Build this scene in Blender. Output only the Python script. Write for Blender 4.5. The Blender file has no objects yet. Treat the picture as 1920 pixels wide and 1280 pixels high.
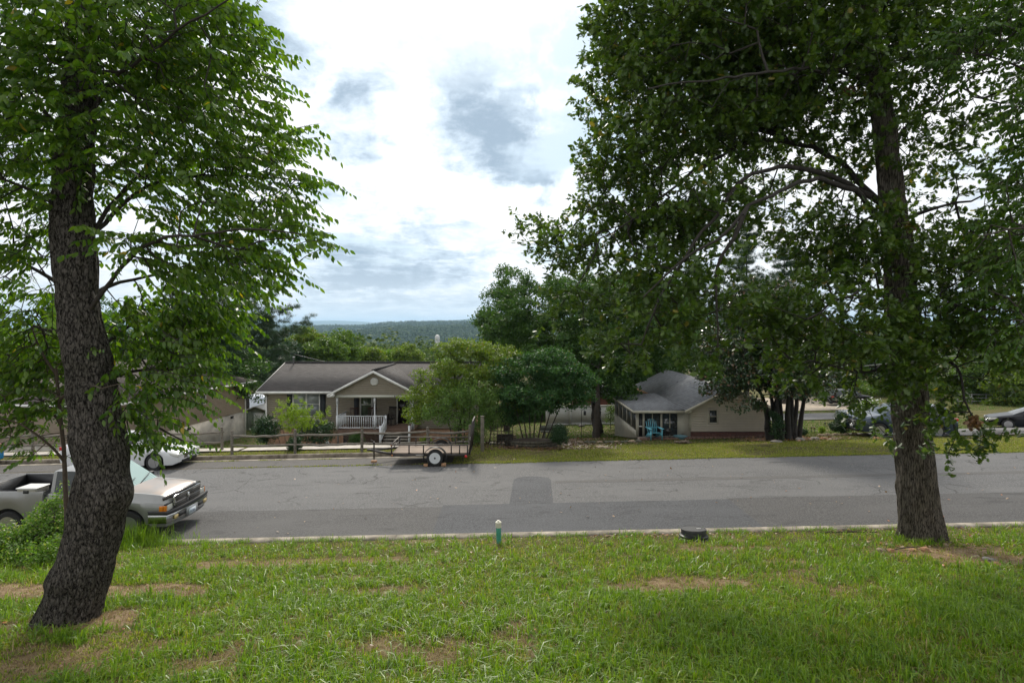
import bpy, math, random
import numpy as np
from math import radians as RAD, pi, sin, cos
rng = np.random.default_rng(7); random.seed(7)
sc = bpy.context.scene
COL = sc.collection
# ---------------------------------------------------------------- camera, sky, sun, exposure
CAMZ = 5.35; FPX = 1067.0; VH = 615.0
cam_d = bpy.data.cameras.new('camera'); cam = bpy.data.objects.new('camera', cam_d); COL.objects.link(cam)
cam.location = (0, 0, CAMZ); cam.rotation_euler = (RAD(90), 0, 0)
cam_d.sensor_width = 36; cam_d.lens = 36*FPX/1920; cam_d.shift_y = -(640-VH)/1920
cam_d.clip_start = .1; cam_d.clip_end = 60000
sc.camera = cam
sc.view_settings.view_transform = 'Standard'; sc.view_settings.look = 'None'
sc.view_settings.gamma = 1; sc.view_settings.exposure = 0.52
SUN_EL, SUN_AZ = 41.0, -7.0          # azimuth measured from straight ahead, minus = left
sd = bpy.data.lights.new('sun', 'SUN'); so = bpy.data.objects.new('sun', sd); COL.objects.link(so)
sd.energy = 2.5; sd.angle = RAD(10); sd.color = (1, .93, .82)
so.rotation_euler = (RAD(90-SUN_EL), 0, RAD(180-SUN_AZ)); so.location = (0, 0, 60)
world = bpy.data.worlds.new('World'); sc.world = world; world.use_nodes = True
def build_world():
    nt = world.node_tree; N = nt.nodes; L = nt.links; N.clear()
    def nd(t, **k):
        n = N.new(t)
        for a, b in k.items(): setattr(n, a, b)
        return n
    out = nd('ShaderNodeOutputWorld'); bg = nd('ShaderNodeBackground'); L.new(bg.outputs[0], out.inputs[0])
    sky = nd('ShaderNodeTexSky', sky_type='NISHITA'); sky.sun_disc = False
    sky.sun_elevation = RAD(SUN_EL); sky.sun_rotation = RAD(SUN_AZ); sky.air_density = 1.0; sky.dust_density = 1.5
    tc = nd('ShaderNodeTexCoord'); sep = nd('ShaderNodeSeparateXYZ'); L.new(tc.outputs['Generated'], sep.inputs[0])
    def math_(op, a, b=None, c=None, clamp=False):
        n = nd('ShaderNodeMath', operation=op); n.use_clamp = clamp
        for i, v in enumerate((a, b, c)):
            if v is None: continue
            if isinstance(v, (int, float)): n.inputs[i].default_value = v
            else: L.new(v, n.inputs[i])
        return n.outputs[0]
    zz = math_('ADD', math_('MAXIMUM', sep.outputs[2], 0.0), .16)
    px = math_('DIVIDE', sep.outputs[0], zz); py = math_('DIVIDE', sep.outputs[1], zz)
    cmb = nd('ShaderNodeCombineXYZ'); L.new(px, cmb.inputs[0]); L.new(py, cmb.inputs[1])
    def noise(scale, detail, rough, loc, dist=0.0, vec=None, sx=1, sy=1):
        mp = nd('ShaderNodeMapping'); mp.inputs['Location'].default_value = loc; mp.inputs['Scale'].default_value = (sx, sy, 1)
        L.new(vec or cmb.outputs[0], mp.inputs[0])
        n = nd('ShaderNodeTexNoise'); n.inputs['Scale'].default_value = scale; n.inputs['Detail'].default_value = detail
        n.inputs['Roughness'].default_value = rough; n.inputs['Distortion'].default_value = dist
        L.new(mp.outputs[0], n.inputs[0]); return n.outputs[0]
    def ss(v, a, b):
        n = nd('ShaderNodeMapRange', interpolation_type='SMOOTHSTEP'); n.inputs[1].default_value = a; n.inputs[2].default_value = b
        L.new(v, n.inputs[0]); return n.outputs[0]
    wn = nd('ShaderNodeTexNoise'); wn.inputs['Scale'].default_value = 5.5; wn.inputs['Detail'].default_value = 6; wn.inputs['Roughness'].default_value = .62; L.new(tc.outputs['Generated'], wn.inputs[0])
    wsb = nd('ShaderNodeVectorMath', operation='SUBTRACT'); L.new(wn.outputs['Color'], wsb.inputs[0]); wsb.inputs[1].default_value = (.5, .5, .5)
    wsc = nd('ShaderNodeVectorMath', operation='SCALE'); L.new(wsb.outputs[0], wsc.inputs[0]); wsc.inputs[3].default_value = .34
    wad = nd('ShaderNodeVectorMath', operation='ADD'); L.new(tc.outputs['Generated'], wad.inputs[0]); L.new(wsc.outputs[0], wad.inputs[1])
    nv = nd('ShaderNodeVectorMath', operation='NORMALIZE'); L.new(wad.outputs[0], nv.inputs[0])
    def blob(u, v, k, w=1.0):            # soft patch of sky around a fixed direction
        d = np.array([(u-960)/FPX, 1, -(v-VH)/FPX]); d /= np.linalg.norm(d)
        q = nd('ShaderNodeVectorMath', operation='DOT_PRODUCT'); L.new(nv.outputs[0], q.inputs[0]); q.inputs[1].default_value = d
        return math_('MULTIPLY', ss(q.outputs['Value'], math.cos(k), 1.0), w)
    big = noise(1.9, 9, .62, (3.1, 1.7, 0), .3)
    cover = noise(.9, 9, .56, (9.3, 4.4, 2), .4, sx=1.0, sy=1.2)
    # cloud cover: mostly closed, with a few open windows
    gap = math_('ADD', blob(1010, 372, .20, .20), blob(600, 330, .12, .05))
    gap = math_('ADD', gap, blob(820, 345, .12, .10))
    gap = math_('ADD', gap, blob(1120, 100, .08, .16))
    cv = ss(math_('SUBTRACT', math_('ADD', cover, .13), gap), .42, .58)
    # thick, shaded cloud bellies
    bel = blob(915, 215, .12, .17)
    for u_, v_, k_, w_ in ((855, 130, .07, .07), (975, 262, .09, .13), (690, 160, .08, .11), (640, 262, .10, .13), (505, 10, .09, .12), (1015, 95, .05, .12), (650, 480, .12, .12), (800, 500, .14, .10), (620, 560, .12, .06), (1100, 230, .08, .08), (760, 560, .16, .06), (1200, 420, .2, .08), (300, 300, .3, .06)):
        bel = math_('ADD', bel, blob(u_, v_, k_, w_))
    shd = noise(4.6, 10, .68, (1.3, 7.7, 4), .25)
    belly = ss(math_('ADD', math_('MULTIPLY', math_('ADD', shd, big), .5), math_('SUBTRACT', bel, .108)), .36, .68)
    cr = nd('ShaderNodeValToRGB'); L.new(belly, cr.inputs[0])
    e = cr.color_ramp.elements
    e[0].position = 0; e[0].color = (9.6, 9.6, 9.6, 1); e[1].position = 1; e[1].color = (2.9, 3.7, 4.6, 1)
    m = e.new(.28); m.color = (7.4, 7.9, 8.4, 1)
    m = e.new(.62); m.color = (5.3, 6.2, 7.1, 1)
    glow = math_('ADD', blob(870, 40, .75, .18), 1.0)      # thin bright cloud in front of the sun
    sc_ = nd('ShaderNodeVectorMath', operation='SCALE'); L.new(cr.outputs[0], sc_.inputs[0]); L.new(glow, sc_.inputs[3])
    bl = nd('ShaderNodeMixRGB'); L.new(sky.outputs[0], bl.inputs[1]); bl.inputs[2].default_value = (5.6, 7.2, 8.3, 1); bl.inputs[0].default_value = .72
    mix = nd('ShaderNodeMixRGB'); L.new(cv, mix.inputs[0]); L.new(bl.outputs[0], mix.inputs[1]); L.new(sc_.outputs[0], mix.inputs[2])
    # veil low on the horizon
    hz = ss(sep.outputs[2], .14, -.02)
    mh = nd('ShaderNodeMixRGB'); L.new(math_('MULTIPLY', hz, .8), mh.inputs[0]); L.new(mix.outputs[0], mh.inputs[1]); mh.inputs[2].default_value = (7.6, 8.0, 8.3, 1)
    L.new(mh.outputs[0], bg.inputs[0]); bg.inputs[1].default_value = SKY_STRENGTH
SKY_STRENGTH = 0.085
HAZE_D = 8.5e-5
build_world()

# ---------------------------------------------------------------- helpers
def P(u, v, y):
    """real point at distance y (metres ahead) seen in the direction of photo pixel (u, v)"""
    return np.array([(u-960)/FPX*y, y, CAMZ-(v-VH)/FPX*y])
def tag(o, label=None, cat=None, group=None, kind=None):
    if label: o['label'] = label
    if cat: o['category'] = cat
    if group: o['group'] = group
    if kind: o['kind'] = kind
    return o
def empty(name, loc=(0, 0, 0), rz=0.0, label=None, cat=None, group=None, rx=0, ry=0):
    o = bpy.data.objects.new(name, None); COL.objects.link(o)
    o.location = tuple(float(c) for c in loc); o.rotation_euler = (rx, ry, rz); o.empty_display_size = .2
    return tag(o, label, cat, group)
def hash3(ix, iy, iz):
    h = (ix*374761393 + iy*668265263 + iz*2147483647 + 1442695041) & 0xffffffff
    h = ((h ^ (h >> 13))*1274126177) & 0xffffffff
    return ((h ^ (h >> 16)) & 0xffff)/65535.0
def vnoise(p, scale=1.0, seed=0):
    p = np.asarray(p, float)*scale + seed*17.31
    i = np.floor(p).astype(np.int64); f = p-i; f = f*f*(3-2*f)
    r = 0
    for dx in (0, 1):
        for dy in (0, 1):
            for dz in (0, 1):
                w = (f[..., 0] if dx else 1-f[..., 0])*(f[..., 1] if dy else 1-f[..., 1])*(f[..., 2] if dz else 1-f[..., 2])
                r = r + w*hash3(i[..., 0]+dx, i[..., 1]+dy, i[..., 2]+dz)
    return r*2-1
def fbm(p, scale, octv=4, seed=0):
    a, s, r = 1.0, scale, 0
    for k in range(octv):
        r = r + a*vnoise(p, s, seed+k); a *= .5; s *= 2.03
    return r
def raw_mesh(name, V, loops, starts, totals, mat=None, parent=None, smooth=False, midx=None):
    me = bpy.data.meshes.new(name)
    V = np.ascontiguousarray(V, dtype=np.float32); me.vertices.add(len(V)); me.vertices.foreach_set('co', V.ravel())
    me.loops.add(len(loops)); me.loops.foreach_set('vertex_index', np.ascontiguousarray(loops, dtype=np.int32))
    me.polygons.add(len(starts)); me.polygons.foreach_set('loop_start', np.ascontiguousarray(starts, dtype=np.int32))
    me.polygons.foreach_set('loop_total', np.ascontiguousarray(totals, dtype=np.int32))
    if smooth: me.polygons.foreach_set('use_smooth', np.ones(len(starts), dtype=bool))
    if midx is not None: me.polygons.foreach_set('material_index', np.ascontiguousarray(midx, dtype=np.int32))
    me.update(calc_edges=True)
    for m in (mat if isinstance(mat, (list, tuple)) else [mat]):
        if m: me.materials.append(m)
    o = bpy.data.objects.new(name, me); COL.objects.link(o)
    if parent: o.parent = parent
    return o
def faces_mesh(name, V, F, mat=None, parent=None, smooth=False, midx=None):
    tot = np.array([len(f) for f in F]); lo = np.concatenate([np.asarray(f) for f in F]) if len(F) else np.zeros(0)
    st = np.concatenate([[0], np.cumsum(tot)[:-1]]) if len(F) else np.zeros(0)
    return raw_mesh(name, V, lo, st, tot, mat, parent, smooth, midx)
class MB:
    def __init__(s): s.v = []; s.f = []; s.m = []
    def add(s, V, F, m=0):
        b = len(s.v); s.v += [tuple(map(float, q)) for q in V]; s.f += [tuple(b+i for i in f) for f in F]; s.m += [m]*len(F); return s
    def box(s, x0, x1, y0, y1, z0, z1, m=0):
        return s.add([(x0, y0, z0), (x1, y0, z0), (x1, y1, z0), (x0, y1, z0), (x0, y0, z1), (x1, y0, z1), (x1, y1, z1), (x0, y1, z1)],
                     [(0, 3, 2, 1), (4, 5, 6, 7), (0, 1, 5, 4), (1, 2, 6, 5), (2, 3, 7, 6), (3, 0, 4, 7)], m)
    def bar(s, a, b, w, h=None, m=0, up=(0, 0, 1)):
        """square bar from a to b, w wide, h high"""
        h = h or w; a = np.array(a, float); b = np.array(b, float); d = b-a; d /= np.linalg.norm(d); up = np.array(up, float)
        if abs(d@up) > .98: up = np.array([1, 0, 0.])
        sx = np.cross(d, up); sx /= np.linalg.norm(sx); uz = np.cross(sx, d)
        q = []
        for c in (a, b):
            for i, j in ((-1, -1), (1, -1), (1, 1), (-1, 1)): q.append(c+sx*w/2*i+uz*h/2*j)
        return s.add(q, [(0, 1, 2, 3), (7, 6, 5, 4), (0, 4, 5, 1), (1, 5, 6, 2), (2, 6, 7, 3), (3, 7, 4, 0)], m)
    def tube(s, pts, rad, n=10, caps=True, m=0):
        pts = np.array(pts, float); k = len(pts); rad = np.broadcast_to(np.asarray(rad, float), (k,))
        t = np.gradient(pts, axis=0); t /= np.linalg.norm(t, axis=1)[:, None]+1e-9
        ref = np.array([0, 0, 1.]) if abs(t[0, 2]) < .9 else np.array([1, 0, 0.])
        b = len(s.v)
        for i in range(k):
            ref = ref-t[i]*(ref@t[i]); ref /= np.linalg.norm(ref); w = np.cross(t[i], ref)
            for j in range(n):
                a = 2*pi*j/n; s.v.append(tuple(pts[i]+rad[i]*(cos(a)*ref+sin(a)*w)))
        for i in range(k-1):
            for j in range(n):
                s.f.append((b+i*n+j, b+i*n+(j+1) % n, b+(i+1)*n+(j+1) % n, b+(i+1)*n+j)); s.m.append(m)
        if caps:
            s.f.append(tuple(b+j for j in range(n-1, -1, -1))); s.f.append(tuple(b+(k-1)*n+j for j in range(n))); s.m += [m, m]
        return s
    def lathe(s, prof, c=(0, 0, 0), axis='z', n=24, m=0, caps=True):
        """prof: list of (radius, height)"""
        b = len(s.v)
        for r, h in prof:
            for j in range(n):
                a = 2*pi*j/n; x, y = r*cos(a), r*sin(a)
                p = (x, y, h) if axis == 'z' else ((x, h, y) if axis == 'y' else (h, x, y))
                s.v.append((c[0]+p[0], c[1]+p[1], c[2]+p[2]))
        for i in range(len(prof)-1):
            for j in range(n):
                s.f.append((b+i*n+j, b+i*n+(j+1) % n, b+(i+1)*n+(j+1) % n, b+(i+1)*n+j)); s.m.append(m)
        if caps: s.f.append(tuple(b+j for j in range(n))); s.f.append(tuple(b+(len(prof)-1)*n+j for j in range(n))); s.m += [m, m]
        return s
    def prism(s, poly, a0, a1, axis='y', m=0):
        """poly: 2-D outline; axis y: (x,z) outline swept in y; x: (y,z); z: (x,y)"""
        n = len(poly); q = []
        for a in (a0, a1):
            for p0, p1 in poly: q.append((p0, a, p1) if axis == 'y' else ((a, p0, p1) if axis == 'x' else (p0, p1, a)))
        F = [tuple(range(n)), tuple(range(2*n-1, n-1, -1))]+[(i, i+n, (i+1) % n+n, (i+1) % n) for i in range(n)]
        return s.add(q, F, m)
    def quad(s, a, b, c, d, m=0): return s.add([a, b, c, d], [(0, 1, 2, 3)], m)
    def build(s, name, mat, parent=None, smooth=False, fix=True, bevel=0.0):
        o = faces_mesh(name, np.array(s.v, float), s.f, mat, parent, False, s.m)
        if fix or smooth:
            import bmesh
            bm = bmesh.new(); bm.from_mesh(o.data)
            if fix: bmesh.ops.recalc_face_normals(bm, faces=bm.faces)
            if smooth:
                for f in bm.faces: f.smooth = True
                for e in bm.edges:
                    if len(e.link_faces) == 2 and e.calc_face_angle(0) > smooth: e.smooth = False
            bm.to_mesh(o.data); bm.free()
        if bevel:
            bv = o.modifiers.new('bevel', 'BEVEL'); bv.width = bevel; bv.segments = 2; bv.limit_method = 'ANGLE'
        return o
# ---------------------------------------------------------------- materials
MATS = {}
def mat_nodes(name):
    m = bpy.data.materials.new(name); m.use_nodes = True; nt = m.node_tree
    b = nt.nodes['Principled BSDF']; return m, nt, b
def mat(name, col, rough=.7, metal=0.0, var=0.0, vscale=6.0, bump=0.0, bscale=30.0, col2=None, coat=0.0, spec=.5, stretch=(1, 1, 1), detail=5):
    if name in MATS: return MATS[name]
    m, nt, b = mat_nodes(name); N = nt.nodes; L = nt.links
    b.inputs['Base Color'].default_value = (*col, 1); b.inputs['Roughness'].default_value = rough; b.inputs['Metallic'].default_value = metal
    b.inputs['Coat Weight'].default_value = coat; b.inputs['Specular IOR Level'].default_value = spec; b.inputs['Coat Roughness'].default_value = .06
    tc = N.new('ShaderNodeTexCoord'); mp = N.new('ShaderNodeMapping'); mp.inputs['Scale'].default_value = stretch; L.new(tc.outputs['Object'], mp.inputs[0])
    if var or col2:
        n = N.new('ShaderNodeTexNoise'); n.inputs['Scale'].default_value = vscale; n.inputs['Detail'].default_value = detail; n.inputs['Roughness'].default_value = .6
        L.new(mp.outputs[0], n.inputs[0]); r = N.new('ShaderNodeMapRange'); r.inputs[1].default_value = .32; r.inputs[2].default_value = .68
        L.new(n.outputs[0], r.inputs[0]); x = N.new('ShaderNodeMixRGB'); L.new(r.outputs[0], x.inputs[0])
        x.inputs[1].default_value = (*[c*(1-var) for c in col], 1); x.inputs[2].default_value = (*(col2 or [min(1, c*(1+var)) for c in col]), 1)
        L.new(x.outputs[0], b.inputs['Base Color'])
    if bump:
        n = N.new('ShaderNodeTexNoise'); n.inputs['Scale'].default_value = bscale; n.inputs['Detail'].default_value = 6; L.new(mp.outputs[0], n.inputs[0])
        bp = N.new('ShaderNodeBump'); bp.inputs['Strength'].default_value = bump; bp.inputs['Distance'].default_value = .02
        L.new(n.outputs[0], bp.inputs['Height']); L.new(bp.outputs[0], b.inputs['Normal'])
    MATS[name] = m; return m
def leaf_mat(name, c1, c2, trans=.35, c3=None, p3=.04, rough=.45, tcol=None, spec=.5):
    """leaves differ from one another in hue (random per leaf) and let light through"""
    if name in MATS: return MATS[name]
    m, nt, b = mat_nodes(name); N = nt.nodes; L = nt.links
    g = N.new('ShaderNodeNewGeometry'); x = N.new('ShaderNodeMixRGB'); L.new(g.outputs['Random Per Island'], x.inputs[0])
    x.inputs[1].default_value = (*c1, 1); x.inputs[2].default_value = (*c2, 1); outc = x.outputs[0]
    if c3:
        mu = N.new('ShaderNodeMath'); mu.operation = 'MULTIPLY'; mu.inputs[1].default_value = 37.7; L.new(g.outputs['Random Per Island'], mu.inputs[0])
        fr = N.new('ShaderNodeMath'); fr.operation = 'FRACT'; L.new(mu.outputs[0], fr.inputs[0])
        lt = N.new('ShaderNodeMath'); lt.operation = 'LESS_THAN'; lt.inputs[1].default_value = p3; L.new(fr.outputs[0], lt.inputs[0])
        y = N.new('ShaderNodeMixRGB'); L.new(lt.outputs[0], y.inputs[0]); L.new(outc, y.inputs[1]); y.inputs[2].default_value = (*c3, 1); outc = y.outputs[0]
    L.new(outc, b.inputs['Base Color']); b.inputs['Roughness'].default_value = rough; b.inputs['Specular IOR Level'].default_value = spec
    t = N.new('ShaderNodeBsdfTranslucent'); hs = N.new('ShaderNodeMixRGB'); hs.blend_type = 'MULTIPLY'; hs.inputs[0].default_value = 1
    L.new(outc, hs.inputs[1]); hs.inputs[2].default_value = (*(tcol or (2.0, 2.2, .7)), 1); L.new(hs.outputs[0], t.inputs[0])
    mx = N.new('ShaderNodeMixShader'); mx.inputs[0].default_value = trans; L.new(b.outputs[0], mx.inputs[1]); L.new(t.outputs[0], mx.inputs[2])
    L.new(mx.outputs[0], N['Material Output'].inputs[0]); MATS[name] = m; return m
def bark_mat(name, c1, c2, scale=9.0, zs=.35, strength=1.0, warp=.6):
    """interlaced furrows: two stretched, warped cell layers with rough plates between them"""
    if name in MATS: return MATS[name]
    m, nt, b = mat_nodes(name); N = nt.nodes; L = nt.links
    tc = N.new('ShaderNodeTexCoord'); mp = N.new('ShaderNodeMapping'); mp.inputs['Scale'].default_value = (1, 1, zs); L.new(tc.outputs['Object'], mp.inputs[0])
    def M(op, a, c=None, d=None):
        n = N.new('ShaderNodeMath'); n.operation = op
        for i, v in enumerate((a, c, d)):
            if v is None: continue
            if isinstance(v, (int, float)): n.inputs[i].default_value = v
            else: L.new(v, n.inputs[i])
        return n.outputs[0]
    def cells(sc_, off, wp, wsc):
        nz = N.new('ShaderNodeTexNoise'); nz.inputs['Scale'].default_value = wsc; nz.inputs['Detail'].default_value = 5; nz.inputs['Roughness'].default_value = .7; L.new(mp.outputs[0], nz.inputs[0])
        sb = N.new('ShaderNodeVectorMath'); sb.operation = 'SUBTRACT'; L.new(nz.outputs['Color'], sb.inputs[0]); sb.inputs[1].default_value = (.5, .5, .5)
        sl = N.new('ShaderNodeVectorMath'); sl.operation = 'SCALE'; L.new(sb.outputs[0], sl.inputs[0]); sl.inputs[3].default_value = wp
        ad = N.new('ShaderNodeVectorMath'); L.new(mp.outputs[0], ad.inputs[0]); L.new(sl.outputs[0], ad.inputs[1])
        a2 = N.new('ShaderNodeVectorMath'); L.new(ad.outputs[0], a2.inputs[0]); a2.inputs[1].default_value = off
        vo = N.new('ShaderNodeTexVoronoi'); vo.feature = 'DISTANCE_TO_EDGE'; vo.inputs['Scale'].default_value = sc_; L.new(a2.outputs[0], vo.inputs[0])
        r = N.new('ShaderNodeMapRange'); r.inputs[2].default_value = .22; L.new(vo.outputs[0], r.inputs[0]); return r.outputs[0]
    A = cells(scale, (0, 0, 0), warp*3/scale, scale*.9); B = cells(scale*1.9, (3.3, 1.1, 2.2), warp*3/scale, scale*1.4)
    n2 = N.new('ShaderNodeTexNoise'); n2.inputs['Scale'].default_value = scale*3; n2.inputs['Detail'].default_value = 7; n2.inputs['Roughness'].default_value = .7; L.new(mp.outputs[0], n2.inputs[0])
    h = M('MULTIPLY_ADD', A, .34, M('MULTIPLY', B, .30)); h = M('MULTIPLY_ADD', n2.outputs[0], 1.15, M('SUBTRACT', h, .48))
    hr = N.new('ShaderNodeMapRange'); hr.inputs[1].default_value = .18; hr.inputs[2].default_value = .72; L.new(h, hr.inputs[0])
    x = N.new('ShaderNodeMixRGB'); L.new(hr.outputs[0], x.inputs[0]); x.inputs[1].default_value = (*c1, 1); x.inputs[2].default_value = (*c2, 1)
    n3 = N.new('ShaderNodeTexNoise'); n3.inputs['Scale'].default_value = 1.6; n3.inputs['Detail'].default_value = 4; L.new(tc.outputs['Object'], n3.inputs[0])
    r3 = N.new('ShaderNodeMapRange'); r3.inputs[1].default_value = .45; r3.inputs[2].default_value = .7; L.new(n3.outputs[0], r3.inputs[0])
    y = N.new('ShaderNodeMixRGB'); y.blend_type = 'MULTIPLY'; L.new(r3.outputs[0], y.inputs[0]); L.new(x.outputs[0], y.inputs[1]); y.inputs[2].default_value = (.68, .70, .64, 1)
    L.new(y.outputs[0], b.inputs['Base Color']); b.inputs['Roughness'].default_value = .9; b.inputs['Specular IOR Level'].default_value = .15
    bp = N.new('ShaderNodeBump'); bp.inputs['Strength'].default_value = strength; bp.inputs['Distance'].default_value = .05
    L.new(h, bp.inputs['Height']); L.new(bp.outputs[0], b.inputs['Normal']); MATS[name] = m; return m
# ---------------------------------------------------------------- terrain height
def sstep(a, b, x):
    t = np.clip((x-a)/(b-a), 0, 1); return t*t*(3-2*t)
KERB0, ROAD0, ROAD1, BAY1 = 14.55, 14.85, 22.7, 24.25
_ly = [-40, 1, 14.55, 24.25, 27, 30, 34, 40, 50, 80, 150, 300, 700, 1500, 4000, 30000]
_ll = [2.6, 2.44, 0, 0, -.06, -.7, -1.75, -2.4, -3.1, -6, -13, -26, -40, -48, -50, -60]
_ry = [-40, 1, 14.55, 23.2, 24.25, 27, 30, 33, 36, 44, 50, 60, 75, 150, 300, 700, 1500, 4000, 30000]
_rl = [2.6, 2.44, 0, 0, -.02, -.3, -.66, -1.15, -1.62, -2.35, -3.0, -3.7, -4.2, -9, -24, -40, -48, -50, -60]
def gz(x, y):
    x = np.asarray(x, float); y = np.asarray(y, float)
    a = np.interp(y, _ly, _ll); b = np.interp(y, _ry, _rl); w = sstep(-2.5, 3.0, x)
    # the bay kerb on the left
    z = a*(1-w)+b*w
    fade = 1-sstep(60, 200, y)
    z = z+.021*np.clip(x, -70, 70)*fade
    return z
def G(x, y): return float(gz(x, y))
# ================================================================ ground, road, kerbs
def hit(u, v, y0=4.0):
    """where the line of sight through photo pixel (u, v) meets the ground"""
    ys = np.concatenate([np.arange(y0, 60, .02), np.arange(60, 400, .2)])
    d = CAMZ-(v-VH)/FPX*ys-gz((u-960)/FPX*ys, ys); k = np.argmax(d < 0)
    y = ys[k]; return float((u-960)/FPX*y), float(y)
def soil_at(x, y):
    """0 = thick grass, 1 = bare soil: worn patches of this lawn"""
    x = np.asarray(x, float); y = np.asarray(y, float)
    p = np.stack([x, y, np.zeros_like(x)], -1)
    n = fbm(p*np.array([.8, 1.3, 1]), .55, 4, 3); n2 = fbm(p, 2.3, 3, 9)
    s = sstep(.10, 1.05, n+.6*n2+.05)*.46
    for cx, cy, rx, ry, w in SOIL:
        d = ((x-cx)/rx)**2+((y-cy)/ry)**2+.45*n2
        s = np.maximum(s, w*(1-sstep(.5, 1.15, d)))
    return np.clip(s, 0, 1)
def soil_px(u, v, rx, ry, w=1.0):
    x, y = hit(u, v); return (x, y, rx, ry, w)
SOIL = [(.8, 26.6, 2.6, 1.6, .6), (1.0, 29.5, 2.4, 2.0, .45), (13.6, 28.2, 1.8, .6, .7), soil_px(30, 1112, 1.7, .75), soil_px(270, 1108, 1.5, .45), soil_px(170, 1165, .8, .6), soil_px(560, 1055, 3.0, .45, .6),  # first two brown the yard ground to suggest the tree shade over it
        soil_px(1480, 1055, .5, .25, .95), soil_px(1260, 1098, 1.5, .5, .7), soil_px(1750, 1035, 1.6, .6, .75), soil_px(1860, 1050, 1.3, .5, .8),
        soil_px(60, 1250, 1.2, .7, .7), soil_px(700, 1110, 1.6, .3, .5), soil_px(1370, 1030, 1.4, .3, .55), soil_px(640, 1085, .6, .15, .8)]
def grow_axis(a, b, step, far, k):
    r = list(np.arange(a, b+1e-6, step)); s = step
    while r[-1] < far: s *= k; r.append(r[-1]+s)
    return r
def sheet(name, xs, ys, zf, m, attr=None, parent=None):
    X, Y = np.meshgrid(xs, ys); Z = zf(X, Y); nx, ny = len(xs), len(ys)
    V = np.stack([X, Y, Z], -1).reshape(-1, 3)
    i = np.arange(ny-1)[:, None]*nx+np.arange(nx-1)[None]; F = np.stack([i, i+1, i+1+nx, i+nx], -1).reshape(-1, 4)
    o = raw_mesh(name, V, F.ravel(), np.arange(len(F))*4, np.full(len(F), 4), m, parent, True)
    if attr is not None:
        a = o.data.attributes.new('soil', 'FLOAT', 'POINT'); a.data.foreach_set('value', attr(V[:, 0], V[:, 1]).astype(np.float32))
    return o
def mask_noise(x, y, s, seed, o=4):
    x = np.asarray(x, float); return fbm(np.stack([x, np.asarray(y, float), np.zeros_like(x)], -1), s, o, seed)
def ground_mat():
    m, nt, b = mat_nodes('ground soil and turf'); N = nt.nodes; L = nt.links
    tc = N.new('ShaderNodeTexCoord'); at = N.new('ShaderNodeAttribute'); at.attribute_name = 'soil'
    def noise(s, d=5, st=(1, 1, 1)):
        mp = N.new('ShaderNodeMapping'); mp.inputs['Scale'].default_value = st; L.new(tc.outputs['Object'], mp.inputs[0])
        n = N.new('ShaderNodeTexNoise'); n.inputs['Scale'].default_value = s; n.inputs['Detail'].default_value = d; n.inputs['Roughness'].default_value = .65; L.new(mp.outputs[0], n.inputs[0]); return n.outputs[0]
    def ramp(v, a, bb, c1, c2):
        r = N.new('ShaderNodeMapRange'); r.inputs[1].default_value = a; r.inputs[2].default_value = bb; L.new(v, r.inputs[0])
        x = N.new('ShaderNodeMixRGB'); L.new(r.outputs[0], x.inputs[0])
        for k, c in ((1, c1), (2, c2)):
            if isinstance(c, tuple): x.inputs[k].default_value = (*c, 1)
            else: L.new(c, x.inputs[k])
        return x.outputs[0]
    turf = ramp(noise(3.0), .35, .65, (.045, .048, .016), (.090, .085, .030))
    turf = ramp(noise(26, 4), .35, .7, turf, (.14, .125, .05))
    dry = ramp(noise(.35, 4), .48, .72, turf, (.135, .125, .048))
    soil = ramp(noise(5.0, 6), .35, .65, (.16, .105, .060), (.36, .265, .165))
    r = N.new('ShaderNodeMapRange'); r.inputs[1].default_value = .15; r.inputs[2].default_value = .75; L.new(at.outputs['Fac'], r.inputs[0])
    x = N.new('ShaderNodeMixRGB'); L.new(r.outputs[0], x.inputs[0]); L.new(dry, x.inputs[1]); L.new(soil, x.inputs[2])
    L.new(x.outputs[0], b.inputs['Base Color']); b.inputs['Roughness'].default_value = .95; b.inputs['Specular IOR Level'].default_value = .1
    bp = N.new('ShaderNodeBump'); bp.inputs['Strength'].default_value = .9; bp.inputs['Distance'].default_value = .06; L.new(noise(22, 7), bp.inputs['Height']); L.new(bp.outputs[0], b.inputs['Normal'])
    return m
def lawn_bump(x, y):
    w = sstep(14.3, 13.4, y); return w*(.035*mask_noise(x, y, .9, 5)+.012*mask_noise(x, y, 5, 6)) 
def ground_z(X, Y):
    z = gz(X, Y)+lawn_bump(X, Y)
    under = ((Y > KERB0-.001) & (Y < ROAD1+.02))
    return z-np.where(under, .05, 0)
xs = sorted(set(np.round(np.concatenate([-np.array(grow_axis(24, 24, .3, 9000, 1.14)), np.arange(-24, 24, .25), np.array(grow_axis(24, 24, .3, 9000, 1.14))]), 3)))
ys = list(np.arange(-10, 5, .5))+list(np.arange(5, 14.5, .12))+[14.53, 14.549, 14.56, 14.85, 18, 22.6, 22.72, 22.74, 23.2, 24.25, 24.6]+grow_axis(25, 62, .5, 25000, 1.12)
xs = [x for x in xs if abs(x) < 9000]
g = sheet('ground', np.array(xs), np.array(ys), ground_z, ground_mat(), soil_at); tag(g, kind='structure')

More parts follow.
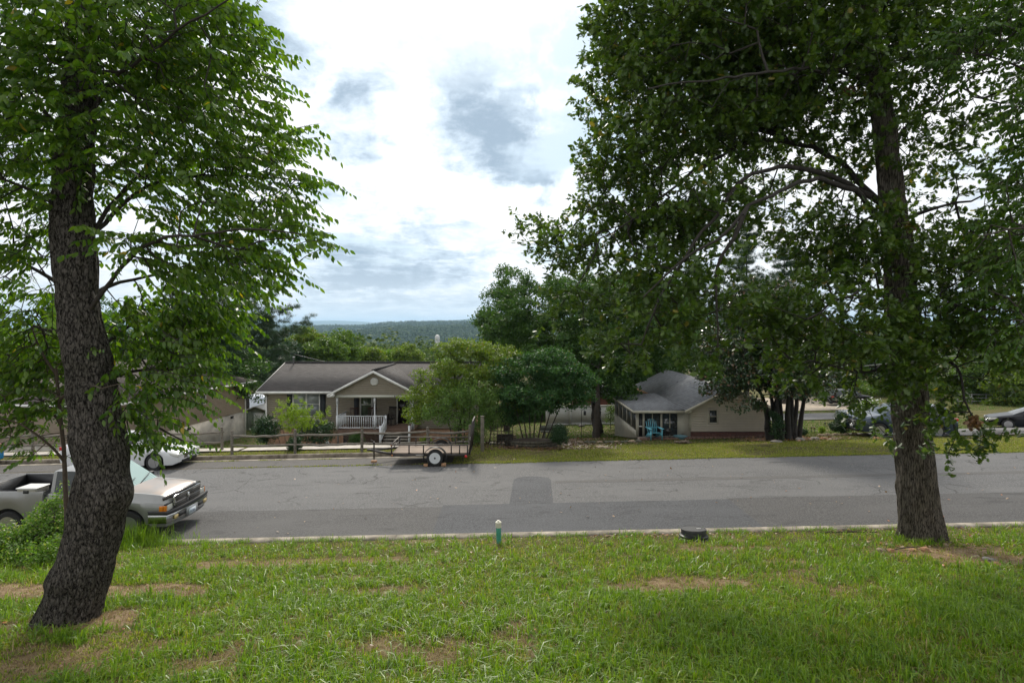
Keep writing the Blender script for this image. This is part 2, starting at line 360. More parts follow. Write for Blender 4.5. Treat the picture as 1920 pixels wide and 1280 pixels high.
def asphalt(name, c1, c2, tint=None, cracks=True, rough=.85, blot=.5):
    if name in MATS: return MATS[name]
    m, nt, b = mat_nodes(name); N = nt.nodes; L = nt.links
    tc = N.new('ShaderNodeTexCoord')
    def noise(s, d=5, st=(1, 1, 1), r=.6):
        mp = N.new('ShaderNodeMapping'); mp.inputs['Scale'].default_value = st; L.new(tc.outputs['Object'], mp.inputs[0])
        n = N.new('ShaderNodeTexNoise'); n.inputs['Scale'].default_value = s; n.inputs['Detail'].default_value = d; n.inputs['Roughness'].default_value = r; L.new(mp.outputs[0], n.inputs[0]); return n.outputs[0]
    def mixn(v, a, bb, c1, c2, inv=False):
        r = N.new('ShaderNodeMapRange'); r.inputs[1].default_value = a; r.inputs[2].default_value = bb; L.new(v, r.inputs[0])
        x = N.new('ShaderNodeMixRGB'); L.new(r.outputs[0], x.inputs[0])
        for k, c in ((1, c1), (2, c2)):
            if isinstance(c, tuple): x.inputs[k].default_value = (*c, 1)
            else: L.new(c, x.inputs[k])
        return x.outputs[0]
    agg = mixn(noise(24, 9, r=.9), .42, .58, c1, c2)
    t = tint or tuple(c*blot*1.6 for c in c2)
    big = mixn(noise(.45, 5, (.5, 1.4, 1)), .45, .75, agg, t)
    big = mixn(noise(2.2, 5, (.35, 1.2, 1)), .58, .85, big, tuple(c*.7 for c in c1))
    col = big
    if cracks:
        n = N.new('ShaderNodeTexNoise'); n.inputs['Scale'].default_value = 1.7; n.inputs['Detail'].default_value = 6; L.new(tc.outputs['Object'], n.inputs[0])
        wa = N.new('ShaderNodeMixRGB'); wa.inputs[0].default_value = .35; L.new(tc.outputs['Object'], wa.inputs[1]); L.new(n.outputs['Color'], wa.inputs[2])
        vo = N.new('ShaderNodeTexVoronoi'); vo.feature = 'DISTANCE_TO_EDGE'; vo.inputs['Scale'].default_value = .85; L.new(wa.outputs[0], vo.inputs[0])
        lt = N.new('ShaderNodeMapRange'); lt.inputs[1].default_value = .006; lt.inputs[2].default_value = .020; lt.inputs[3].default_value = .62; lt.inputs[4].default_value = 0; L.new(vo.outputs[0], lt.inputs[0])
        gt = N.new('ShaderNodeMapRange'); gt.inputs[1].default_value = .5; gt.inputs[2].default_value = .6; L.new(noise(.55, 3), gt.inputs[0])
        mu = N.new('ShaderNodeMath'); mu.operation = 'MULTIPLY'; L.new(lt.outputs[0], mu.inputs[0]); L.new(gt.outputs[0], mu.inputs[1])
        x = N.new('ShaderNodeMixRGB'); L.new(mu.outputs[0], x.inputs[0]); L.new(col, x.inputs[1]); x.inputs[2].default_value = (.025, .024, .022, 1); col = x.outputs[0]
    L.new(col, b.inputs['Base Color']); b.inputs['Roughness'].default_value = rough; b.inputs['Specular IOR Level'].default_value = .4
    bp = N.new('ShaderNodeBump'); bp.inputs['Strength'].default_value = .6; bp.inputs['Distance'].default_value = .012; L.new(noise(70, 4), bp.inputs['Height']); L.new(bp.outputs[0], b.inputs['Normal'])
    MATS[name] = m; return m
A_OLD = asphalt('worn asphalt', (.045, .045, .046), (.170, .167, .165))
A_NEW = asphalt('dark asphalt', (.020, .021, .024), (.106, .109, .116), cracks=False)
A_MID = asphalt('mid asphalt', (.026, .025, .025), (.120, .116, .113), cracks=False)
A_BAY = asphalt('coarse asphalt', (.050, .046, .043), (.125, .116, .108), cracks=True, tint=(.085, .078, .068))
CONC = mat('concrete', (.22, .19, .145), .9, var=.45, vscale=3, col2=(.40, .35, .28), bump=.4, bscale=60)
xr = np.concatenate([[-70], np.arange(-45, 46, .5), [70]])
def road_z(X, Y): return gz(X, Y)+.0
yr = np.linspace(ROAD0, ROAD1, 26)
def wavy_sheet(name, x0, x1, ya, yb, m, dz, wob=.03, step=.15, ny=6):
    """a flat layer with slightly irregular long edges"""
    X1 = np.arange(x0, x1+1e-6, step); a = ya(X1) if callable(ya) else np.full_like(X1, ya); b = yb(X1) if callable(yb) else np.full_like(X1, yb)
    a = a+wob*mask_noise(X1, X1*0, 1.3, 21)*.6; b = b+wob*mask_noise(X1, X1*0+9, 1.1, 22)*.6
    T = np.linspace(0, 1, ny)[:, None]; Y = a[None]*(1-T)+b[None]*T; X = np.repeat(X1[None], ny, 0); Z = gz(X, Y)+dz
    nx = len(X1); i = np.arange(ny-1)[:, None]*nx+np.arange(nx-1)[None]; F = np.stack([i, i+1, i+1+nx, i+nx], -1).reshape(-1, 4)
    V = np.stack([X, Y, Z], -1).reshape(-1, 3)
    o = raw_mesh(name, V, F.ravel(), np.arange(len(F))*4, np.full(len(F), 4), m, None, True); return tag(o, kind='structure')
wavy_sheet('road', -70, 70, ROAD0-.01, ROAD1, A_OLD, 0.0, .05, .25, 20)
YB = 17.35
wavy_sheet('road_repair', -2.1, 6.6, ROAD0+.01, YB, A_NEW, .004, .02)
wavy_sheet('road_repair', 6.6, 70, ROAD0+.01, YB+.1, A_MID, .004, .02)
wavy_sheet('road_repair', -45, -2.1, ROAD0+.01, lambda x: YB-.15+.0*x, A_MID, .004, .05)
def poly_sheet(name, pts, m, dz):
    mb = MB(); c = np.mean(pts, 0); V = [(x, y, G(x, y)+dz) for x, y in pts]
    mb.add(V, [tuple(range(len(V)))]); return tag(mb.build(name, m, fix=False), kind='structure')
poly_sheet('road_repair', [(-.08, YB-.02), (1.25, YB-.02), (1.36, 20.0), (1.3, 20.25), (1.0, 20.45), (.55, 20.5), (.2, 20.35), (.06, 20.1)], A_NEW, .006)
# long seam bands on the far lane
wavy_sheet('road_seam', 1.5, 40, 19.55, 19.85, asphalt('seam asphalt', (.055, .053, .052), (.13, .125, .12), cracks=False), .004, .06)
wavy_sheet('parking_bay', -60, -2.0, ROAD1+.05, BAY1-.32, A_BAY, .006, .05, .25)
wavy_sheet('gutter_strip', -60, -3.0, BAY1-.30, BAY1, CONC, .010, .02)
# near kerb: pale flush concrete strip
kb = MB()
xk = -60
while xk < 60:
    x1 = xk+3.0
    V = []
    for yy, dz in ((KERB0, .02), (KERB0+.29, .035), (KERB0+.30, -.04), (KERB0, -.1)):
        for xx in (xk+.006, x1-.006): V.append((xx, yy, G(xx, yy)+dz))
    kb.add(V, [(0, 1, 3, 2), (2, 3, 5, 4), (4, 5, 7, 6), (6, 7, 1, 0), (0, 2, 4, 6), (1, 7, 5, 3)]); xk = x1
tag(kb.build('kerb', CONC), kind='structure')
# far kerb: tall brown stained kerb beside the parking bay
kb = MB(); xk = -60.0; m_k = mat('stained kerb', (.16, .125, .09), .9, var=.45, vscale=4, bump=.5, bscale=40, col2=(.27, .23, .18))
while xk < -2.6:
    x1 = min(xk+2.4, -2.6)
    V = []
    for yy, dz in ((BAY1, -.03), (BAY1+.015, .15), (BAY1+.17, .16), (BAY1+.17, -.1)):
        for xx in (xk+.005, x1-.005): V.append((xx, yy, G(xx, yy)+dz))
    kb.add(V, [(0, 1, 3, 2), (2, 3, 5, 4), (4, 5, 7, 6), (6, 7, 1, 0), (0, 2, 4, 6), (1, 7, 5, 3)]); xk = x1
tag(kb.build('kerb', m_k), kind='structure')
WALKC = mat('pale concrete', (.44, .40, .35), .9, var=.2, vscale=3, bump=.3, bscale=60)
wavy_sheet('sidewalk', -12.4, -4.0, 26.0, 26.75, WALKC, .06, .01)
wavy_sheet('sidewalk', -46, -12.45, 26.0, 26.75, WALKC, .06, .01)
# path from sidewalk to the porch steps
wavy_sheet('path', -8.3, -6.9, 26.8, 33.2, WALKC, .06, .01)
# side street on the right, the cross street and the far drive
wavy_sheet('side_street', 23.5, 90, lambda x: 28.2+0*x, lambda x: 34.8+.03*(x-20), asphalt('side street asphalt', (.085, .083, .082), (.185, .18, .175), cracks=False), .05, .05, .5, 24)
ST = asphalt('side street asphalt', (.085, .083, .082), (.185, .18, .175), cracks=False)
wavy_sheet('side_street', 13, 30.5, lambda x: 45.5+0*x, lambda x: 53.0+0*x-.012*(x-28)**2, ST, .06, .05, .5, 24)
wavy_sheet('gutter_strip', 23.5, 90, 27.85, 28.18, CONC, .05, .02, .5)
wavy_sheet('driveway', 18.3, 27.5, lambda x: 27.9+0*x, lambda x: 31.6+0*x, asphalt('driveway asphalt', (.04, .04, .042), (.10, .10, .10), cracks=False), .05, .05, .3, 12)
wavy_sheet('driveway', 25, 38.5, lambda x: 56+.0*x, lambda x: 71+0*x, mat('tan gravel', (.42, .35, .27), .95, var=.25, vscale=2, bump=.5, bscale=30), .06, .3, .5, 12)

# ---------------------------------------------------------------- grass
def blades(name, x, y, L_, W, m, lean=.5, label=None, dz=0.0, seg2=True, zf=ground_z):
    n = len(x); z = zf(x, y)+dz-.004; base = np.stack([x, y, z], -1)
    a = rng.uniform(0, 2*pi, n); side = np.stack([np.cos(a), np.sin(a), np.zeros(n)], -1)
    b = rng.uniform(0, 2*pi, n); k = np.abs(rng.normal(0, lean, n)); out = np.stack([np.cos(b)*k, np.sin(b)*k, np.zeros(n)], -1)
    up = np.array([0, 0, 1.])
    mid = base+(up*.62+out*.35)*L_[:, None]; tip = base+(up*np.clip(1.0-k*.45, .15, 1)[:, None]+out*1.0)*L_[:, None]
    w = side*W[:, None]/2
    V = np.stack([base-w, base+w, mid+w*.8, mid-w*.8, tip], 1).reshape(-1, 3)
    i = np.arange(n)[:, None]*5; lo = np.concatenate([i+np.array([0, 1, 2, 3]), i+np.array([3, 2, 4])], 1).ravel()
    tot = np.tile([4, 3], n); st = np.concatenate([[0], np.cumsum(tot)[:-1]])
    o = raw_mesh(name, V, lo, st, tot, m); return tag(o, label, 'grass', kind='stuff')
GR = leaf_mat('grass blades', (.062, .130, .006), (.260, .335, .024), .42, (.36, .30, .15), .14, .5, (1.7, 1.7, .6), .4)
GRD = leaf_mat('dry grass', (.19, .14, .07), (.38, .30, .16), .2, None, 0, .7, (1.3, 1.2, .8), .2)
def scatter_lawn(n, y0, y1, margin=1.5, power=.6):
    t = rng.random(n)**(1/(1+power)); y = y1-(y1-y0)*t                      # a little denser close up
    x = rng.uniform(-1, 1, n)*(y*.905+margin); return x, y
x, y = scatter_lawn(300000, 5.2, 14.56)
s = soil_at(x, y); cl = .35*mask_noise(x, y, 1.6, 31, 3)+.9*mask_noise(x, y, 6.5, 33, 3)
keep = rng.random(len(x)) < np.clip(.72-.9*s+.55*cl, .04, 1)
x, y, cl, s = x[keep], y[keep], cl[keep], s[keep]
big = sstep(-.2, 1.0, cl)
L_ = (.035+.13*big*rng.random(len(x))+.04*rng.random(len(x)))*(1-.45*s); W = .007+.010*rng.random(len(x))
blades('lawn_grass', x, y, L_, W, GR, .75, 'thick green grass growing on the near bank lawn')
x, y = scatter_lawn(170000, 5.2, 14.5); s = soil_at(x, y); keep = rng.random(len(x)) < np.clip(.25+.9*s*(1-s*.75), 0, 1); x, y = x[keep], y[keep]
blades('dry_grass', x, y, .03+.07*rng.random(len(x)), .004+.006*rng.random(len(x)), GRD, 1.4, 'short straw coloured dead grass between the green blades of the near lawn')
# big leafy tufts of crab grass
def tufts(n, xy, Lr, Wd, per, m, name, label, lean=.9, cat='grass', zf=ground_z):
    cx, cy = xy; X = np.repeat(cx, per)+rng.normal(0, .035, len(cx)*per); Y = np.repeat(cy, per)+rng.normal(0, .035, len(cx)*per)
    sc_ = np.repeat(rng.uniform(.6, 1.3, len(cx)), per)
    o = blades(name, X, Y, sc_*rng.uniform(*Lr, len(X)), rng.uniform(*Wd, len(X)), m, lean, label, 0, zf=zf); o['category'] = cat; return o
GB = leaf_mat('broad grass', (.070, .155, .010), (.215, .320, .028), .38, None, 0, .4, (1.7, 1.8, .6), .5)
x, y = scatter_lawn(17000, 5.3, 14.4); k = (.5*mask_noise(x, y, .8, 41, 3)+rng.normal(0, .5, len(x)) > -.1) & (soil_at(x, y) < .45); x, y = x[k], y[k]
tufts(0, (x, y), (.08, .23), (.009, .019), 10, GB, 'crab_grass', 'broad bladed crab grass tufts sprawling over the near lawn', 1.0)
# kerb-side weeds and grass spilling on the concrete
n = 10000; x = rng.uniform(-16, 17, n); y = KERB0+rng.normal(-.04, .09, n); k = mask_noise(x, y*0, 2.4, 51, 3)+rng.normal(0, .15, n) > .05; x, y = x[k], y[k]
blades('kerb_grass', x, y, rng.uniform(.04, .2, len(x))*rng.uniform(.4, 1, len(x)), rng.uniform(.006, .011, len(x)), GB, .8, 'taller bright grass spilling over the near concrete kerb', .03, zf=gz)
# verge across the road and lawns beyond
def far_ok(x, y):
    left = (x < -2.4) & (y < BAY1+.2); walk = (x < -3.9) & (y > 25.9) & (y < 26.85); drive = (x > 18.2) & (y > 27.8) & (y < 31.7); st = (x > 23) & (y > 27.7) & (y < 35.6)
    st2 = (x > 12) & (y > 45) & (y < 53)
    return ~(left | walk | drive | st | st2)
n = 130000; y = 22.62+rng.random(n)**1.2*4.4; x = rng.uniform(-1, 1, n)*(y*.93+1); k = far_ok(x, y) & (rng.random(n) < np.clip(.8+.8*mask_noise(x, y, .7, 61, 3), 0, 1)); x, y = x[k], y[k]
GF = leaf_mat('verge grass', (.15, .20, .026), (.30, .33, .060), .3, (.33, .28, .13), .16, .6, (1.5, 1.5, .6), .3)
blades('verge_grass', x, y, rng.uniform(.035, .075, len(x)), rng.uniform(.012, .028, len(x)), GF, .7, 'short yellow green mown grass on the far side of the road', zf=ground_z)
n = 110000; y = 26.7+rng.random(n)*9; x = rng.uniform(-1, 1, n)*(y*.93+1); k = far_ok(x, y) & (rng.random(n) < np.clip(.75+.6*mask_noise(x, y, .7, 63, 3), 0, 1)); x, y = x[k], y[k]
blades('yard_grass', x, y, rng.uniform(.035, .07, len(x)), rng.uniform(.018, .035, len(x)), leaf_mat('shade toned grass', (.045, .080, .014), (.110, .140, .028), .3, (.16, .11, .05), .18, .6, (1.5, 1.5, .6), .3), .7, 'grass in the yards below the verge, coloured dark olive for the tree shade', zf=gz)  # blades coloured darker than the verge to carry the tree shade
n = 90000; y = rng.uniform(34, 70, n); x = rng.uniform(-1, 1, n)*(y*.93+1); k = far_ok(x, y); x, y = x[k], y[k]
GF2 = leaf_mat('yard grass', (.07, .14, .025), (.12, .20, .04), .3, None, 0, .6, (1.5, 1.5, .6), .3)
blades('yard_grass', x, y, rng.uniform(.05, .10, len(x)), rng.uniform(.04, .07, len(x)), GF2, .8, 'bright green grass of the lower yards between the houses', zf=gz)
# weeds in the bay seams
n = 2600; x = rng.uniform(-14, -2.2, n); y = np.where(rng.random(n) < .55, ROAD1+.02+rng.normal(0, .05, n), BAY1-.3+rng.normal(0, .035, n)); k = mask_noise(x, y*3, .9, 71, 2) > .05; x, y = x[k], y[k]
blades('seam_weeds', x, y, rng.uniform(.02, .07, len(x)), rng.uniform(.02, .035, len(x)), GF, .8, 'yellowing weeds rooted in the seams of the parking bay', zf=gz)
# edge of verge biting into the road on the right
n = 16000; x = rng.uniform(-2.2, 26, n); y = ROAD1+.02+rng.normal(0, .07, n)+.06*mask_noise(x, x*0, .8, 77, 3); 
blades('verge_edge_grass', x, y, rng.uniform(.03, .07, n), rng.uniform(.015, .03, n), GF, .8, 'ragged grass fringe creeping onto the far road edge', .01, zf=gz)
# ================================================================ trees
def nrm(a): return a/(np.linalg.norm(a, axis=-1, keepdims=True)+1e-9)
T_CHERRY = ([(0, 0, 0), (.22, .19, .03), (.5, .235, .035), (.78, .13, .02), (1, 0, -.03), (.78, -.13, .02), (.5, -.235, .035), (.22, -.19, .03), (.5, 0, -.01)],
            [(0, 8, 4, 3, 2, 1), (0, 7, 6, 5, 4, 8)])
_oh = [(.10, .05), (.24, .27), (.31, .12), (.44, .38), (.52, .15), (.68, .40), (.74, .16), (.9, .23)]
T_OAK = ([(0, 0, 0)]+[(a, b, .05*b*3) for a, b in _oh]+[(1, 0, -.02)]+[(a, -b, .05*b*3) for a, b in _oh[::-1]],
         [tuple(range(0, 10)), tuple([0]+[9]+list(range(10, 18)))])
T_RHOMB = ([(0, 0, 0), (.45, .27, .06), (1, 0, 0), (.45, -.27, .06)], [(0, 2, 1), (0, 3, 2)])
def _needles(k=7, w=.022):
    V = []; F = []
    for i in range(k):
        a = -1.15+2.3*i/(k-1); h = .22*math.sin(i*2.4)
        V += [(-.02*sin(a), w*cos(a), 0), (.02*sin(a), -w*cos(a), 0), (cos(a)*(1-.1*(i % 2)), sin(a)*.8, h)]; F.append((3*i, 3*i+1, 3*i+2))
    return V, F
T_NEEDLE = _needles()
def leaf_cloud(name, pos, ldir, wdir, size, tmpl, m, parent=None):
    V, F = tmpl; V = np.array(V, float); ldir = nrm(ldir); nz = nrm(np.cross(ldir, wdir)); wd = np.cross(nz, ldir); n = len(pos)
    W = pos[:, None]+size[:, None, None]*(V[None, :, 0:1]*ldir[:, None]+V[None, :, 1:2]*wd[:, None]+V[None, :, 2:3]*nz[:, None])
    k = len(V); fl = np.concatenate([np.array(f) for f in F]); tot = np.array([len(f) for f in F])
    lo = (np.arange(n)[:, None]*k+fl[None]).ravel(); tt = np.tile(tot, n); st = np.concatenate([[0], np.cumsum(tt)[:-1]])
    return raw_mesh(name, W.reshape(-1, 3), lo, st, tt, m, parent)
class Skel:
    def __init__(s): s.p = []; s.par = []; s.r = []; s.own = []
    def node(s, p, par, r=None): s.p.append(np.array(p, float)); s.par.append(par); s.r.append(r); return len(s.p)-1
    def path(s, pts, r0, r1, par=-1, step=.25, wig=0.0):
        pts = np.array(pts, float); d = np.concatenate([[0], np.cumsum(np.linalg.norm(np.diff(pts, axis=0), axis=1))])
        n = max(2, int(d[-1]/step)); t = np.linspace(0, d[-1], n+1); q = np.stack([np.interp(t, d, pts[:, k]) for k in range(3)], 1)
        for _ in range(3):
            q[1:-1] = (q[:-2]+2*q[1:-1]+q[2:])/4
        if wig: q[1:] += wig*np.stack([fbm(q[1:], 1.6, 3, 11+k+len(s.p) % 7) for k in range(3)], 1)
        ids = []
        for i, c in enumerate(q):
            if i == 0 and par >= 0: ids.append(par); continue
            par = s.node(c, par, r0+(r1-r0)*(i/n)**.8); ids.append(par)
        return ids
    def near(s, p, lo=0):
        A = np.array(s.p[lo:]); return lo+int(np.argmin(((A-np.array(p))**2).sum(1)))
    def attach(s, att, step=.35, arch=.12, back=.25, base=None, maxnodes=None):
        """join every point of att to the nearest wood already there, nearest first"""
        att = np.asarray(att, float); A = np.array(s.p); base = np.array(base if base is not None else s.p[0])
        par0 = len(s.p); ends = []
        pos = np.empty((len(A)+len(att)*14, 3)); pos[:len(A)] = A; cnt = len(A)
        cost = np.empty(len(pos)); cost[:cnt] = 0
        dmin = np.array([((A-a)**2).sum(1).min() for a in att]); order = np.argsort(dmin)
        for k in order:
            a = att[k]; d = np.linalg.norm(pos[:cnt]-a, axis=1)+cost[:cnt]*back; j = int(np.argmin(d)); p0 = pos[j]; L = np.linalg.norm(a-p0)
            n = max(1, min(12, int(L/step))); par = j
            off = np.array([0, 0, 1.])*arch*L+rng.normal(0, .04, 3)*L
            for i in range(1, n+1):
                t = i/n; q = p0+(a-p0)*t+off*4*t*(1-t)*.5
                par = s.node(q, par); pos[cnt] = q; cost[cnt] = cost[j]+L*t; cnt += 1
            ends.append(par)
        inv = np.empty(len(att), int); inv[order] = np.array(ends); return inv
    def mesh(s, name, m, parent=None, tip=.006, pw=.44, sides=6, lo=0, rmax=9.):
        n = len(s.p); c = np.zeros(n); Pn = np.array(s.p); par = np.array(s.par)
        kids = np.zeros(n, int)
        for i in range(n):
            if par[i] >= 0: kids[par[i]] += 1
        c[kids == 0] = 1
        for i in range(n-1, -1, -1):
            if par[i] >= 0: c[par[i]] += c[i]
        R = np.array([tip*max(c[i], 1)**pw if s.r[i] is None else s.r[i] for i in range(n)]); R = np.minimum(R, rmax)
        for i in range(n):
            if par[i] >= 0 and s.r[i] is None: R[i] = min(R[i], R[par[i]]*.92)
        s.R = R
        ii = np.array([i for i in range(max(lo, 0), n) if par[i] >= 0]); a = Pn[par[ii]]; b = Pn[ii]; d = nrm(b-a)
        gp = par[par[ii]]; da = np.where((gp >= 0)[:, None], nrm(a-Pn[np.maximum(gp, 0)]), d)
        def ring(c, dd, r):
            ref = np.where(np.abs(dd[:, 2:3]) < .95, np.array([[0, 0, 1.]]), np.array([[1., 0, 0]])); u = nrm(np.cross(dd, ref)); w = np.cross(dd, u)
            t = np.arange(sides)*2*pi/sides
            return c[:, None]+r[:, None, None]*(np.cos(t)[None, :, None]*u[:, None]+np.sin(t)[None, :, None]*w[:, None])
        ra = np.minimum(R[par[ii]], R[ii]*1.35)
        V = np.concatenate([ring(a, d, ra), ring(b, d, R[ii])], 1).reshape(-1, 3)
        j = np.arange(sides); f = np.stack([j, (j+1) % sides, (j+1) % sides+sides, j+sides], 1)
        F = (np.arange(len(ii))[:, None, None]*2*sides+f[None]).reshape(-1, 4)
        return raw_mesh(name, V, F.ravel(), np.arange(len(F))*4, np.full(len(F), 4), m, parent, True)
def trunk_mesh(name, ctrl, m, parent=None, nseg=72, dz=.05, ridge=.02, flare=0.0, knots=(), rs=7.0):
    """ctrl: list of (x, y, z, radius)"""
    c = np.array(ctrl, float); d = np.concatenate([[0], np.cumsum(np.linalg.norm(np.diff(c[:, :3], axis=0), axis=1))])
    n = int(d[-1]/dz); t = np.linspace(0, d[-1], n); q = np.stack([np.interp(t, d, c[:, k]) for k in range(4)], 1)
    for _ in range(int(.25/dz)*2+2): q[1:-1] = (q[:-2]+2*q[1:-1]+q[2:])/4
    a = np.arange(nseg)*2*pi/nseg; ca, sa = np.cos(a), np.sin(a); h = t[:, None]+0*a[None]
    dirs = np.stack([ca[None]+0*h, sa[None]+0*h, h], -1)
    R = q[:, 3:4]+0*a[None]
    R = R*(1+.07*vnoise(np.stack([dirs[..., 0]*1.3, dirs[..., 1]*1.3, h*.9], -1), 1, 5))
    R = R+flare*np.exp(-h/.28)*(.6+.8*np.abs(np.sin(a*2.5+.6))[None])
    rd = fbm(np.stack([dirs[..., 0]*R*rs, dirs[..., 1]*R*rs, h*rs*.16], -1), 1.0, 3, 2)
    R = R+ridge*(np.abs(rd)-.4)
    for kh, ka, amp, sz in knots:
        da = np.angle(np.exp(1j*(a-ka)))[None]; R = R+amp*np.exp(-((h-kh)/sz)**2-(da/.75)**2)
    V = np.stack([q[:, 0:1]+R*ca[None], q[:, 1:2]+R*sa[None], q[:, 2:3]+0*R], -1).reshape(-1, 3)
    i = np.arange(n-1)[:, None]*nseg; j = np.arange(nseg)[None]; F = np.stack([i+j, i+(j+1) % nseg, i+(j+1) % nseg+nseg, i+j+nseg], -1).reshape(-1, 4)
    return raw_mesh(name, V, F.ravel(), np.arange(len(F))*4, np.full(len(F), 4), m, parent, True)
def in_blobs(n, blobs, shell=.33):
    """blobs: (u, v, y, ru, rv, ry, weight) with pixel radii turned into metres at distance y"""
    w = np.array([b[3]*b[4]*b[5]*b[6]*b[2]**2 for b in blobs], float)**.8; w /= w.sum(); out = []
    for b, k in zip(blobs, rng.multinomial(n, w)):
        c = P(b[0], b[1], b[2]); d = nrm(rng.normal(size=(k, 3))); r = rng.random((k, 1))**shell
        out.append(c+d*r*np.array([b[3]*b[2]/FPX, b[5], b[4]*b[2]/FPX]))
    return np.concatenate(out)
def spray(ends, dirs, M, length, size, mode='droop', jit=.25):
    """leaves ranged along a twig that starts at each end point"""
    N = len(ends); L = length*rng.uniform(.6, 1.25, N); t = np.linspace(.02, 1, M)[None]+rng.normal(0, .03, (N, M))
    D = nrm(dirs); side = nrm(np.cross(D, np.array([0, 0, 1.]))+rng.normal(0, .15, (N, 3)))
    dn = np.array([0, 0, -1.])
    sgn = np.where(np.arange(M) % 2, 1, -1)[None, :, None]
    if mode == 'droop':
        pos = ends[:, None]+D[:, None]*(L[:, None]*t)[..., None]+dn*(.22*L[:, None]*t**2)[..., None]
        ld = D[:, None]*.45+side[:, None]*sgn*.55+dn*.75+rng.normal(0, jit, (N, M, 3))
        wd = D[:, None]*.8+side[:, None]*.3+rng.normal(0, .25, (N, M, 3))
        pos = pos+side[:, None]*sgn*.012
    elif mode == 'flat':
        pos = ends[:, None]+D[:, None]*(L[:, None]*t)[..., None]
        ld = D[:, None]*.5+side[:, None]*sgn*.9+dn*.15+rng.normal(0, jit, (N, M, 3)); wd = np.cross(ld, np.array([0, 0, 1.]))+rng.normal(0, .2, (N, M, 3))
    else:                                   # rosette: leaves stand out all round the twig
        pos = ends[:, None]+D[:, None]*(L[:, None]*t)[..., None]+rng.normal(0, .03, (N, M, 3))
        ld = D[:, None]*.35+rng.normal(0, .75, (N, M, 3))+np.array([0, 0, .0]); wd = rng.normal(0, .5, (N, M, 3))+np.cross(ld, np.array([0, 0, 1.]))
    s = size*rng.uniform(.65, 1.2, (N, M))
    return pos.reshape(-1, 3), ld.reshape(-1, 3), wd.reshape(-1, 3), s.ravel()
def twig_dirs(sk, ends, centre, k=.5):
    p = np.array(sk.p)[ends]; par = np.array(sk.par)[ends]; d = nrm(p-np.array(sk.p)[par]); o = p-centre; o[:, 2] *= .5
    return p, nrm(d+k*nrm(o)+rng.normal(0, .25, p.shape))
def twigs(sk, ends, dirs, length):
    """thin wood under each spray"""
    for e, d in zip(ends, nrm(dirs)):
        p = sk.p[e]; sk.node(p+d*length*.8+np.array([0, 0, -.12*length]), e, .0035)
CH_LEAF = leaf_mat('cherry leaves', (.038, .094, .011), (.112, .180, .020), .42, (.34, .24, .03), .003, .38, (2.1, 2.3, .5), .5)
OAK_LEAF = leaf_mat('oak leaves', (.031, .072, .011), (.088, .142, .020), .36, (.20, .17, .04), .012, .36, (1.9, 1.9, .5), .5)
BARK1 = bark_mat('plated dark bark', (.010, .008, .007), (.225, .200, .175), 17, .38, 1.0)
BARK2 = bark_mat('furrowed oak bark', (.020, .016, .013), (.300, .260, .210), 26, .11, 1.0)
BARKT = mat('branch bark', (.045, .036, .028), .9, var=.4, vscale=12, bump=.4, bscale=40)

# ---- the leaning cherry on the left
bx, by = hit(127, 1163); print('left tree', bx, by)
T1 = empty('cherry_tree', (0, 0, 0), label='large leaning tree with plated dark bark and drooping pointed leaves at the left', cat='tree')
YL = by
prof = [(112, 1195, 136), (124, 1160, 126), (148, 1100, 118), (175, 1000, 108), (187, 940, 106), (194, 872, 104), (188, 835, 106), (174, 750, 97), (158, 640, 86), (146, 560, 84), (142, 500, 83), (135, 400, 82), (139, 300, 76), (148, 200, 70), (152, 100, 64), (158, 0, 56), (165, -200, 44), (172, -420, 26), (178, -560, 12)]
ctrl = [(*P(u, v, YL), w/2*YL/FPX*.88-.022) for u, v, w in prof]
tr = trunk_mesh('trunk', ctrl, BARK1, T1, 220, .022, .045, .05, [(2.33, -.35, .13, .22), (2.15, -.2, .07, .3), (1.05, -1.9, .05, .15)], 9.0)
s1 = Skel()
ids = s1.path([c[:3] for c in ctrl], .3, .08, step=.2)
for i, k in enumerate(ids): s1.r[k] = .02
LB = [  # big limbs as (u, v, depth offset)
    [(165, 610, 0), (215, 520, -.3), (245, 470, -.6), (330, 440, -1.0), (440, 430, -1.2), (560, 440, -1.3)],
    [(160, 480, 0), (200, 400, .2), (290, 280, .3), (370, 200, .5), (430, 130, .6)],
    [(160, 420, 0), (260, 345, .5), (400, 325, .8), (520, 335, .9), (590, 345, .9)],
    [(165, 560, 0), (250, 520, .8), (360, 500, 1.2), (470, 520, 1.4)],
    [(175, 660, 0), (240, 600, 1.2), (340, 590, 1.7), (420, 620, 1.9)],
    [(175, 740, 0), (240, 690, .6), (340, 690, .8), (420, 700, .9)],
    [(180, 790, 0), (240, 775, .5), (300, 800, .6), (350, 830, .7)],
    [(120, 420, 0), (60, 350, -.4), (0, 330, -.6), (-90, 330, -.8)],
    [(120, 560, 0), (70, 500, .4), (10, 470, .8), (-80, 470, 1.0)],
    [(125, 280, 0), (60, 180, -.2), (0, 80, -.5), (-60, 0, -.8)],
    [(160, 250, 0), (240, 130, -.6), (340, 50, -1), (430, -10, -1.2)],
    [(150, 120, 0), (120, 0, .8), (60, -120, 1.2)], [(150, 60, 0), (240, -60, -.8), (330, -180, -1.2)],
    [(135, 640, 0), (90, 620, .8), (30, 600, 1.3), (-50, 610, 1.6)]]
for L in LB:
    p = [P(u, v, YL+dy) for u, v, dy in L]; k = s1.near(p[0], 0); ids = s1.path([s1.p[k]]+p[1:], .040, .010, par=k, step=.22, wig=.05)
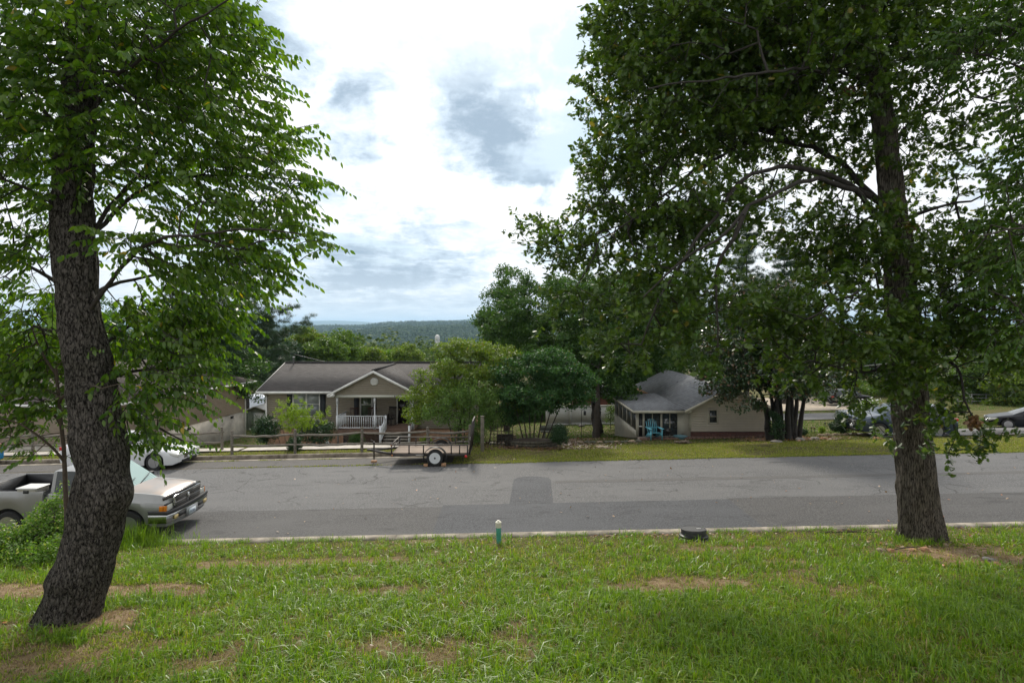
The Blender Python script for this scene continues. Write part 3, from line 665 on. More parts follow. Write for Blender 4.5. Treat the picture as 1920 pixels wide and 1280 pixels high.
B1 = [  # u v y ru rv ry weight
    (230, 30, YL, 240, 120, 1.8, .8), (60, 150, YL-.2, 150, 170, 1.7, 1.0), (330, 110, YL, 170, 90, 1.4, .9), (410, 60, YL, 90, 60, .8, .5), (230, 200, YL, 190, 120, 1.5, .7),
    (400, 250, YL, 150, 75, 1.2, .9), (500, 270, YL, 70, 45, .6, .5), (330, 330, YL+.4, 180, 80, 1.2, .7), (520, 350, YL+.2, 85, 28, .5, .75), (420, 400, YL, 150, 50, .9, .8),
    (535, 445, YL, 80, 22, .5, .8), (440, 490, YL, 95, 40, .7, 1.1), (330, 470, YL, 120, 50, .9, 1.0), (480, 545, YL+.5, 60, 22, .4, .4), (350, 560, YL+1.0, 120, 45, .9, 1.5),
    (290, 620, YL+1.0, 120, 55, .9, 1.6), (380, 595, YL+1.0, 50, 28, .5, .9), (310, 690, YL+.4, 70, 30, .6, .9), (420, 690, YL+.4, 25, 10, .2, .15), (270, 690, YL+.5, 50, 70, .5, 1.3),
    (260, 770, YL+.3, 40, 30, .4, 1.0), (330, 740, YL+.3, 30, 15, .3, .4), (280, 825, YL+.4, 30, 14, .3, .5),
    (40, 300, YL-.5, 120, 100, 1.3, .8), (30, 400, YL, 100, 60, 1.1, .6), (190, 430, YL-1.2, 45, 12, .4, .12), (50, 470, YL, 75, 32, .7, 1.1), (30, 560, YL+.5, 95, 50, 1.0, 1.1),
    (60, 640, YL+1.2, 100, 60, .8, 1.4), (200, 440, YL-1.1, 80, 18, .3, .2), (130, 345, YL-.8, 60, 16, .3, .2), (130, 235, YL-.9, 70, 60, .5, .5), (200, 300, YL-.6, 60, 40, .5, .4),
    (-120, 250, YL, 130, 260, 1.8, .5), (120, -180, YL, 330, 130, 2.2, .6), (80, -420, YL, 230, 150, 1.8, .35), (200, 90, YL-1.2, 120, 80, .6, .5)]
att = in_blobs(3400, B1)
ends = s1.attach(att, step=.25, arch=.07, back=.22)
c = P(150, 300, YL); p, d = twig_dirs(s1, ends, c, .9); d[:, 2] = d[:, 2]*.5-.05
pos, ld, wd, sz = spray(p, d, 15, .56, .118, 'droop', .2)
# long shoots arching out of the crown, leaves hanging from them in rows
SH = [(410, 20, 482, 75), (380, 112, 460, 128), (430, 150, 535, 178), (490, 200, 550, 224), (510, 275, 600, 232), (540, 330, 637, 350), (520, 372, 594, 388), (535, 418, 601, 436), (545, 462, 629, 457), (500, 485, 548, 508), (490, 525, 548, 552),
      (410, 540, 468, 536), (385, 590, 457, 603), (335, 636, 402, 652), (335, 668, 426, 700), (340, 708, 459, 727), (310, 728, 453, 762), (292, 746, 415, 780), (300, 782, 372, 808), (250, 842, 375, 850), (240, 812, 330, 832), (330, 690, 440, 708), (150, 665, 195, 655),
      (40, 430, -20, 445), (60, 470, -10, 480), (95, 455, 20, 462), (110, 380, 40, 390), (330, 560, 420, 575), (430, 300, 520, 300), (450, 100, 505, 105), (430, 225, 500, 245), (470, 395, 560, 410), (300, 640, 370, 665), (280, 700, 350, 722)]
A_ = []; Dn = []
for (u0, v0, u1, v1) in SH:
    for k in range(3):
        dy = rng.uniform(-.55, .55)+(.3 if v0 > 560 else 0); j = rng.normal(0, 20, 4) if k else np.zeros(4)
        a = P(u0+j[0], v0+j[1], YL+dy); b = P(u1+j[2], v1+j[3], YL+dy+rng.uniform(-.15, .15)); A_.append(a); Dn.append(b-a)
A_ = np.array(A_); Dn = np.array(Dn); e2 = s1.attach(A_, step=.25, arch=.05, back=.2)
Ls = np.linalg.norm(Dn, axis=1)
for a, d_, L_, e in zip(A_, Dn, Ls, e2):
    prev = e
    for i in range(1, 7):
        t = i/6; prev = s1.node(a+d_*t+np.array([0, 0, .10*L_*4*t*(1-t)]), prev, .007*(1-.75*t))
    n_ = int(L_/.045); t = np.clip((np.arange(n_)+.5+rng.normal(0, .35, n_))/n_, 0, 1); q = a+d_*t[:, None]+np.array([0, 0, 1.])*(.10*L_*4*t*(1-t))[:, None]; D_ = nrm(np.repeat(d_[None], n_, 0)); sd_ = nrm(np.cross(D_, np.array([0, 0, 1.])))*np.where(np.arange(n_) % 2, 1, -1)[:, None]
    pos = np.concatenate([pos, q]); ld = np.concatenate([ld, D_*.35+sd_*.38+np.array([0, 0, -.95])+rng.normal(0, .30, (n_, 3))]); wd = np.concatenate([wd, D_*.85+rng.normal(0, .2, (n_, 3))]); sz = np.concatenate([sz, .145*(1-.55*t**2)*rng.uniform(.75, 1.12, n_)])
leaf_cloud('crown', pos, ld, wd, sz, T_CHERRY, CH_LEAF, T1)
twigs(s1, ends, d, .42)
s1.mesh('branches', mat('dark twig bark', (.030, .024, .019), .9, var=.4, vscale=12, bump=.4, bscale=40), T1, tip=.0035, pw=.40, rmax=.06)
# the hollow scar low on its trunk
mb = MB(); cs = P(162, 1030, YL); 

# ---- the young sapling beside it
YS = YL+.9
T2 = empty('sapling', (0, 0, 0), label='slim young tree with bright hanging leaves just left of the leaning trunk', cat='tree')
sx, sy = hit(128, 1010); s2 = Skel()
pr = [(128, 1012, 0), (124, 940, 0), (121, 870, 0), (116, 800, 0), (110, 740, 0), (105, 690, 0)]
ids = s2.path([P(u, v, YS+o) for u, v, o in pr], .042, .024, step=.12, wig=.01)
for L in [[(120, 870, 0), (85, 825, -.3), (40, 790, -.5), (-20, 780, -.6)], [(115, 800, 0), (60, 730, .2), (10, 690, .4)], [(110, 760, 0), (150, 720, -.6), (190, 730, -1.7)], [(105, 700, 0), (70, 650, 0), (60, 600, .2)]]:
    p = [P(u, v, YS+dy) for u, v, dy in L]; k = s2.near(p[0]); s2.path([s2.p[k]]+p[1:], .025, .008, par=k, step=.15, wig=.03)
B2 = [(70, 800, YS, 110, 45, .5, .9), (30, 740, YS, 110, 60, .6, 1), (120, 720, YS+.2, 70, 60, .5, .7), (60, 670, YS+.3, 110, 55, .7, .7), (-60, 760, YS, 90, 90, .6, .5), (190, 745, YL-.9, 38, 16, .15, .12), (20, 855, YS-.3, 60, 12, .2, .3), (215, 720, YL-.8, 30, 30, .15, .1), (110, 850, YS, 50, 15, .2, .2)]
att = in_blobs(330, B2); ends = s2.attach(att, step=.18, arch=.05); p, d = twig_dirs(s2, ends, P(110, 800, YS), .9); d[:, 2] *= .4
pos, ld, wd, sz = spray(p, d, 12, .36, .11, 'droop', .2)
leaf_cloud('crown', pos, ld, wd, sz, T_CHERRY, CH_LEAF, T2); twigs(s2, ends, d, .3); s2.mesh('trunk', mat('sapling bark', (.07, .05, .036), .85, var=.3, vscale=20), T2, tip=.004, pw=.4, sides=8)

# ---- the big oak on the right
ox, oy = hit(1730, 1012); print('oak', ox, oy); YO = oy
T3 = empty('oak_tree', (0, 0, 0), label='big oak with straight furrowed trunk and wide dark lobed crown at the right', cat='tree')
prof = [(1732, 1040, 84), (1730, 1012, 78), (1724, 960, 72), (1720, 900, 68), (1712, 820, 64), (1706, 740, 61), (1698, 640, 58), (1690, 560, 56), (1683, 480, 54), (1675, 400, 50), (1665, 300, 45), (1652, 200, 40), (1640, 100, 34), (1630, 0, 30), (1625, -150, 26), (1620, -350, 18), (1615, -560, 9)]
ctrl = [(*P(u, v, YO), w/2*YO/FPX*.96-.012) for u, v, w in prof]
trunk_mesh('trunk', ctrl, BARK2, T3, 200, .04, .06, .17, [(3.0, pi, .05, .5)], 6.0)
s3 = Skel(); ids = s3.path([c[:3] for c in ctrl], .3, .08, step=.3)
for k in ids: s3.r[k] = .03
LB = [
    [(1665, 410, 0), (1610, 340, .2), (1560, 290, .2), (1480, 258, .2), (1400, 268, .1), (1330, 300, 0), (1270, 350, -.3), (1200, 400, -.8), (1130, 450, -1.2)],
    [(1480, 258, .2), (1400, 243, .8), (1270, 245, 1.2), (1190, 300, 1.4), (1120, 370, 1.5), (1070, 430, 1.6), (1030, 500, 1.6)],
    [(1640, 405, 0), (1570, 325, -.7), (1480, 305, -1.3), (1410, 330, -1.8), (1350, 385, -2.2), (1290, 470, -2.5), (1240, 560, -2.6), (1200, 640, -2.7)],
    [(1660, 430, 0), (1590, 350, -1.2), (1530, 325, -2.0), (1440, 370, -2.8), (1370, 420, -3.2), (1300, 470, -3.5), (1200, 560, -3.6)],
    [(1400, 390, -3.0), (1360, 450, -3.2), (1345, 540, -3.2), (1340, 610, -3.2)],
    [(1640, 120, 0), (1570, 80, .3), (1480, 60, .6), (1350, 20, .8), (1250, 10, 1)], [(1645, 180, 0), (1560, 130, -1.5), (1450, 130, -2.5), (1330, 150, -3.2), (1220, 160, -3.4)],
    [(1640, 200, 0), (1560, 190, 1.5), (1440, 180, 2.5), (1300, 170, 3.0), (1180, 170, 3.2)],
    [(1690, 560, 0), (1640, 540, -1.5), (1580, 560, -2.6), (1520, 600, -3.2)], [(1690, 600, 0), (1740, 560, -1.2), (1800, 560, -2.0), (1860, 600, -2.4)],
    [(1680, 420, 0), (1740, 380, -.5), (1800, 390, -.8), (1880, 360, -1)], [(1665, 300, 0), (1740, 200, .6), (1820, 150, 1.0), (1900, 120, 1.2)],
    [(1700, 680, 0), (1640, 690, -1.2), (1560, 690, -2.2), (1490, 680, -2.8)], [(1705, 700, 0), (1780, 660, -1.0), (1815, 700, -1.5), (1790, 760, -1.8), (1830, 800, -2.0)],
    [(1640, 80, 0), (1700, -40, -1), (1780, -140, -1.6)], [(1630, 0, 0), (1540, -100, -1), (1400, -180, -1.5)], [(1625, -60, 0), (1560, -200, 1.5), (1450, -280, 2.5)],
    [(1690, 640, 0), (1640, 640, 1.5), (1560, 620, 2.2), (1480, 610, 2.8)]]
for L in LB:
    p = [P(u, v, YO+dy) for u, v, dy in L]; k = s3.near(p[0]); s3.path([s3.p[k]]+p[1:], .078 if len(L) > 6 else .05, .014, par=k, step=.3, wig=.10)
B3 = [
    (1290, 70, YO, 190, 90, 3.2, 1.0), (1200, 170, YO, 110, 80, 2.4, .7), (1400, 120, YO, 190, 130, 3.2, 1.0), (1560, 60, YO, 160, 120, 3.0, .9), (1480, 200, YO, 190, 70, 3.0, .8), (1150, 60, YO, 55, 60, 1.2, .5),
    (1200, 290, YO, 110, 60, 2.4, .8), (1330, 250, YO, 150, 55, 2.6, .7), (1130, 330, YO+1, 50, 40, .8, .4), (1150, 400, YO+.5, 95, 55, 1.4, .9), (1030, 440, YO+1.3, 65, 32, .7, .75), (1100, 470, YO+.6, 85, 45, 1.2, .9),
    (1040, 490, YO+1.2, 40, 22, .5, .3), (1250, 420, YO, 100, 65, 1.6, 1.0), (1230, 515, YO-1.5, 95, 60, 1.4, 1.0), (1330, 390, YO-1, 120, 55, 1.8, .9), (1130, 555, YO-.5, 85, 38, .9, .6), (1030, 580, YO-.6, 50, 45, .6, .18),
    (1150, 635, YO-1.0, 60, 45, .7, .4), (1205, 650, YO-2.0, 75, 36, .8, .5), (1250, 585, YO-2.5, 80, 55, 1.0, .9), (1340, 545, YO-2.8, 60, 85, .9, .8), (1345, 665, YO-3, 70, 32, .6, .5),
    (1450, 590, YO-2, 80, 60, 1.2, .5), (1540, 600, YO-2.0, 110, 90, 1.6, 1.0), (1600, 500, YO-.5, 90, 90, 1.8, .8), (1560, 440, YO, 100, 70, 2.0, .9), (1620, 660, YO-1.2, 110, 60, 1.6, 1.0), (1500, 680, YO-2.2, 80, 40, 1.0, .5),
    (1600, 740, YO-1.2, 50, 30, .7, .35), (1700, 720, YO-1.7, 55, 35, .4, .6), (1700, 600, YO-1.8, 70, 70, .6, .7), (1790, 620, YO-1, 90, 70, 1.2, .9), (1840, 560, YO-1, 90, 50, 1.3, .8), (1870, 650, YO-1.5, 60, 50, 1, .5),
    (1780, 720, YO-1.2, 60, 30, .6, .5), (1790, 775, YO-1.6, 40, 45, .5, 1.3), (1845, 815, YO-1.9, 34, 30, .4, 1.2), (1780, 835, YO-1.6, 34, 25, .4, 1.0), (1745, 800, YO-1.3, 18, 45, .3, .8), (1840, 700, YO-1.5, 45, 30, .5, .3),
    (1740, 480, YO, 80, 80, 1.4, .8), (1840, 470, YO+.2, 80, 60, 1.2, .9), (1760, 330, YO, 70, 80, 1.5, .32), (1740, 220, YO, 80, 70, 1.6, .4), (1700, 100, YO, 100, 90, 2.2, .7), (1850, 60, YO+.5, 100, 60, 1.6, .5), (1860, 200, YO+.5, 70, 50, 1.4, .25),
    (1600, 280, YO, 100, 60, 2.0, .6), (1480, 350, YO+1.8, 120, 45, 1.2, .35), (1660, 380, YO-1.2, 50, 50, .6, .3), (1690, 820, YO+.9, 25, 40, .3, .12), (1665, 800, YO-1.2, 28, 28, .3, .6),
    (1400, -120, YO, 300, 110, 3.5, .5), (1650, -300, YO, 260, 160, 3.0, .4), (1830, -100, YO, 200, 110, 2.8, .35), (2020, 350, YO, 120, 350, 2.2, .35), (1320, 300, YO+3.4, 220, 60, .7, .3)]
att = in_blobs(7400, B3, .42)
ends = s3.attach(att, step=.3, arch=.04, back=.25)
p, d = twig_dirs(s3, ends, P(1640, 300, YO), .55)
pos, ld, wd, sz = spray(p, d, 19, .38, .132, 'ros', .2)
leaf_cloud('crown', pos, ld, wd, sz, T_OAK, OAK_LEAF, T3)
twigs(s3, ends, d, .30); s3.mesh('branches', mat('dark branch bark', (.022, .018, .014), .9, var=.4, vscale=12, bump=.4, bscale=40), T3, tip=.004, pw=.43, rmax=.13)
# two bunches of dead brown oak leaves caught on it
for u, v, dy, n in ((1705, 425, -.35, 90), (1585, 175, -.6, 90), (1825, 790, -2.0, 60)):
    c = P(u, v, YO+dy); pos = c+rng.normal(0, .045, (n, 3)); leaf_cloud('dead_leaf_bunch', pos, rng.normal(0, 1, (n, 3))-np.array([0, 0, .8]), rng.normal(0, 1, (n, 3)), np.full(n, .12), T_OAK, leaf_mat('dead leaves', (.10, .05, .02), (.19, .10, .04), .1), T3)

# ---- tree whose boughs reach in from beyond the right edge
T4 = empty('shade_tree', (0, 0, 0), label='leafy tree outside the right edge whose boughs hang into the upper corner', cat='tree')
YR = 10.6; s4 = Skel(); gx = (2130-960)/FPX*YR
ctrl = [(gx, YR, G(gx, YR)-.2, .26), (gx, YR, G(gx, YR)+2.5, .21), (gx-.2, YR, 6, .18), (gx-.1, YR, 10, .12), (gx, YR, 13, .04)]
trunk_mesh('trunk', ctrl, BARK2, T4, 60, .08, .02, .08)
ids = s4.path([c[:3] for c in ctrl], .1, .05, step=.3)
for L in [[(2120, 300, 0), (2000, 200, 0), (1920, 120, .2), (1830, 100, .2)], [(2120, 500, 0), (2000, 450, -.3), (1900, 420, -.4), (1840, 440, -.5)], [(2120, 620, 0), (2000, 600, -.3), (1900, 600, -.5)], [(2120, 150, 0), (2000, 50, .3), (1880, 10, .4)]]:
    p = [P(u, v, YR+dy) for u, v, dy in L]; k = s4.near(p[0]); s4.path([s4.p[k]]+p[1:], .05, .012, par=k, step=.25, wig=.06)
B4 = [(1850, 90, YR, 95, 50, .8, 1), (1900, 20, YR, 90, 50, .9, 1), (1905, 200, YR, 50, 35, .5, .35), (1890, 420, YR, 60, 45, .6, .8), (1880, 490, YR, 70, 40, .6, .8), (1890, 560, YR, 70, 40, .6, 1.0), (1895, 640, YR, 60, 35, .5, .8), (2010, 300, YR, 80, 350, 1.2, .8), (1900, 330, YR, 40, 30, .5, .35)]
att = in_blobs(800, B4); ends = s4.attach(att, step=.25, arch=.05); p, d = twig_dirs(s4, ends, P(2100, 300, YR), .7); d[:, 2] *= .5
pos, ld, wd, sz = spray(p, d, 14, .36, .12, 'droop', .3)
leaf_cloud('crown', pos, ld, wd, sz, T_CHERRY, leaf_mat('shade leaves', (.032, .085, .010), (.085, .150, .016), .38, None, 0, .4, (2, 2.1, .5)), T4)
twigs(s4, ends, d, .3); s4.mesh('branches', BARKT, T4, tip=.005, pw=.42, rmax=.08)
# ================================================================ trees and shrubs beyond the road
def cloud_tree(name, label, cat, trunkpts, blobs, nclump, rc, nleaf, size, m, bark=None, group=None, flat=.65, tmpl=T_RHOMB, up=.35, tip=.012, shell=.4, crown='crown', stems=None, worldb=False, tr=.15, hang=.0):
    """crown of many leaf clumps joined to the trunk by limbs; blobs as for in_blobs, or world-space (x,y,z,rx,ry,rz,w)"""
    if worldb:
        w = np.array([b[3]*b[4]*b[5]*b[6] for b in blobs], float)**.8; w /= w.sum(); o_ = []
        for b, k in zip(blobs, rng.multinomial(nclump, w)):
            d = nrm(rng.normal(size=(k, 3))); o_.append(np.array(b[:3])+d*rng.random((k, 1))**shell*np.array(b[3:6]))
        cc = np.concatenate(o_)
    else: cc = in_blobs(nclump, blobs, shell)
    root = empty(name, (0, 0, 0), label=label, cat=cat, group=group)
    bark = bark or BARKT
    if trunkpts:
        s = Skel()
        for tp in (stems or [trunkpts]):
            s.path([q[:3] for q in tp], tp[0][3], tp[-1][3], step=.4, wig=.04*(tp[0][3]/.15))
        s.attach(cc, step=.6, arch=.05, back=.25)
        s.mesh('trunk', bark, root, tip=tip, pw=.42, rmax=tr*2)
    r = rc*rng.uniform(.6, 1.25, len(cc))
    u = nrm(rng.normal(size=(len(cc), nleaf, 3))); u[..., 2] = np.where(u[..., 2] < 0, u[..., 2]*.55, u[..., 2])
    pos = cc[:, None]+u*(rng.random((len(cc), nleaf, 1))**.35)*r[:, None, None]*np.array([1, 1, flat])
    if hang: pos[..., 2] -= hang*rng.random(pos.shape[:2])
    ld = np.cross(u, rng.normal(size=u.shape))+.5*u+np.array([0, 0, -.15]); nz = u+np.array([0, 0, up])+rng.normal(0, .45, u.shape); wd = np.cross(nz, ld)
    leaf_cloud(crown, pos.reshape(-1, 3), ld.reshape(-1, 3), wd.reshape(-1, 3), size*rng.uniform(.6, 1.3, len(cc)*nleaf), tmpl, m, root)
    return root
def stem(u, v0, v1, y, r0, r1, du=0):
    a = P(u, v0, y); b = P(u+du, v1, y); mid = (a+b)/2
    return [(*a, r0), (*mid, (r0+r1)/2), (*b, r1)]
def gstem(u, y, v1, r0, r1, du=0):
    x = (u-960)/FPX*y; a = np.array([x, y, G(x, y)-.15]); b = P(u+du, v1, y); mid = (a+b)/2
    return [(*a, r0), (*mid, (r0+r1)/2), (*b, r1)]
LM_DOG = leaf_mat('dogwood leaves', (.070, .130, .014), (.150, .210, .026), .38, (.20, .15, .04), .02, .5, (1.8, 1.8, .5), .3)
LM_DARK = leaf_mat('dark broadleaf', (.026, .072, .012), (.068, .130, .022), .25, None, 0, .5, (1.8, 2, .5), .3)
LM_CHN = leaf_mat('glossy green leaves', (.022, .070, .020), (.055, .125, .032), .28, (.11, .10, .03), .02, .58, (1.8, 2, .6), .3)
LM_PINE = leaf_mat('pine needles', (.022, .055, .026), (.048, .090, .038), .15, None, 0, .55, (1.5, 1.6, .6), .3)
LM_BRIGHT = leaf_mat('bright leaves', (.065, .140, .014), (.140, .225, .022), .40, None, 0, .5, (1.8, 1.9, .5), .3)
LM_FORS = leaf_mat('lime leaves', (.140, .240, .012), (.240, .340, .022), .45, None, 0, .5, (1.6, 1.6, .4), .3)
LM_MID = leaf_mat('mid green leaves', (.050, .110, .014), (.115, .180, .028), .33, None, 0, .5, (1.8, 1.9, .5), .3)
LM_MAG = leaf_mat('magnolia leaves', (.018, .046, .014), (.040, .078, .022), .1, (.13, .075, .035), .15, .28, (1.4, 1.4, .5), .6)
LM_BOX = leaf_mat('dense evergreen leaves', (.014, .042, .014), (.032, .075, .020), .15, None, 0, .5, (1.6, 1.8, .5), .3)
# dark tall tree behind the yard
cloud_tree('broadleaf_tree', 'tall dark green tree rising behind the yard between the two houses', 'tree', gstem(1120, 38, 560, .40, .12, -10),
    [(1120, 560, 38, 110, 55, 4, 1), (1060, 640, 38, 110, 70, 4, 1), (1010, 590, 38, 80, 50, 3, .7), (950, 600, 38, 50, 45, 2, .6), (1180, 640, 38, 90, 80, 4, 1), (1110, 700, 38, 110, 40, 4, .8), (960, 550, 38, 30, 45, 1.5, .4), (1200, 560, 38, 80, 50, 3, .7), (1010, 665, 38, 60, 40, 3, .5), (1160, 745, 38, 40, 40, 2, .4)],
    560, .62, 150, .19, LM_DARK, tr=.4)
cloud_tree('broadleaf_tree', 'feathery topped dark tree standing left of the tall dark tree', 'tree', gstem(950, 44, 545, .30, .05, 0),
    [(945, 520, 44, 16, 22, 1, .5), (940, 560, 44, 35, 30, 1.6, .8), (930, 605, 44, 42, 30, 2, 1), (950, 650, 44, 50, 40, 2.5, .8), (980, 540, 44, 25, 25, 1.3, .5)], 260, .5, 100, .17, LM_DARK, flat=1.1, tr=.3)
cloud_tree('broadleaf_tree', 'dark tree closing the gap between the white fence and the screened porch', 'tree', gstem(1118, 34, 690, .28, .08, 4),
    [(1120, 700, 35, 50, 35, 2, 1), (1150, 735, 35, 35, 28, 1.5, .6), (1130, 650, 35, 60, 40, 2, .8)], 120, .5, 90, .16, LM_DARK, tr=.3)
cloud_tree('broadleaf_tree', 'broad dark tree joining the tall dark tree to the right house roof', 'tree', gstem(1235, 46, 600, .32, .1),
    [(1240, 590, 46, 70, 50, 4, 1), (1180, 560, 46, 60, 40, 3, .7), (1230, 660, 46, 80, 40, 4, 1), (1060, 545, 47, 50, 30, 3, .7), (1300, 620, 46, 50, 50, 3, .6)], 330, .7, 120, .22, LM_DARK, tr=.35)
# dogwood beside the trailer, layered
cloud_tree('dogwood_tree', 'yellow green dogwood with layered boughs beside the porch steps', 'tree', gstem(860, 29.5, 720, .13, .06, 10),
    [(870, 655, 29.5, 55, 18, 1.6, 1), (930, 665, 29.5, 40, 20, 1.4, .9), (848, 690, 29.5, 42, 16, 1.5, 1), (900, 700, 29.5, 70, 20, 1.8, .9), (800, 740, 29, 42, 18, 1.3, 1), (795, 775, 28.6, 36, 20, 1.2, 1), (860, 740, 28.5, 60, 25, 1.4, .9), (935, 740, 28.5, 50, 22, 1.2, .8), (975, 760, 28.2, 28, 14, .8, .5), (860, 720, 29, 90, 60, 1.8, .5)],
    420, .40, 90, .115, LM_DOG, flat=.42, up=.9, tr=.14)
cloud_tree('flowering_shrub', 'upright many stemmed green shrub rising behind the utility trailer', 'shrub', gstem(880, 26.8, 770, .05, .03),
    [(855, 745, 26.8, 42, 28, .8, 1), (895, 745, 26.8, 40, 35, .9, 1), (880, 790, 26.8, 60, 28, .9, 1), (830, 775, 26.8, 40, 25, .8, .7), (925, 780, 26.8, 28, 25, .7, .6), (880, 825, 26.8, 35, 22, .7, .9)],
    230, .26, 55, .085, leaf_mat('shrub leaves', (.060, .125, .022), (.130, .215, .045), .35, None, 0, .45, (1.8, 1.9, .6), .4), flat=1.5, tr=.05,
    stems=[gstem(u, 26.8, 735+abs(u-880)*.6, .03, .008, (u-880)*.5) for u in (850, 862, 872, 880, 890, 903, 915)])
# multi-stem tree with drooping glossy boughs
cloud_tree('cherry_tree', 'small multi stemmed tree with glossy tiers above a low stone planter', 'tree', gstem(997, 27.5, 760, .06, .03),
    [(1035, 690, 27.5, 62, 28, 1.6, 1), (1000, 665, 27.5, 35, 15, 1, .5), (1075, 720, 27.3, 45, 26, 1.4, 1), (1010, 735, 27.2, 70, 24, 1.6, 1), (1085, 745, 27.2, 30, 20, .9, .9), (1100, 705, 27.3, 22, 22, .8, .6), (970, 750, 27.5, 40, 30, 1, .9), (960, 700, 27.8, 35, 30, 1, .6), (1040, 660, 27.8, 25, 10, .7, .4), (1020, 760, 27.5, 60, 12, 1.4, .5), (955, 775, 27.5, 25, 25, .9, .4)],
    360, .36, 90, .125, LM_CHN, flat=.5, up=.7, tr=.06, hang=.15,
    stems=[gstem(u, 27.4+.1*k, 745, .045, .02, (u-997)*1.9) for k, u in enumerate((985, 990, 995, 1000, 1006, 1012, 1018))])
# magnolia with its row of dark trunks
MT = [gstem(u, 27.6+.25*(k % 3), 740, .21-.03*(k % 3), .08, (u-1475)*.6) for k, u in enumerate((1446, 1457, 1467, 1477, 1487, 1496, 1462, 1482))]
cloud_tree('magnolia_tree', 'dark glossy magnolia on a cluster of black trunks beside the right house', 'tree', MT[0],
    [(1425, 570, 28, 70, 45, 2.4, 1), (1400, 640, 28, 75, 50, 2.4, 1), (1470, 640, 28, 85, 60, 2.6, 1), (1370, 700, 27.6, 60, 38, 1.6, 1), (1450, 710, 27.5, 80, 35, 2.2, 1), (1530, 690, 27.6, 55, 45, 1.8, .8), (1350, 735, 27.4, 32, 18, .9, .5), (1400, 755, 27.3, 45, 14, 1.1, .6), (1520, 740, 27.6, 40, 20, 1.2, .6), (1440, 600, 28, 60, 60, 2, .5)],
    560, .45, 100, .16, LM_MAG, tmpl=T_RHOMB, flat=.8, tr=.16, stems=MT, bark=mat('dark wet bark', (.016, .013, .010), .85, var=.5, vscale=8))
cloud_tree('climbing_ivy', 'leafy ivy clump wrapped around the foot of the black magnolia trunks', 'plant', None, [(1458, 800, 27.3, 12, 28, .3, 1), (1448, 770, 27.3, 8, 15, .2, .6)], 26, .18, 60, .09, LM_BOX, crown='foliage')
# pines
def pine(name, label, u, y, vt, spread, m, rows=11, seed=0, dens=1.0, group='tall pines behind the houses', lean=0, v_low=700):
    root = empty(name, (0, 0, 0), label=label, cat='tree', group=group); s = Skel()
    x = (u-960)/FPX*y; z0 = G(x, y); top = P(u+lean, vt, y); s.path([(x, y, z0-.2), (*(np.array([x, y, z0])*.5+top*.5),), tuple(top)], .30, .03, step=.6, wig=.05)
    zl = P(u, v_low, y)[2]; cc = []; H = top[2]-zl
    for k in range(rows):
        f = k/(rows-1); z = zl+H*f**.9; R = spread*(1-f)**.6*rng.uniform(.75, 1.1)+.35
        for j in range(int(rng.integers(5, 8))):
            a = rng.uniform(0, 2*pi); RR = R*rng.uniform(.45, 1.15); n = max(3, int(RR*2.4*dens)); dz = rng.uniform(-.05, .35)
            for i in range(n):
                t = (i+1)/n; c = np.array([top[0]*f+x*(1-f)+cos(a)*RR*t, y+sin(a)*RR*t, z+RR*t*dz+.12*RR*t*t])
                for q in range(2): cc.append(c+rng.normal(0, .12, 3)+np.array([-sin(a), cos(a), 0])*rng.normal(0, .35)*t*RR*.45)
    cc = np.array(cc); s.attach(cc, step=.7, arch=0, back=.5); s.mesh('trunk', BARKT, root, tip=.010, pw=.4, rmax=.3)
    n = 17; pos = np.repeat(cc, n, 0)+rng.normal(0, .16, (len(cc)*n, 3))*np.array([1, 1, .45]); ld = rng.normal(0, 1, (len(pos), 3))*np.array([1, 1, .5])+np.array([0, 0, .35]); wd = rng.normal(0, 1, (len(pos), 3))
    leaf_cloud('crown', pos, ld, wd, rng.uniform(.30, .52, len(pos)), T_NEEDLE, m, root); return root
pine('pine_tree', 'open crowned white pine reaching above the gap between the two left houses', 462, 52, 455, 6.6, LM_PINE, 12, dens=.9)
pine('pine_tree', 'shorter dense pine filling the space left of the middle house roof', 425, 47, 585, 4.6, LM_PINE, 9, v_low=735)
pine('pine_tree', 'low spreading pine just behind the left end of the middle roof', 500, 56, 600, 4.0, LM_PINE, 8, v_low=720)
pine('pine_tree', 'pine behind the leftmost house partly hidden by the leaning tree', 350, 58, 520, 5.0, LM_PINE, 10)
pine('pine_tree', 'tall pine showing through the oak branches above the right house', 1400, 62, 430, 4.5, LM_PINE, 13, v_low=640)
pine('pine_tree', 'thinner pine left of the one above the right house', 1310, 66, 500, 4.5, LM_PINE, 11, v_low=650)
pine('pine_tree', 'pine top standing right of the tallest pine behind the magnolia', 1470, 64, 470, 4.5, LM_PINE, 12, v_low=650)
cloud_tree('broadleaf_tree', 'dark leafy tree beneath the pines at the left house corner', 'tree', gstem(395, 46, 690, .25, .1),
    [(385, 650, 46, 70, 50, 3, 1), (440, 700, 45, 60, 40, 3, 1), (330, 640, 46, 60, 45, 3, .7), (470, 730, 44, 35, 25, 2, .5)], 200, .6, 75, .20, LM_DARK, tr=.3)
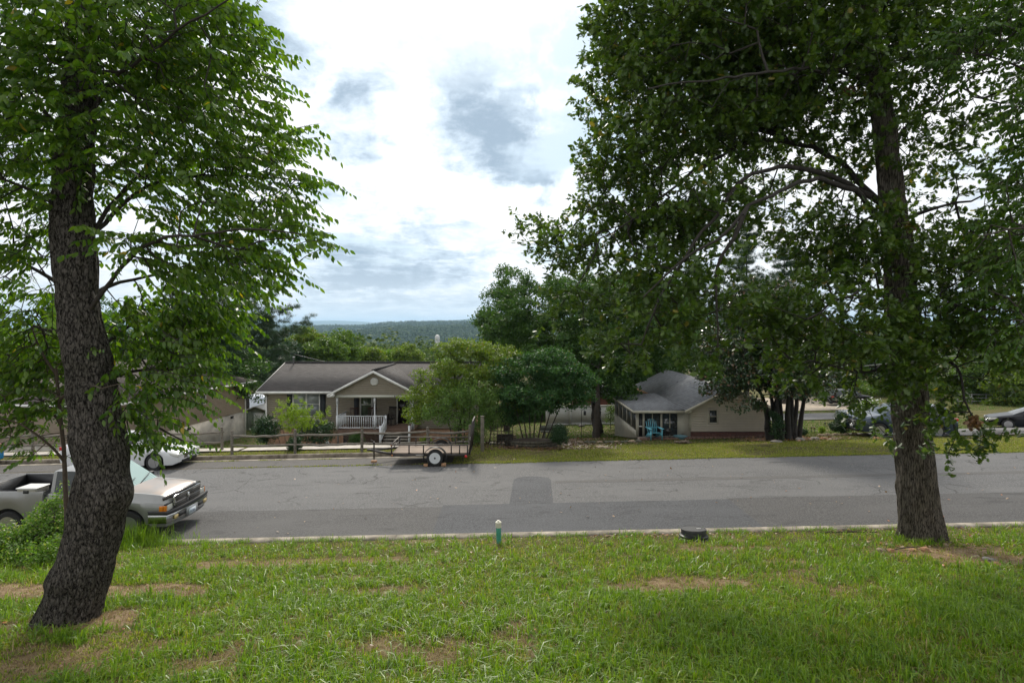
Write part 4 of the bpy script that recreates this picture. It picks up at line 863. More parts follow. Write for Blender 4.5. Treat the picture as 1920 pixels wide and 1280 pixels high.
# row of trees on the slope behind the middle house
MIDT = [(575, 640, 70, 34, 26, LM_DOG, 'olive tinted tree right of the pines behind the middle house'), (640, 650, 72, 42, 30, LM_MID, 'round green tree with visible fork above the middle house ridge'), (610, 660, 66, 40, 24, LM_MID, 'green tree low behind the roof vent of the middle house'),
        (690, 668, 85, 30, 18, LM_DOG, 'small olive tree behind the ridge between two larger green trees'), (765, 670, 95, 30, 24, LM_DOG, 'rounded olive tree behind the right end of the middle roof'), (730, 672, 100, 28, 14, LM_BRIGHT, 'pale green tree crown just over the ridge of the middle roof'),
        (838, 688, 90, 26, 16, LM_MID, 'mid green tree behind the dogwood crown'), (540, 665, 64, 30, 22, LM_PINE, 'bluish green tree beside the low pine')]
for u, v, y, ru, rv, m, lb in MIDT:
    cloud_tree('background_tree', lb, 'tree', gstem(u, y, v, .22, .08), [(u, v, y, ru, rv, ru*y/FPX*.9, 1), (u-ru*.4, v+rv*.5, y, ru*.6, rv*.6, ru*y/FPX*.6, .6), (u+ru*.45, v+rv*.45, y, ru*.6, rv*.6, ru*y/FPX*.6, .6), (u, v+rv*1.3, y, ru, rv*.6, ru*y/FPX*.7, .6), (u, v+rv*2.4, y, ru, rv*.8, ru*y/FPX*.7, .6)],
               165, .75, 85, .30, m, tr=.22, group='trees on the slope behind the middle house')
# trees on the right behind the street
RT = [(1835, 690, 62, 45, 28, LM_MID, 'green roadside tree behind the black sedan'), (1900, 715, 58, 50, 24, LM_DOG, 'olive bush like tree above the rail fence at the right edge'), (1890, 640, 75, 60, 40, LM_MID, 'large mid green tree under the power wires at the right edge'), (1790, 640, 80, 55, 50, LM_DARK, 'dark tree behind the oak trunk on the right'),
      (1660, 660, 75, 60, 45, LM_DARK, 'shaded tree left of the oak trunk across the far street'), (1575, 690, 78, 55, 30, LM_MID, 'tree behind the parked dark pickup across the far street'), (1950, 700, 60, 60, 50, LM_MID, 'tree mostly cut off by the right edge of the picture'),
      (1260, 640, 60, 60, 35, LM_DARK, 'dark tree peeking above the ridge of the right house'), (1340, 660, 58, 50, 30, LM_MID, 'green tree behind the right house near the pines'), (1500, 650, 70, 60, 50, LM_DARK, 'dark tree behind the magnolia crown'), (1190, 680, 52, 40, 40, LM_DARK, 'dark tree behind the left end of the right house roof')]
for u, v, y, ru, rv, m, lb in RT:
    cloud_tree('background_tree', lb, 'tree', gstem(u, y, v, .22, .08), [(u, v, y, ru, rv, ru*y/FPX*.9, 1), (u-ru*.4, v+rv*.6, y, ru*.6, rv*.6, ru*y/FPX*.6, .6), (u+ru*.45, v+rv*.6, y, ru*.6, rv*.6, ru*y/FPX*.6, .6), (u, v+rv*1.3, y, ru, rv*.6, ru*y/FPX*.7, .5), (u, v+rv*2.0, y, ru*.9, rv*.6, ru*y/FPX*.7, .4)],
               150, .8, 80, .30, m, tr=.22, group='trees beyond the right houses and street')
LT = [(250, 640, 60, 70, 60, LM_DARK, 'dark tree above the leftmost house roof'), (60, 660, 55, 80, 50, LM_MID, 'green tree behind the sapling at the left edge'), (150, 600, 66, 70, 60, LM_DARK, 'dark tree directly behind the leaning trunk'), (-60, 640, 60, 80, 70, LM_DARK, 'tree cut off by the left edge')]
for u, v, y, ru, rv, m, lb in LT:
    cloud_tree('background_tree', lb, 'tree', gstem(u, y, v, .22, .08), [(u, v, y, ru, rv, ru*y/FPX*.9, 1), (u, v+rv*1.0, y, ru*.9, rv*.6, ru*y/FPX*.7, .6)],
               130, .9, 70, .32, m, tr=.22, group='trees behind the leftmost house')
for u, y, w, h, m, lb in ((1000, 52, 60, 22, LM_DARK, 'dark hedge like thicket behind the yard left of the white fence'), (1230, 50, 60, 26, LM_DARK, 'shaded thicket behind the screened porch'), (1690, 70, 90, 22, LM_MID, 'row of bushes behind the far street left of the oak trunk'), (1560, 88, 70, 18, LM_DARK, 'dark bushes beyond the tan drive'), (900, 50, 60, 30, LM_DARK, 'dark thicket behind the dogwood')):
    vb = VH+(CAMZ-G((u-960)/FPX*y, y))/y*FPX
    cloud_tree('thicket', lb, 'bushes', gstem(u, y, vb-h, .08, .04), [(u, vb-h*.8, y, w, h, w*y/FPX*.5, 1)], 110, .7, 75, .24, m, group='thickets behind the yards', crown='foliage', tr=.08)
# shrubs by the houses
def shrub(name, label, u, vb, y, ru, rv, m, n=60, rc=.25, leaf=.08, nl=70, cat='shrub', flat=.9, ry=None, blobs=None, **k):
    b = blobs or [(u, vb-rv, y, ru*.8, rv*.85, (ry or ru*y/FPX*.8), 1)]
    return cloud_tree(name, label, cat, gstem(u, y, vb-rv, .03, .015), b, n, rc, nl, leaf, m, flat=flat, crown='foliage', **k)
shrub('round_shrub', 'dark clipped shrub at the left corner of the middle house', 500, 838, 31.5, 30, 32, LM_BOX, 90, .30, .09)
shrub('dark_shrub', 'dark spreading shrub under the double window of the middle house', 590, 838, 31.0, 45, 28, LM_BOX, 90, .30, .09)
YF = 29.6
FS = [gstem(u, YF, 765-abs(u-562)*.15, .015, .005, (u-560)*1.0) for u in (530, 540, 548, 556, 564, 574, 586, 596)]
cloud_tree('forsythia_shrub', 'bright lime shrub with long whips in front of the double window', 'shrub', FS[0],
    [(556, 790, YF, 34, 20, .8, 1), (535, 770, YF, 20, 20, .5, .8), (600, 785, YF, 14, 22, .4, .6), (565, 768, YF, 20, 20, .5, .5), (540, 750, YF, 8, 16, .2, .3), (553, 742, YF, 5, 14, .15, .2), (612, 770, YF, 7, 16, .2, .3), (521, 760, YF, 6, 14, .2, .25)], 230, .095, 34, .06, LM_FORS, flat=1.6, stems=FS, tr=.015, crown='foliage')
shrub('low_shrub', 'dark leafy base clump behind the split rail fence post', 553, 848, 26.0, 15, 18, LM_BOX, 40, .18, .07)
shrub('lattice_shrub', 'small green shrub in front of the porch lattice', 668, 838, 31.5, 15, 14, LM_DARK, 40, .22, .07)
shrub('low_plant', 'low yellowish plant behind the trailer near the brick foundation', 800, 840, 30, 14, 12, LM_DOG, 25, .2, .08)
shrub('round_shrub', 'dark ball shaped shrub with an orange tinged side in front of the stone planter', 1050, 836, 25.6, 19, 21, LM_BOX, 90, .2, .06)
shrub('cone_shrub', 'dense cone clipped evergreen beside the parked blue grey suv', 1577, 810, 30.5, 19, 22, LM_BOX, 100, .2, .07, blobs=[(1577, 800, 30.5, 18, 12, .55, 1), (1577, 785, 30.5, 11, 10, .35, .7), (1577, 772, 30.5, 5, 6, .15, .3)])
shrub('yellow_shrub', 'little golden ball shrub left of the clipped evergreen', 1541, 811, 31.2, 6, 6, LM_FORS, 20, .1, .05)
shrub('green_shrub', 'small low green plant by the magnolia foot', 1507, 815, 30, 7, 6, LM_BOX, 16, .14, .06)
r_ = shrub('flower_shrub', 'tall loose shrub dotted with white blossoms behind the parked suv', 1630, 790, 34, 28, 22, LM_MID, 60, .3, .09)
q = in_blobs(70, [(1632, 760, 33.6, 26, 16, .8, 1)], .2); leaf_cloud('blossoms', q, rng.normal(size=q.shape), rng.normal(size=q.shape), np.full(len(q), .14), T_RHOMB, mat('white petals', (.75, .75, .72), .6), r_)
shrub('fence_shrub', 'thin twiggy shrub in front of the white vinyl fence', 1145, 794, 41, 14, 20, LM_MID, 26, .28, .10, nl=30)
# weedy thicket beside the pickup
cloud_tree('thicket', 'bright tangled honeysuckle thicket heaped against the pickup beside the leaning trunk', 'shrub', gstem(100, 13.4, 960, .02, .01),
    [(95, 985, 13.6, 42, 50, .5, 1), (60, 1010, 13.3, 75, 35, .6, 1), (115, 940, 13.7, 18, 30, .3, .7), (10, 1020, 13.0, 60, 28, .5, .8), (85, 1035, 12.6, 60, 22, .6, .7)], 330, .20, 45, .065,
    leaf_mat('thicket leaves', (.070, .150, .020), (.150, .250, .045), .4, (.30, .32, .12), .08, .45, (1.7, 1.8, .5), .4), flat=1.0, crown='foliage', tr=.02)
def wild(xc, yc, n, L0, L1, name, label, r=.5, m=GB):
    x = xc+rng.normal(0, r, n); y = yc+rng.normal(0, r*.6, n); blades(name, x, y, rng.uniform(L0, L1, n), rng.uniform(.008, .014, n), m, .55, label)
x0, y0 = hit(250, 1022); wild(x0, y0, 900, .2, .75, 'tall_grass', 'tall wild grass behind the leaning trunk by the pickup front wheel', .35)
x0, y0 = hit(60, 1070); 
for u, v, n in ((30, 1050, 1500), (90, 1045, 1200), (-30, 1040, 900), (150, 1035, 700), (300, 1022, 400)):
    x0, y0 = hit(u, v); wild(x0, y0, n, .12, .42, 'weeds', 'long arching weeds on the bank below the honeysuckle', .55)
# ---------------------------------------------------------------- hills and far woods
def ridge(name, y, pts, depth, m, lump=0.0, seed=1, step=None, base=-60, back=None):
    us = np.arange(pts[0][0], pts[-1][0]+1, step or 3.0); vs = np.interp(us, [p[0] for p in pts], [p[1] for p in pts]); x = (us-960)/FPX*y; zt = CAMZ-(vs-VH)/FPX*y
    nt = 28; T = np.concatenate([np.linspace(0, 1, nt), 1+np.linspace(.1, 1, 8)]); X = np.repeat(x[None], len(T), 0); Y = []; Z = []
    for t in T:
        f = t if t <= 1 else 2-t; s = np.sin(f*pi/2)**1.2; yy = y-depth*(1-t) if t <= 1 else y+(back or depth)*(t-1)
        Y.append(np.full_like(x, yy)); Z.append(base+(zt-base)*s)
    Y = np.array(Y); Z = np.array(Z); X = X*(Y/y)**.0
    n = fbm(np.stack([X, Y, X*0], -1), 1.0/(depth*.22), 5, seed); w = np.minimum(1, (2-np.array(T))[:, None])*1.0
    Z = Z+n*lump*w
    ny, nx = X.shape; i = np.arange(ny-1)[:, None]*nx+np.arange(nx-1)[None]; F = np.stack([i, i+1, i+1+nx, i+nx], -1).reshape(-1, 4)
    o = raw_mesh(name, np.stack([X, Y, Z], -1).reshape(-1, 3), F.ravel(), np.arange(len(F))*4, np.full(len(F), 4), m, None, True); tag(o, kind='structure'); return X, Y, Z
M_FAR = mat('distant wooded slope', (.030, .060, .022), .95, var=.4, vscale=.004, col2=(.055, .095, .03), spec=.1)
M_WOODS = mat('wooded hillside', (.025, .050, .018), .95, var=.5, vscale=.02, col2=(.05, .085, .025), spec=.1)
ridge('far_hills', 14000, [(-500, 606), (300, 604), (520, 605), (560, 603), (600, 601.5), (640, 602), (680, 604), (705, 606), (760, 611), (900, 606), (1200, 603), (1700, 604), (2400, 606)], 3500, M_FAR, 22, 2, base=-60)
ridge('far_hills', 9000, [(640, 616), (700, 608), (735, 603), (760, 605), (800, 607), (850, 600), (890, 597), (960, 595), (1100, 597), (1300, 602), (1700, 604), (2300, 605)], 2200, M_FAR, 14, 3, base=-60)
R1 = ridge('near_hills', 3600, [(-300, 616), (400, 618), (560, 616), (640, 615), (690, 614), (740, 609), (800, 607), (860, 606), (1000, 603), (1400, 606), (2200, 610)], 1500, M_WOODS, 12, 4, base=-52)
R2 = ridge('near_hills', 2100, [(600, 640), (660, 628), (720, 620), (780, 617), (840, 614), (900, 612), (1000, 612), (1300, 614), (2000, 618)], 700, M_WOODS, 7, 6, base=-50)
def crowns(name, XY, zf, rad, hgt, m, nq, qs, label):
    n = len(XY); c = np.stack([XY[:, 0], XY[:, 1], zf], -1); r = rad*rng.uniform(.6, 1.35, n); h = hgt*rng.uniform(.6, 1.3, n)
    u = nrm(rng.normal(size=(n, nq, 3))); u[..., 2] = np.abs(u[..., 2]); u[..., 1] = -np.abs(u[..., 1])*.9+.1
    pos = c[:, None]+u*np.stack([r, r, h], -1)[:, None]*rng.uniform(.8, 1.02, (n, nq, 1)); nz = u+rng.normal(0, .35, u.shape); ld = np.cross(nz, rng.normal(size=u.shape)); wd = np.cross(nz, ld)
    o = leaf_cloud(name, pos.reshape(-1, 3), ld.reshape(-1, 3), wd.reshape(-1, 3), qs*rng.uniform(.6, 1.4, n*nq)*np.repeat(r/rad, nq), ([(-.5, .0, 0), (0, .38, .05), (.5, 0, 0), (0, -.38, .05)], [(0, 1, 2, 3)]), m); return tag(o, label, 'woods', kind='stuff')
def wedge(n, y0, y1, u0=-200, u1=2100):
    y = y0+(y1-y0)*rng.random(n)**.8; u = rng.uniform(u0, u1, n); return np.stack([(u-960)/FPX*y, y], -1)
LW1 = leaf_mat('valley woods', (.040, .085, .016), (.110, .160, .035), .15, None, 0, .7, (1.5, 1.5, .5), .1)
LW2 = leaf_mat('hill woods', (.022, .055, .016), (.055, .095, .026), .1, None, 0, .8, (1.5, 1.5, .5), .1)
w = wedge(900, 130, 330, 400, 1100); crowns('valley_woods', w, gz(w[:, 0], w[:, 1])+5, 5.0, 9.5, LW1, 190, 1.1, 'bright green woods filling the near valley beyond the roofs')
w = wedge(2600, 330, 900, 350, 1200); crowns('valley_woods', w, gz(w[:, 0], w[:, 1])+4, 6.5, 12, LW1, 80, 2.0, 'woods spread over the valley floor')
w = wedge(5000, 900, 2100, 350, 1300); crowns('valley_woods', w, gz(w[:, 0], w[:, 1])+3, 9, 13, LW2, 34, 4.2, 'darker woods on the farther valley floor')
def on_ridge(R, n, rad, h, nq, qs, lb, u0=380, u1=1250):
    X, Y, Z = R; X, Y, Z = X[:29], Y[:29], Z[:29]; i = rng.integers(0, X.shape[0]-1, n); j = rng.integers(0, X.shape[1]-1, n); t = rng.random(n)[:, None]; s_ = rng.random(n)
    a = np.stack([X[i, j]*(1-s_)+X[i, j+1]*s_, Y[i, j]+(Y[i+1, j]-Y[i, j])*t[:, 0]], -1); z = Z[i, j]*(1-t[:, 0])+Z[i+1, j]*t[:, 0]; u = a[:, 0]/a[:, 1]*FPX+960; k = (u > u0) & (u < u1)
    crowns('hill_woods', a[k], z[k]-1, rad, h, LW2, nq, qs, lb)
on_ridge(R2, 26000, 9, 11, 20, 5.5, 'woods clothing the nearer hill')
on_ridge(R1, 30000, 15, 14, 12, 9.5, 'woods clothing the long hill behind')
# ================================================================ houses
WHITE = mat('white trim', (.66, .66, .63), .55, var=.12, vscale=5)
SHING = None
def shingle_mat(name, c1, c2, c3, sx=3.2):
    if name in MATS: return MATS[name]
    m, nt, b = mat_nodes(name); N = nt.nodes; L = nt.links
    tc = N.new('ShaderNodeTexCoord')
    br = N.new('ShaderNodeTexBrick'); L.new(tc.outputs['UV'], br.inputs[0]); br.inputs['Scale'].default_value = 1.0
    br.inputs['Brick Width'].default_value = .32; br.inputs['Row Height'].default_value = .142; br.inputs['Mortar Size'].default_value = .012; br.inputs['Bias'].default_value = 0.0
    br.inputs['Color1'].default_value = (*c1, 1); br.inputs['Color2'].default_value = (*c2, 1); br.inputs['Mortar'].default_value = (*[c*.6 for c in c1], 1)
    n = N.new('ShaderNodeTexNoise'); n.inputs['Scale'].default_value = 1.3; n.inputs['Detail'].default_value = 6; L.new(tc.outputs['UV'], n.inputs[0])
    r = N.new('ShaderNodeMapRange'); r.inputs[1].default_value = .4; r.inputs[2].default_value = .7; L.new(n.outputs[0], r.inputs[0])
    x = N.new('ShaderNodeMixRGB'); L.new(r.outputs[0], x.inputs[0]); L.new(br.outputs[0], x.inputs[1]); x.inputs[2].default_value = (*c3, 1)
    L.new(x.outputs[0], b.inputs['Base Color']); b.inputs['Roughness'].default_value = .92; b.inputs['Specular IOR Level'].default_value = .25
    n2 = N.new('ShaderNodeTexNoise'); n2.inputs['Scale'].default_value = 25; n2.inputs['Detail'].default_value = 4; L.new(tc.outputs['UV'], n2.inputs[0])
    ad = N.new('ShaderNodeMath'); ad.operation = 'MULTIPLY_ADD'; L.new(n2.outputs[0], ad.inputs[0]); ad.inputs[1].default_value = .5; L.new(br.outputs['Fac'], ad.inputs[2])
    bp = N.new('ShaderNodeBump'); bp.invert = True; bp.inputs['Strength'].default_value = .7; bp.inputs['Distance'].default_value = .02; L.new(ad.outputs[0], bp.inputs['Height']); L.new(bp.outputs[0], b.inputs['Normal'])
    MATS[name] = m; return m
def roof_plane(mb, uvs, a, b, c, d=None, th=.09):
    """a-b is the eave (left to right), c-d the upper edge (right to left); gives the plane thickness and shingle uv"""
    pts = [np.array(p, float) for p in ([a, b, c, d] if d is not None else [a, b, c])]
    n = np.cross(pts[1]-pts[0], pts[2]-pts[1]); n /= np.linalg.norm(n)
    if n[2] < 0: n = -n
    e = pts[1]-pts[0]; e /= np.linalg.norm(e); up = np.cross(n, e); k = len(pts); b0 = len(mb.v)
    V = pts+[p-n*th for p in pts]
    mb.add(V, [tuple(range(k)), tuple(range(2*k-1, k-1, -1))]+[(i, i+k, (i+1) % k+k, (i+1) % k) for i in range(k)])
    uv = [((p-pts[0])@e, (p-pts[0])@up) for p in V]
    uvs.extend(uv)
def build_roof(name, planes, m, parent, th=.09):
    mb = MB(); uvs = []
    for p in planes: roof_plane(mb, uvs, *p, th=th)
    o = mb.build(name, m, parent, fix=True); uvl = o.data.uv_layers.new(name='uv')
    vi = np.zeros(len(o.data.loops), dtype=np.int32); o.data.loops.foreach_get('vertex_index', vi); U = np.array(uvs)[vi]; uvl.data.foreach_set('uv', U.astype(np.float32).ravel()); return o
def siding(mb, x0f, x1f, z0, z1, course=.127, lip=.016, openings=(), plane='xz', at=0.0, out=-1):
    """lapped boards; x0f/x1f may be functions of z. plane xz: wall at y=at facing out*y; plane yz: wall at x=at facing out*x"""
    f0 = x0f if callable(x0f) else (lambda z: x0f); f1 = x1f if callable(x1f) else (lambda z: x1f)
    z = z0
    while z < z1-1e-4:
        zt = min(z+course, z1); segs = [(f0((z+zt)/2), f1((z+zt)/2))]
        for (a, b, c, d) in openings:
            if zt > c+.01 and z < d-.01:
                ns = []
                for s0, s1 in segs:
                    if b <= s0 or a >= s1: ns.append((s0, s1)); continue
                    if a > s0: ns.append((s0, a))
                    if b < s1: ns.append((b, s1))
                segs = ns
        for s0, s1 in segs:
            if s1-s0 < .01: continue
            o0 = at+out*lip; o1 = at+out*.002
            if plane == 'xz': mb.add([(s0, o0, z), (s1, o0, z), (s1, o1, zt), (s0, o1, zt), (s0, at, z), (s1, at, z)], [(0, 1, 2, 3), (4, 5, 1, 0)])
            else: mb.add([(o0, s0, z), (o0, s1, z), (o1, s1, zt), (o1, s0, zt), (at, s0, z), (at, s1, z)], [(0, 1, 2, 3), (4, 5, 1, 0)])
        z = zt
GLASS = mat('dark window glass', (.035, .042, .045), .06, spec=.9, var=.5, vscale=1.2)
def blind_glass():
    return mat('window glass over blinds', (.32, .35, .35), .10, spec=.8, var=.15, vscale=1)
def window(parent, x0, x1, z0, z1, y, n=1, frame=.05, glass=None, out=-1, plane='xz', bars=True, name='window', top=None, mullion=.06, fm=None):
    """frame proud of the wall, panes set back"""
    def bx(mb, a0, a1, c0, c1, d0, d1):
        d0, d1 = y+out*d0, y+out*d1; d0, d1 = min(d0, d1), max(d0, d1)
        if plane == 'xz': mb.box(a0, a1, d0, d1, c0, c1)
        else: mb.box(d0, d1, a0, a1, c0, c1)
    f = MB(); w = (x1-x0-(n-1)*mullion)/n
    bx(f, x0-frame, x0, z0-frame, z1+frame, 0, .05); bx(f, x1, x1+frame, z0-frame, z1+frame, 0, .05)
    bx(f, x0+.001, x1-.001, z1+.001, z1+frame, 0, .048); bx(f, x0+.001, x1-.001, z0-frame, z0-.001, 0, .055)
    for i in range(1, n): xm = x0+i*w+(i-1)*mullion; bx(f, xm, xm+mullion, z0, z1, 0, .046)
    fo = f.build(name, fm or WHITE, parent)
    zm = (z0+z1)/2
    for i in range(n):
        a = x0+i*(w+mullion)+.003
        s = MB(); bx(s, a, a+w-.006, zm-.018, zm+.018, .0, .036)
        bx(s, a, a+.02, z0+.002, z1-.002, .0, .025); bx(s, a+w-.026, a+w-.006, z0+.002, z1-.002, .0, .025)
        if bars: s.build('sash', fm or WHITE, fo)
        if top:
            p = MB(); bx(p, a+.02, a+w-.03, zm+.019, z1-.003, -.02, .010); p.build('pane', top, fo)
            p = MB(); bx(p, a+.02, a+w-.03, z0+.003, zm-.019, -.02, .004); p.build('pane', glass or GLASS, fo)
        else:
            p = MB(); bx(p, a+.02, a+w-.03, z0+.003, z1-.003, -.02, .006); p.build('pane', glass or GLASS, fo)
    return fo
# ---- middle house
HA = empty('house', (0, 0, 0), label='tan sided ranch house with white gabled porch and dark shingle roof in the middle', cat='house')
TAN = mat('taupe siding', (.295, .260, .210), .75, var=.07, vscale=2.5, bump=.1, bscale=60)
XL, XR, YA, YB_, ZF, ZE = -15.5, -2.6, 36.0, 44.0, -1.0, 1.42
mb = MB(); ops = [(-13.87, -12.13, -.26, 1.33), (-9.62, -8.82, -.25, 1.3), (-7.30, -6.4, -.72, 1.34)]
siding(mb, XL, XR, ZF, ZE, .127, .016, ops, 'xz', YA)
siding(mb, YA, YB_, ZF, ZE, .127, .016, (), 'yz', XL, -1); siding(mb, YA, YB_, ZF, ZE, .127, .016, (), 'yz', XR, 1)
for xx, o_ in ((XL, -1), (XR, 1)): siding(mb, lambda z: YA+(z-ZE)/(2.85-ZE)*4, lambda z: YB_-(z-ZE)/(2.85-ZE)*4, ZE, 2.80, .127, .016, (), 'yz', xx, o_)
mb.box(XL+.02, XR-.02, YA+.02, YB_, ZF, ZE)
mb.build('wall', TAN, HA)
mb = MB(); mb.box(XL+.03, XR-.03, YA+.03, YB_-.03, -3.3, ZF-.001); mb.build('foundation', mat('brick foundation', (.26, .15, .09), .9, var=.3, vscale=9, bump=.4, bscale=30), HA)
SH_A = shingle_mat('brown grey shingles', (.066, .060, .057), (.105, .096, .092), (.078, .072, .068))
ex, ez, ry, rz_ = .42, ZE+.02, 40.0, 2.96
ye0 = 35.45; ye1 = 44.55
planes = [((XL-ex, ye0, ez), (XR+ex, ye0, ez), (XR+ex, ry, rz_), (XL-ex, ry, rz_)), ((XR+ex, ye1, ez), (XL-ex, ye1, ez), (XL-ex, ry, rz_), (XR+ex, ry, rz_))]
# porch gable roof
gx0, gx1, gxc, gy, gz0, gz1 = -10.98, -5.46, -8.22, 33.72, 1.44, 2.86
yend = 35.45+(gz1-ez)/((rz_-ez)/(ry-ye0))+.1
ya_ = 35.55
planes += [((gx0, ya_, gz0), (gx0, gy, gz0), (gxc, gy, gz1), (gxc, yend, gz1+.02)), ((gx1, gy, gz0), (gx1, ya_, gz0), (gxc, yend, gz1+.02), (gxc, gy, gz1))]
ro = build_roof('roof', planes, SH_A, HA, .08)
mb = MB(); mb.bar((XL-ex, ry, rz_+.02), (XR+ex, ry, rz_+.02), .28, .05); mb.build('ridge_cap', mat('ridge shingle', (.03, .028, .027), .95), HA)
mb = MB(); mb.bar((gxc, gy, gz1+.015), (gxc, yend, gz1+.03), .22, .04); mb.build('ridge_cap', MATS['ridge shingle'], HA)
mb = MB(); mb.lathe([(.05, 0), (.05, .42), (.08, .43), (.08, .5), (.04, .52)], (-15.2, 39.6, 2.85), n=12); mb.build('vent_pipe', mat('grey pipe', (.25, .25, .26), .5, .3), HA)
# fascia, gutters, soffit, gable trim
mb = MB(); mb.box(XL-ex, gx0+.1, ye0-.10, ye0-.002, ez-.17, ez-.03); mb.box(gx1-.1, XR+ex, ye0-.10, ye0-.002, ez-.17, ez-.03)
mb.box(XL-ex+.02, XR+ex-.02, ye0, YA-.03, ez-.12, ez-.095)
mb.bar((XL-ex-.02, ye0, ez-.09), (XL-ex-.02, ry, rz_-.09), .03, .16); mb.bar((XL-ex-.02, ry, rz_-.09), (XL-ex-.02, ye1, ez-.09), .03, .16)
mb.build('gutter', WHITE, HA)
mb = MB(); mb.box(XL-.05, XL+.03, YA-.09, YA-.02, ZF-.6, ez-.3); mb.bar((XL-.01, ye0-.05, ez-.16), (XL-.01, YA-.05, ez-.36), .07); mb.build('downspout', WHITE, HA)
mb = MB(); mb.box(XL-.03, XL+.06, YA-.028, YA+.05, ZF, ZE); mb.build('corner_trim', mat('tan trim', (.27, .24, .195), .7), HA)
# gable face
yg = 33.98
mb = MB(); sl = (gz1-gz0)/(gxc-gx0); zb = 1.36; siding(mb, lambda z: max(gx0+.4, gxc-(gz1-.14-z)/sl), lambda z: min(gx1-.4, gxc+(gz1-.14-z)/sl), zb, gz1-.16, .127, .016, (), 'xz', yg)
mb.prism([(gx0+.42, zb), (gx1-.42, zb), (gx1-.42, zb+.1), (gxc, gz1-.2), (gx0+.42, zb+.1)], yg+.005, yg+.10, 'y'); mb.build('gable_wall', TAN, HA)
mb = MB()
for s_, xe in ((-1, gx0), (1, gx1)):
    mb.prism([(xe-s_*.02, gz0-.17), (gxc, gz1-.175), (gxc, gz1-.02), (xe-s_*.02, gz0-.02)], gy-.045, gy-.002, 'y')
    mb.prism([(xe-s_*.02, gz0-.17), (xe-s_*.42, gz0-.17), (xe-s_*.42, gz0+.06)], gy-.05, gy+.3, 'y')
mb.build('rake_trim', WHITE, HA)
mb = MB(); mb.box(gx0+.42, gx1-.42, yg-.03, yg+.13, 1.20, 1.355); mb.box(gx0+.42, gx0+.55, yg+.13, YA-.03, 1.20, 1.355); mb.box(gx1-.55, gx1-.42, yg+.13, YA-.03, 1.20, 1.355); mb.build('porch_beam', mat('cream trim', (.50, .50, .44), .6), HA)
mb = MB(); mb.box(gx0+.56, gx1-.56, yg+.14, YA-.03, 1.30, 1.34); mb.build('porch_ceiling', WHITE, HA)
mb = MB()
for k in range(4): mb.box(-7.03+k*.065, -6.995+k*.065-.008*(k % 2), yg-.036, yg-.031, 1.235, 1.325)
mb.build('house_number', mat('dark number', (.02, .02, .02), .5), HA)
mb = MB(); oc = [(gxc+.01+.245*cos(a+pi/8), 2.16+.245*sin(a+pi/8)) for a in np.arange(8)*pi/4]; mb.prism(oc, yg-.06, yg-.02, 'y'); vt = mb.build('gable_vent', WHITE, HA)
mb = MB()
for k in range(7): zz_ = 2.16-.15+k*.05; w_ = .19 if abs(k-3) < 3 else .13; mb.add([(gxc-w_, yg-.063, zz_), (gxc+w_, yg-.063, zz_), (gxc+w_, yg-.078, zz_-.03), (gxc-w_, yg-.078, zz_-.03)], [(0, 1, 2, 3)])
mb.build('louvre', mat('vent louvre', (.48, .48, .44), .6), vt)
# windows, shutters, door
BL = blind_glass()
window(HA, -13.82, -12.18, -.20, 1.27, YA, 2, .05, mat('lower window glass', (.17, .19, .195), .08, spec=.8), top=BL)
window(HA, -9.56, -8.86, -.20, 1.25, YA, 1, .05, mat('green tinted glass', (.075, .10, .06), .08, spec=.8, var=.3, vscale=2))
SHUT = mat('charcoal shutter', (.022, .025, .032), .6)
for a in (-14.22, -12.12, -9.98, -8.80):
    w_ = .34 if a < -11 else (.30 if a < -9 else .22); mb = MB(); mb.box(a, a+w_, YA-.055, YA-.018, -.25, 1.30); sh = mb.build('shutter', SHUT, HA); m2 = MB()
    for k in range(24): z_ = -.20+k*.06; m2.box(a+.04, a+w_-.04, YA-.066, YA-.056, z_, z_+.035)
    m2.build('slats', mat('shutter slat', (.030, .034, .042), .55), sh)
mb = MB(); mb.box(-7.30, -7.22, YA-.05, YA-.001, -.72, 1.34); mb.box(-6.48, -6.40, YA-.05, YA-.001, -.72, 1.34); mb.box(-7.219, -6.481, YA-.05, YA-.001, 1.26, 1.34); fr = mb.build('door_frame', WHITE, HA)
mb = MB(); mb.box(-7.215, -6.485, YA-.02, YA+.02, -.66, 1.255); dr = mb.build('door', mat('dark storm door', (.012, .010, .009), .25), HA); mb = MB(); mb.lathe([(.03, 0), (.035, .02), (.02, .05)], (-7.12, YA-.06, .22), 'y', 10); mb.build('handle', mat('brass', (.5, .36, .12), .3, 1), dr)
mb = MB(); mb.box(-7.21, -6.49, YA-.06, YA-.021, -.72, -.665); mb.build('threshold', mat('worn wood', (.22, .15, .09), .8, var=.3, vscale=10), HA)
# porch deck, posts, rails, lattice, steps
DECK = mat('weathered deck', (.17, .105, .075), .85, var=.3, vscale=9, bump=.4, bscale=40)
mb = MB()
for k in range(14): y0_ = 33.95+k*.145; mb.box(gx0+.40, gx1-.40, y0_, y0_+.138, -.745, -.705)
mb.build('porch_floor', DECK, HA); mb = MB(); mb.box(gx0+.42, gx1-.42, 33.97, 34.0, -.95, -.75); mb.build('rim_board', DECK, HA)
PWH = mat('porch white paint', (.60, .62, .64), .5, var=.1, vscale=6)
for px in (-10.46, -8.22, -5.96):
    mb = MB(); c_ = (px, 34.06, 0); mb.box(px-.055, px+.055, 34.0, 34.12, -.70, .12); mb.box(px-.055, px+.055, 34.0, 34.12, .85, 1.2)
    mb.lathe([(.05, .121), (.06, .15), (.042, .2), (.045, .5), (.042, .75), (.06, .81), (.05, .849)], c_, n=14); mb.build('post', PWH, HA)
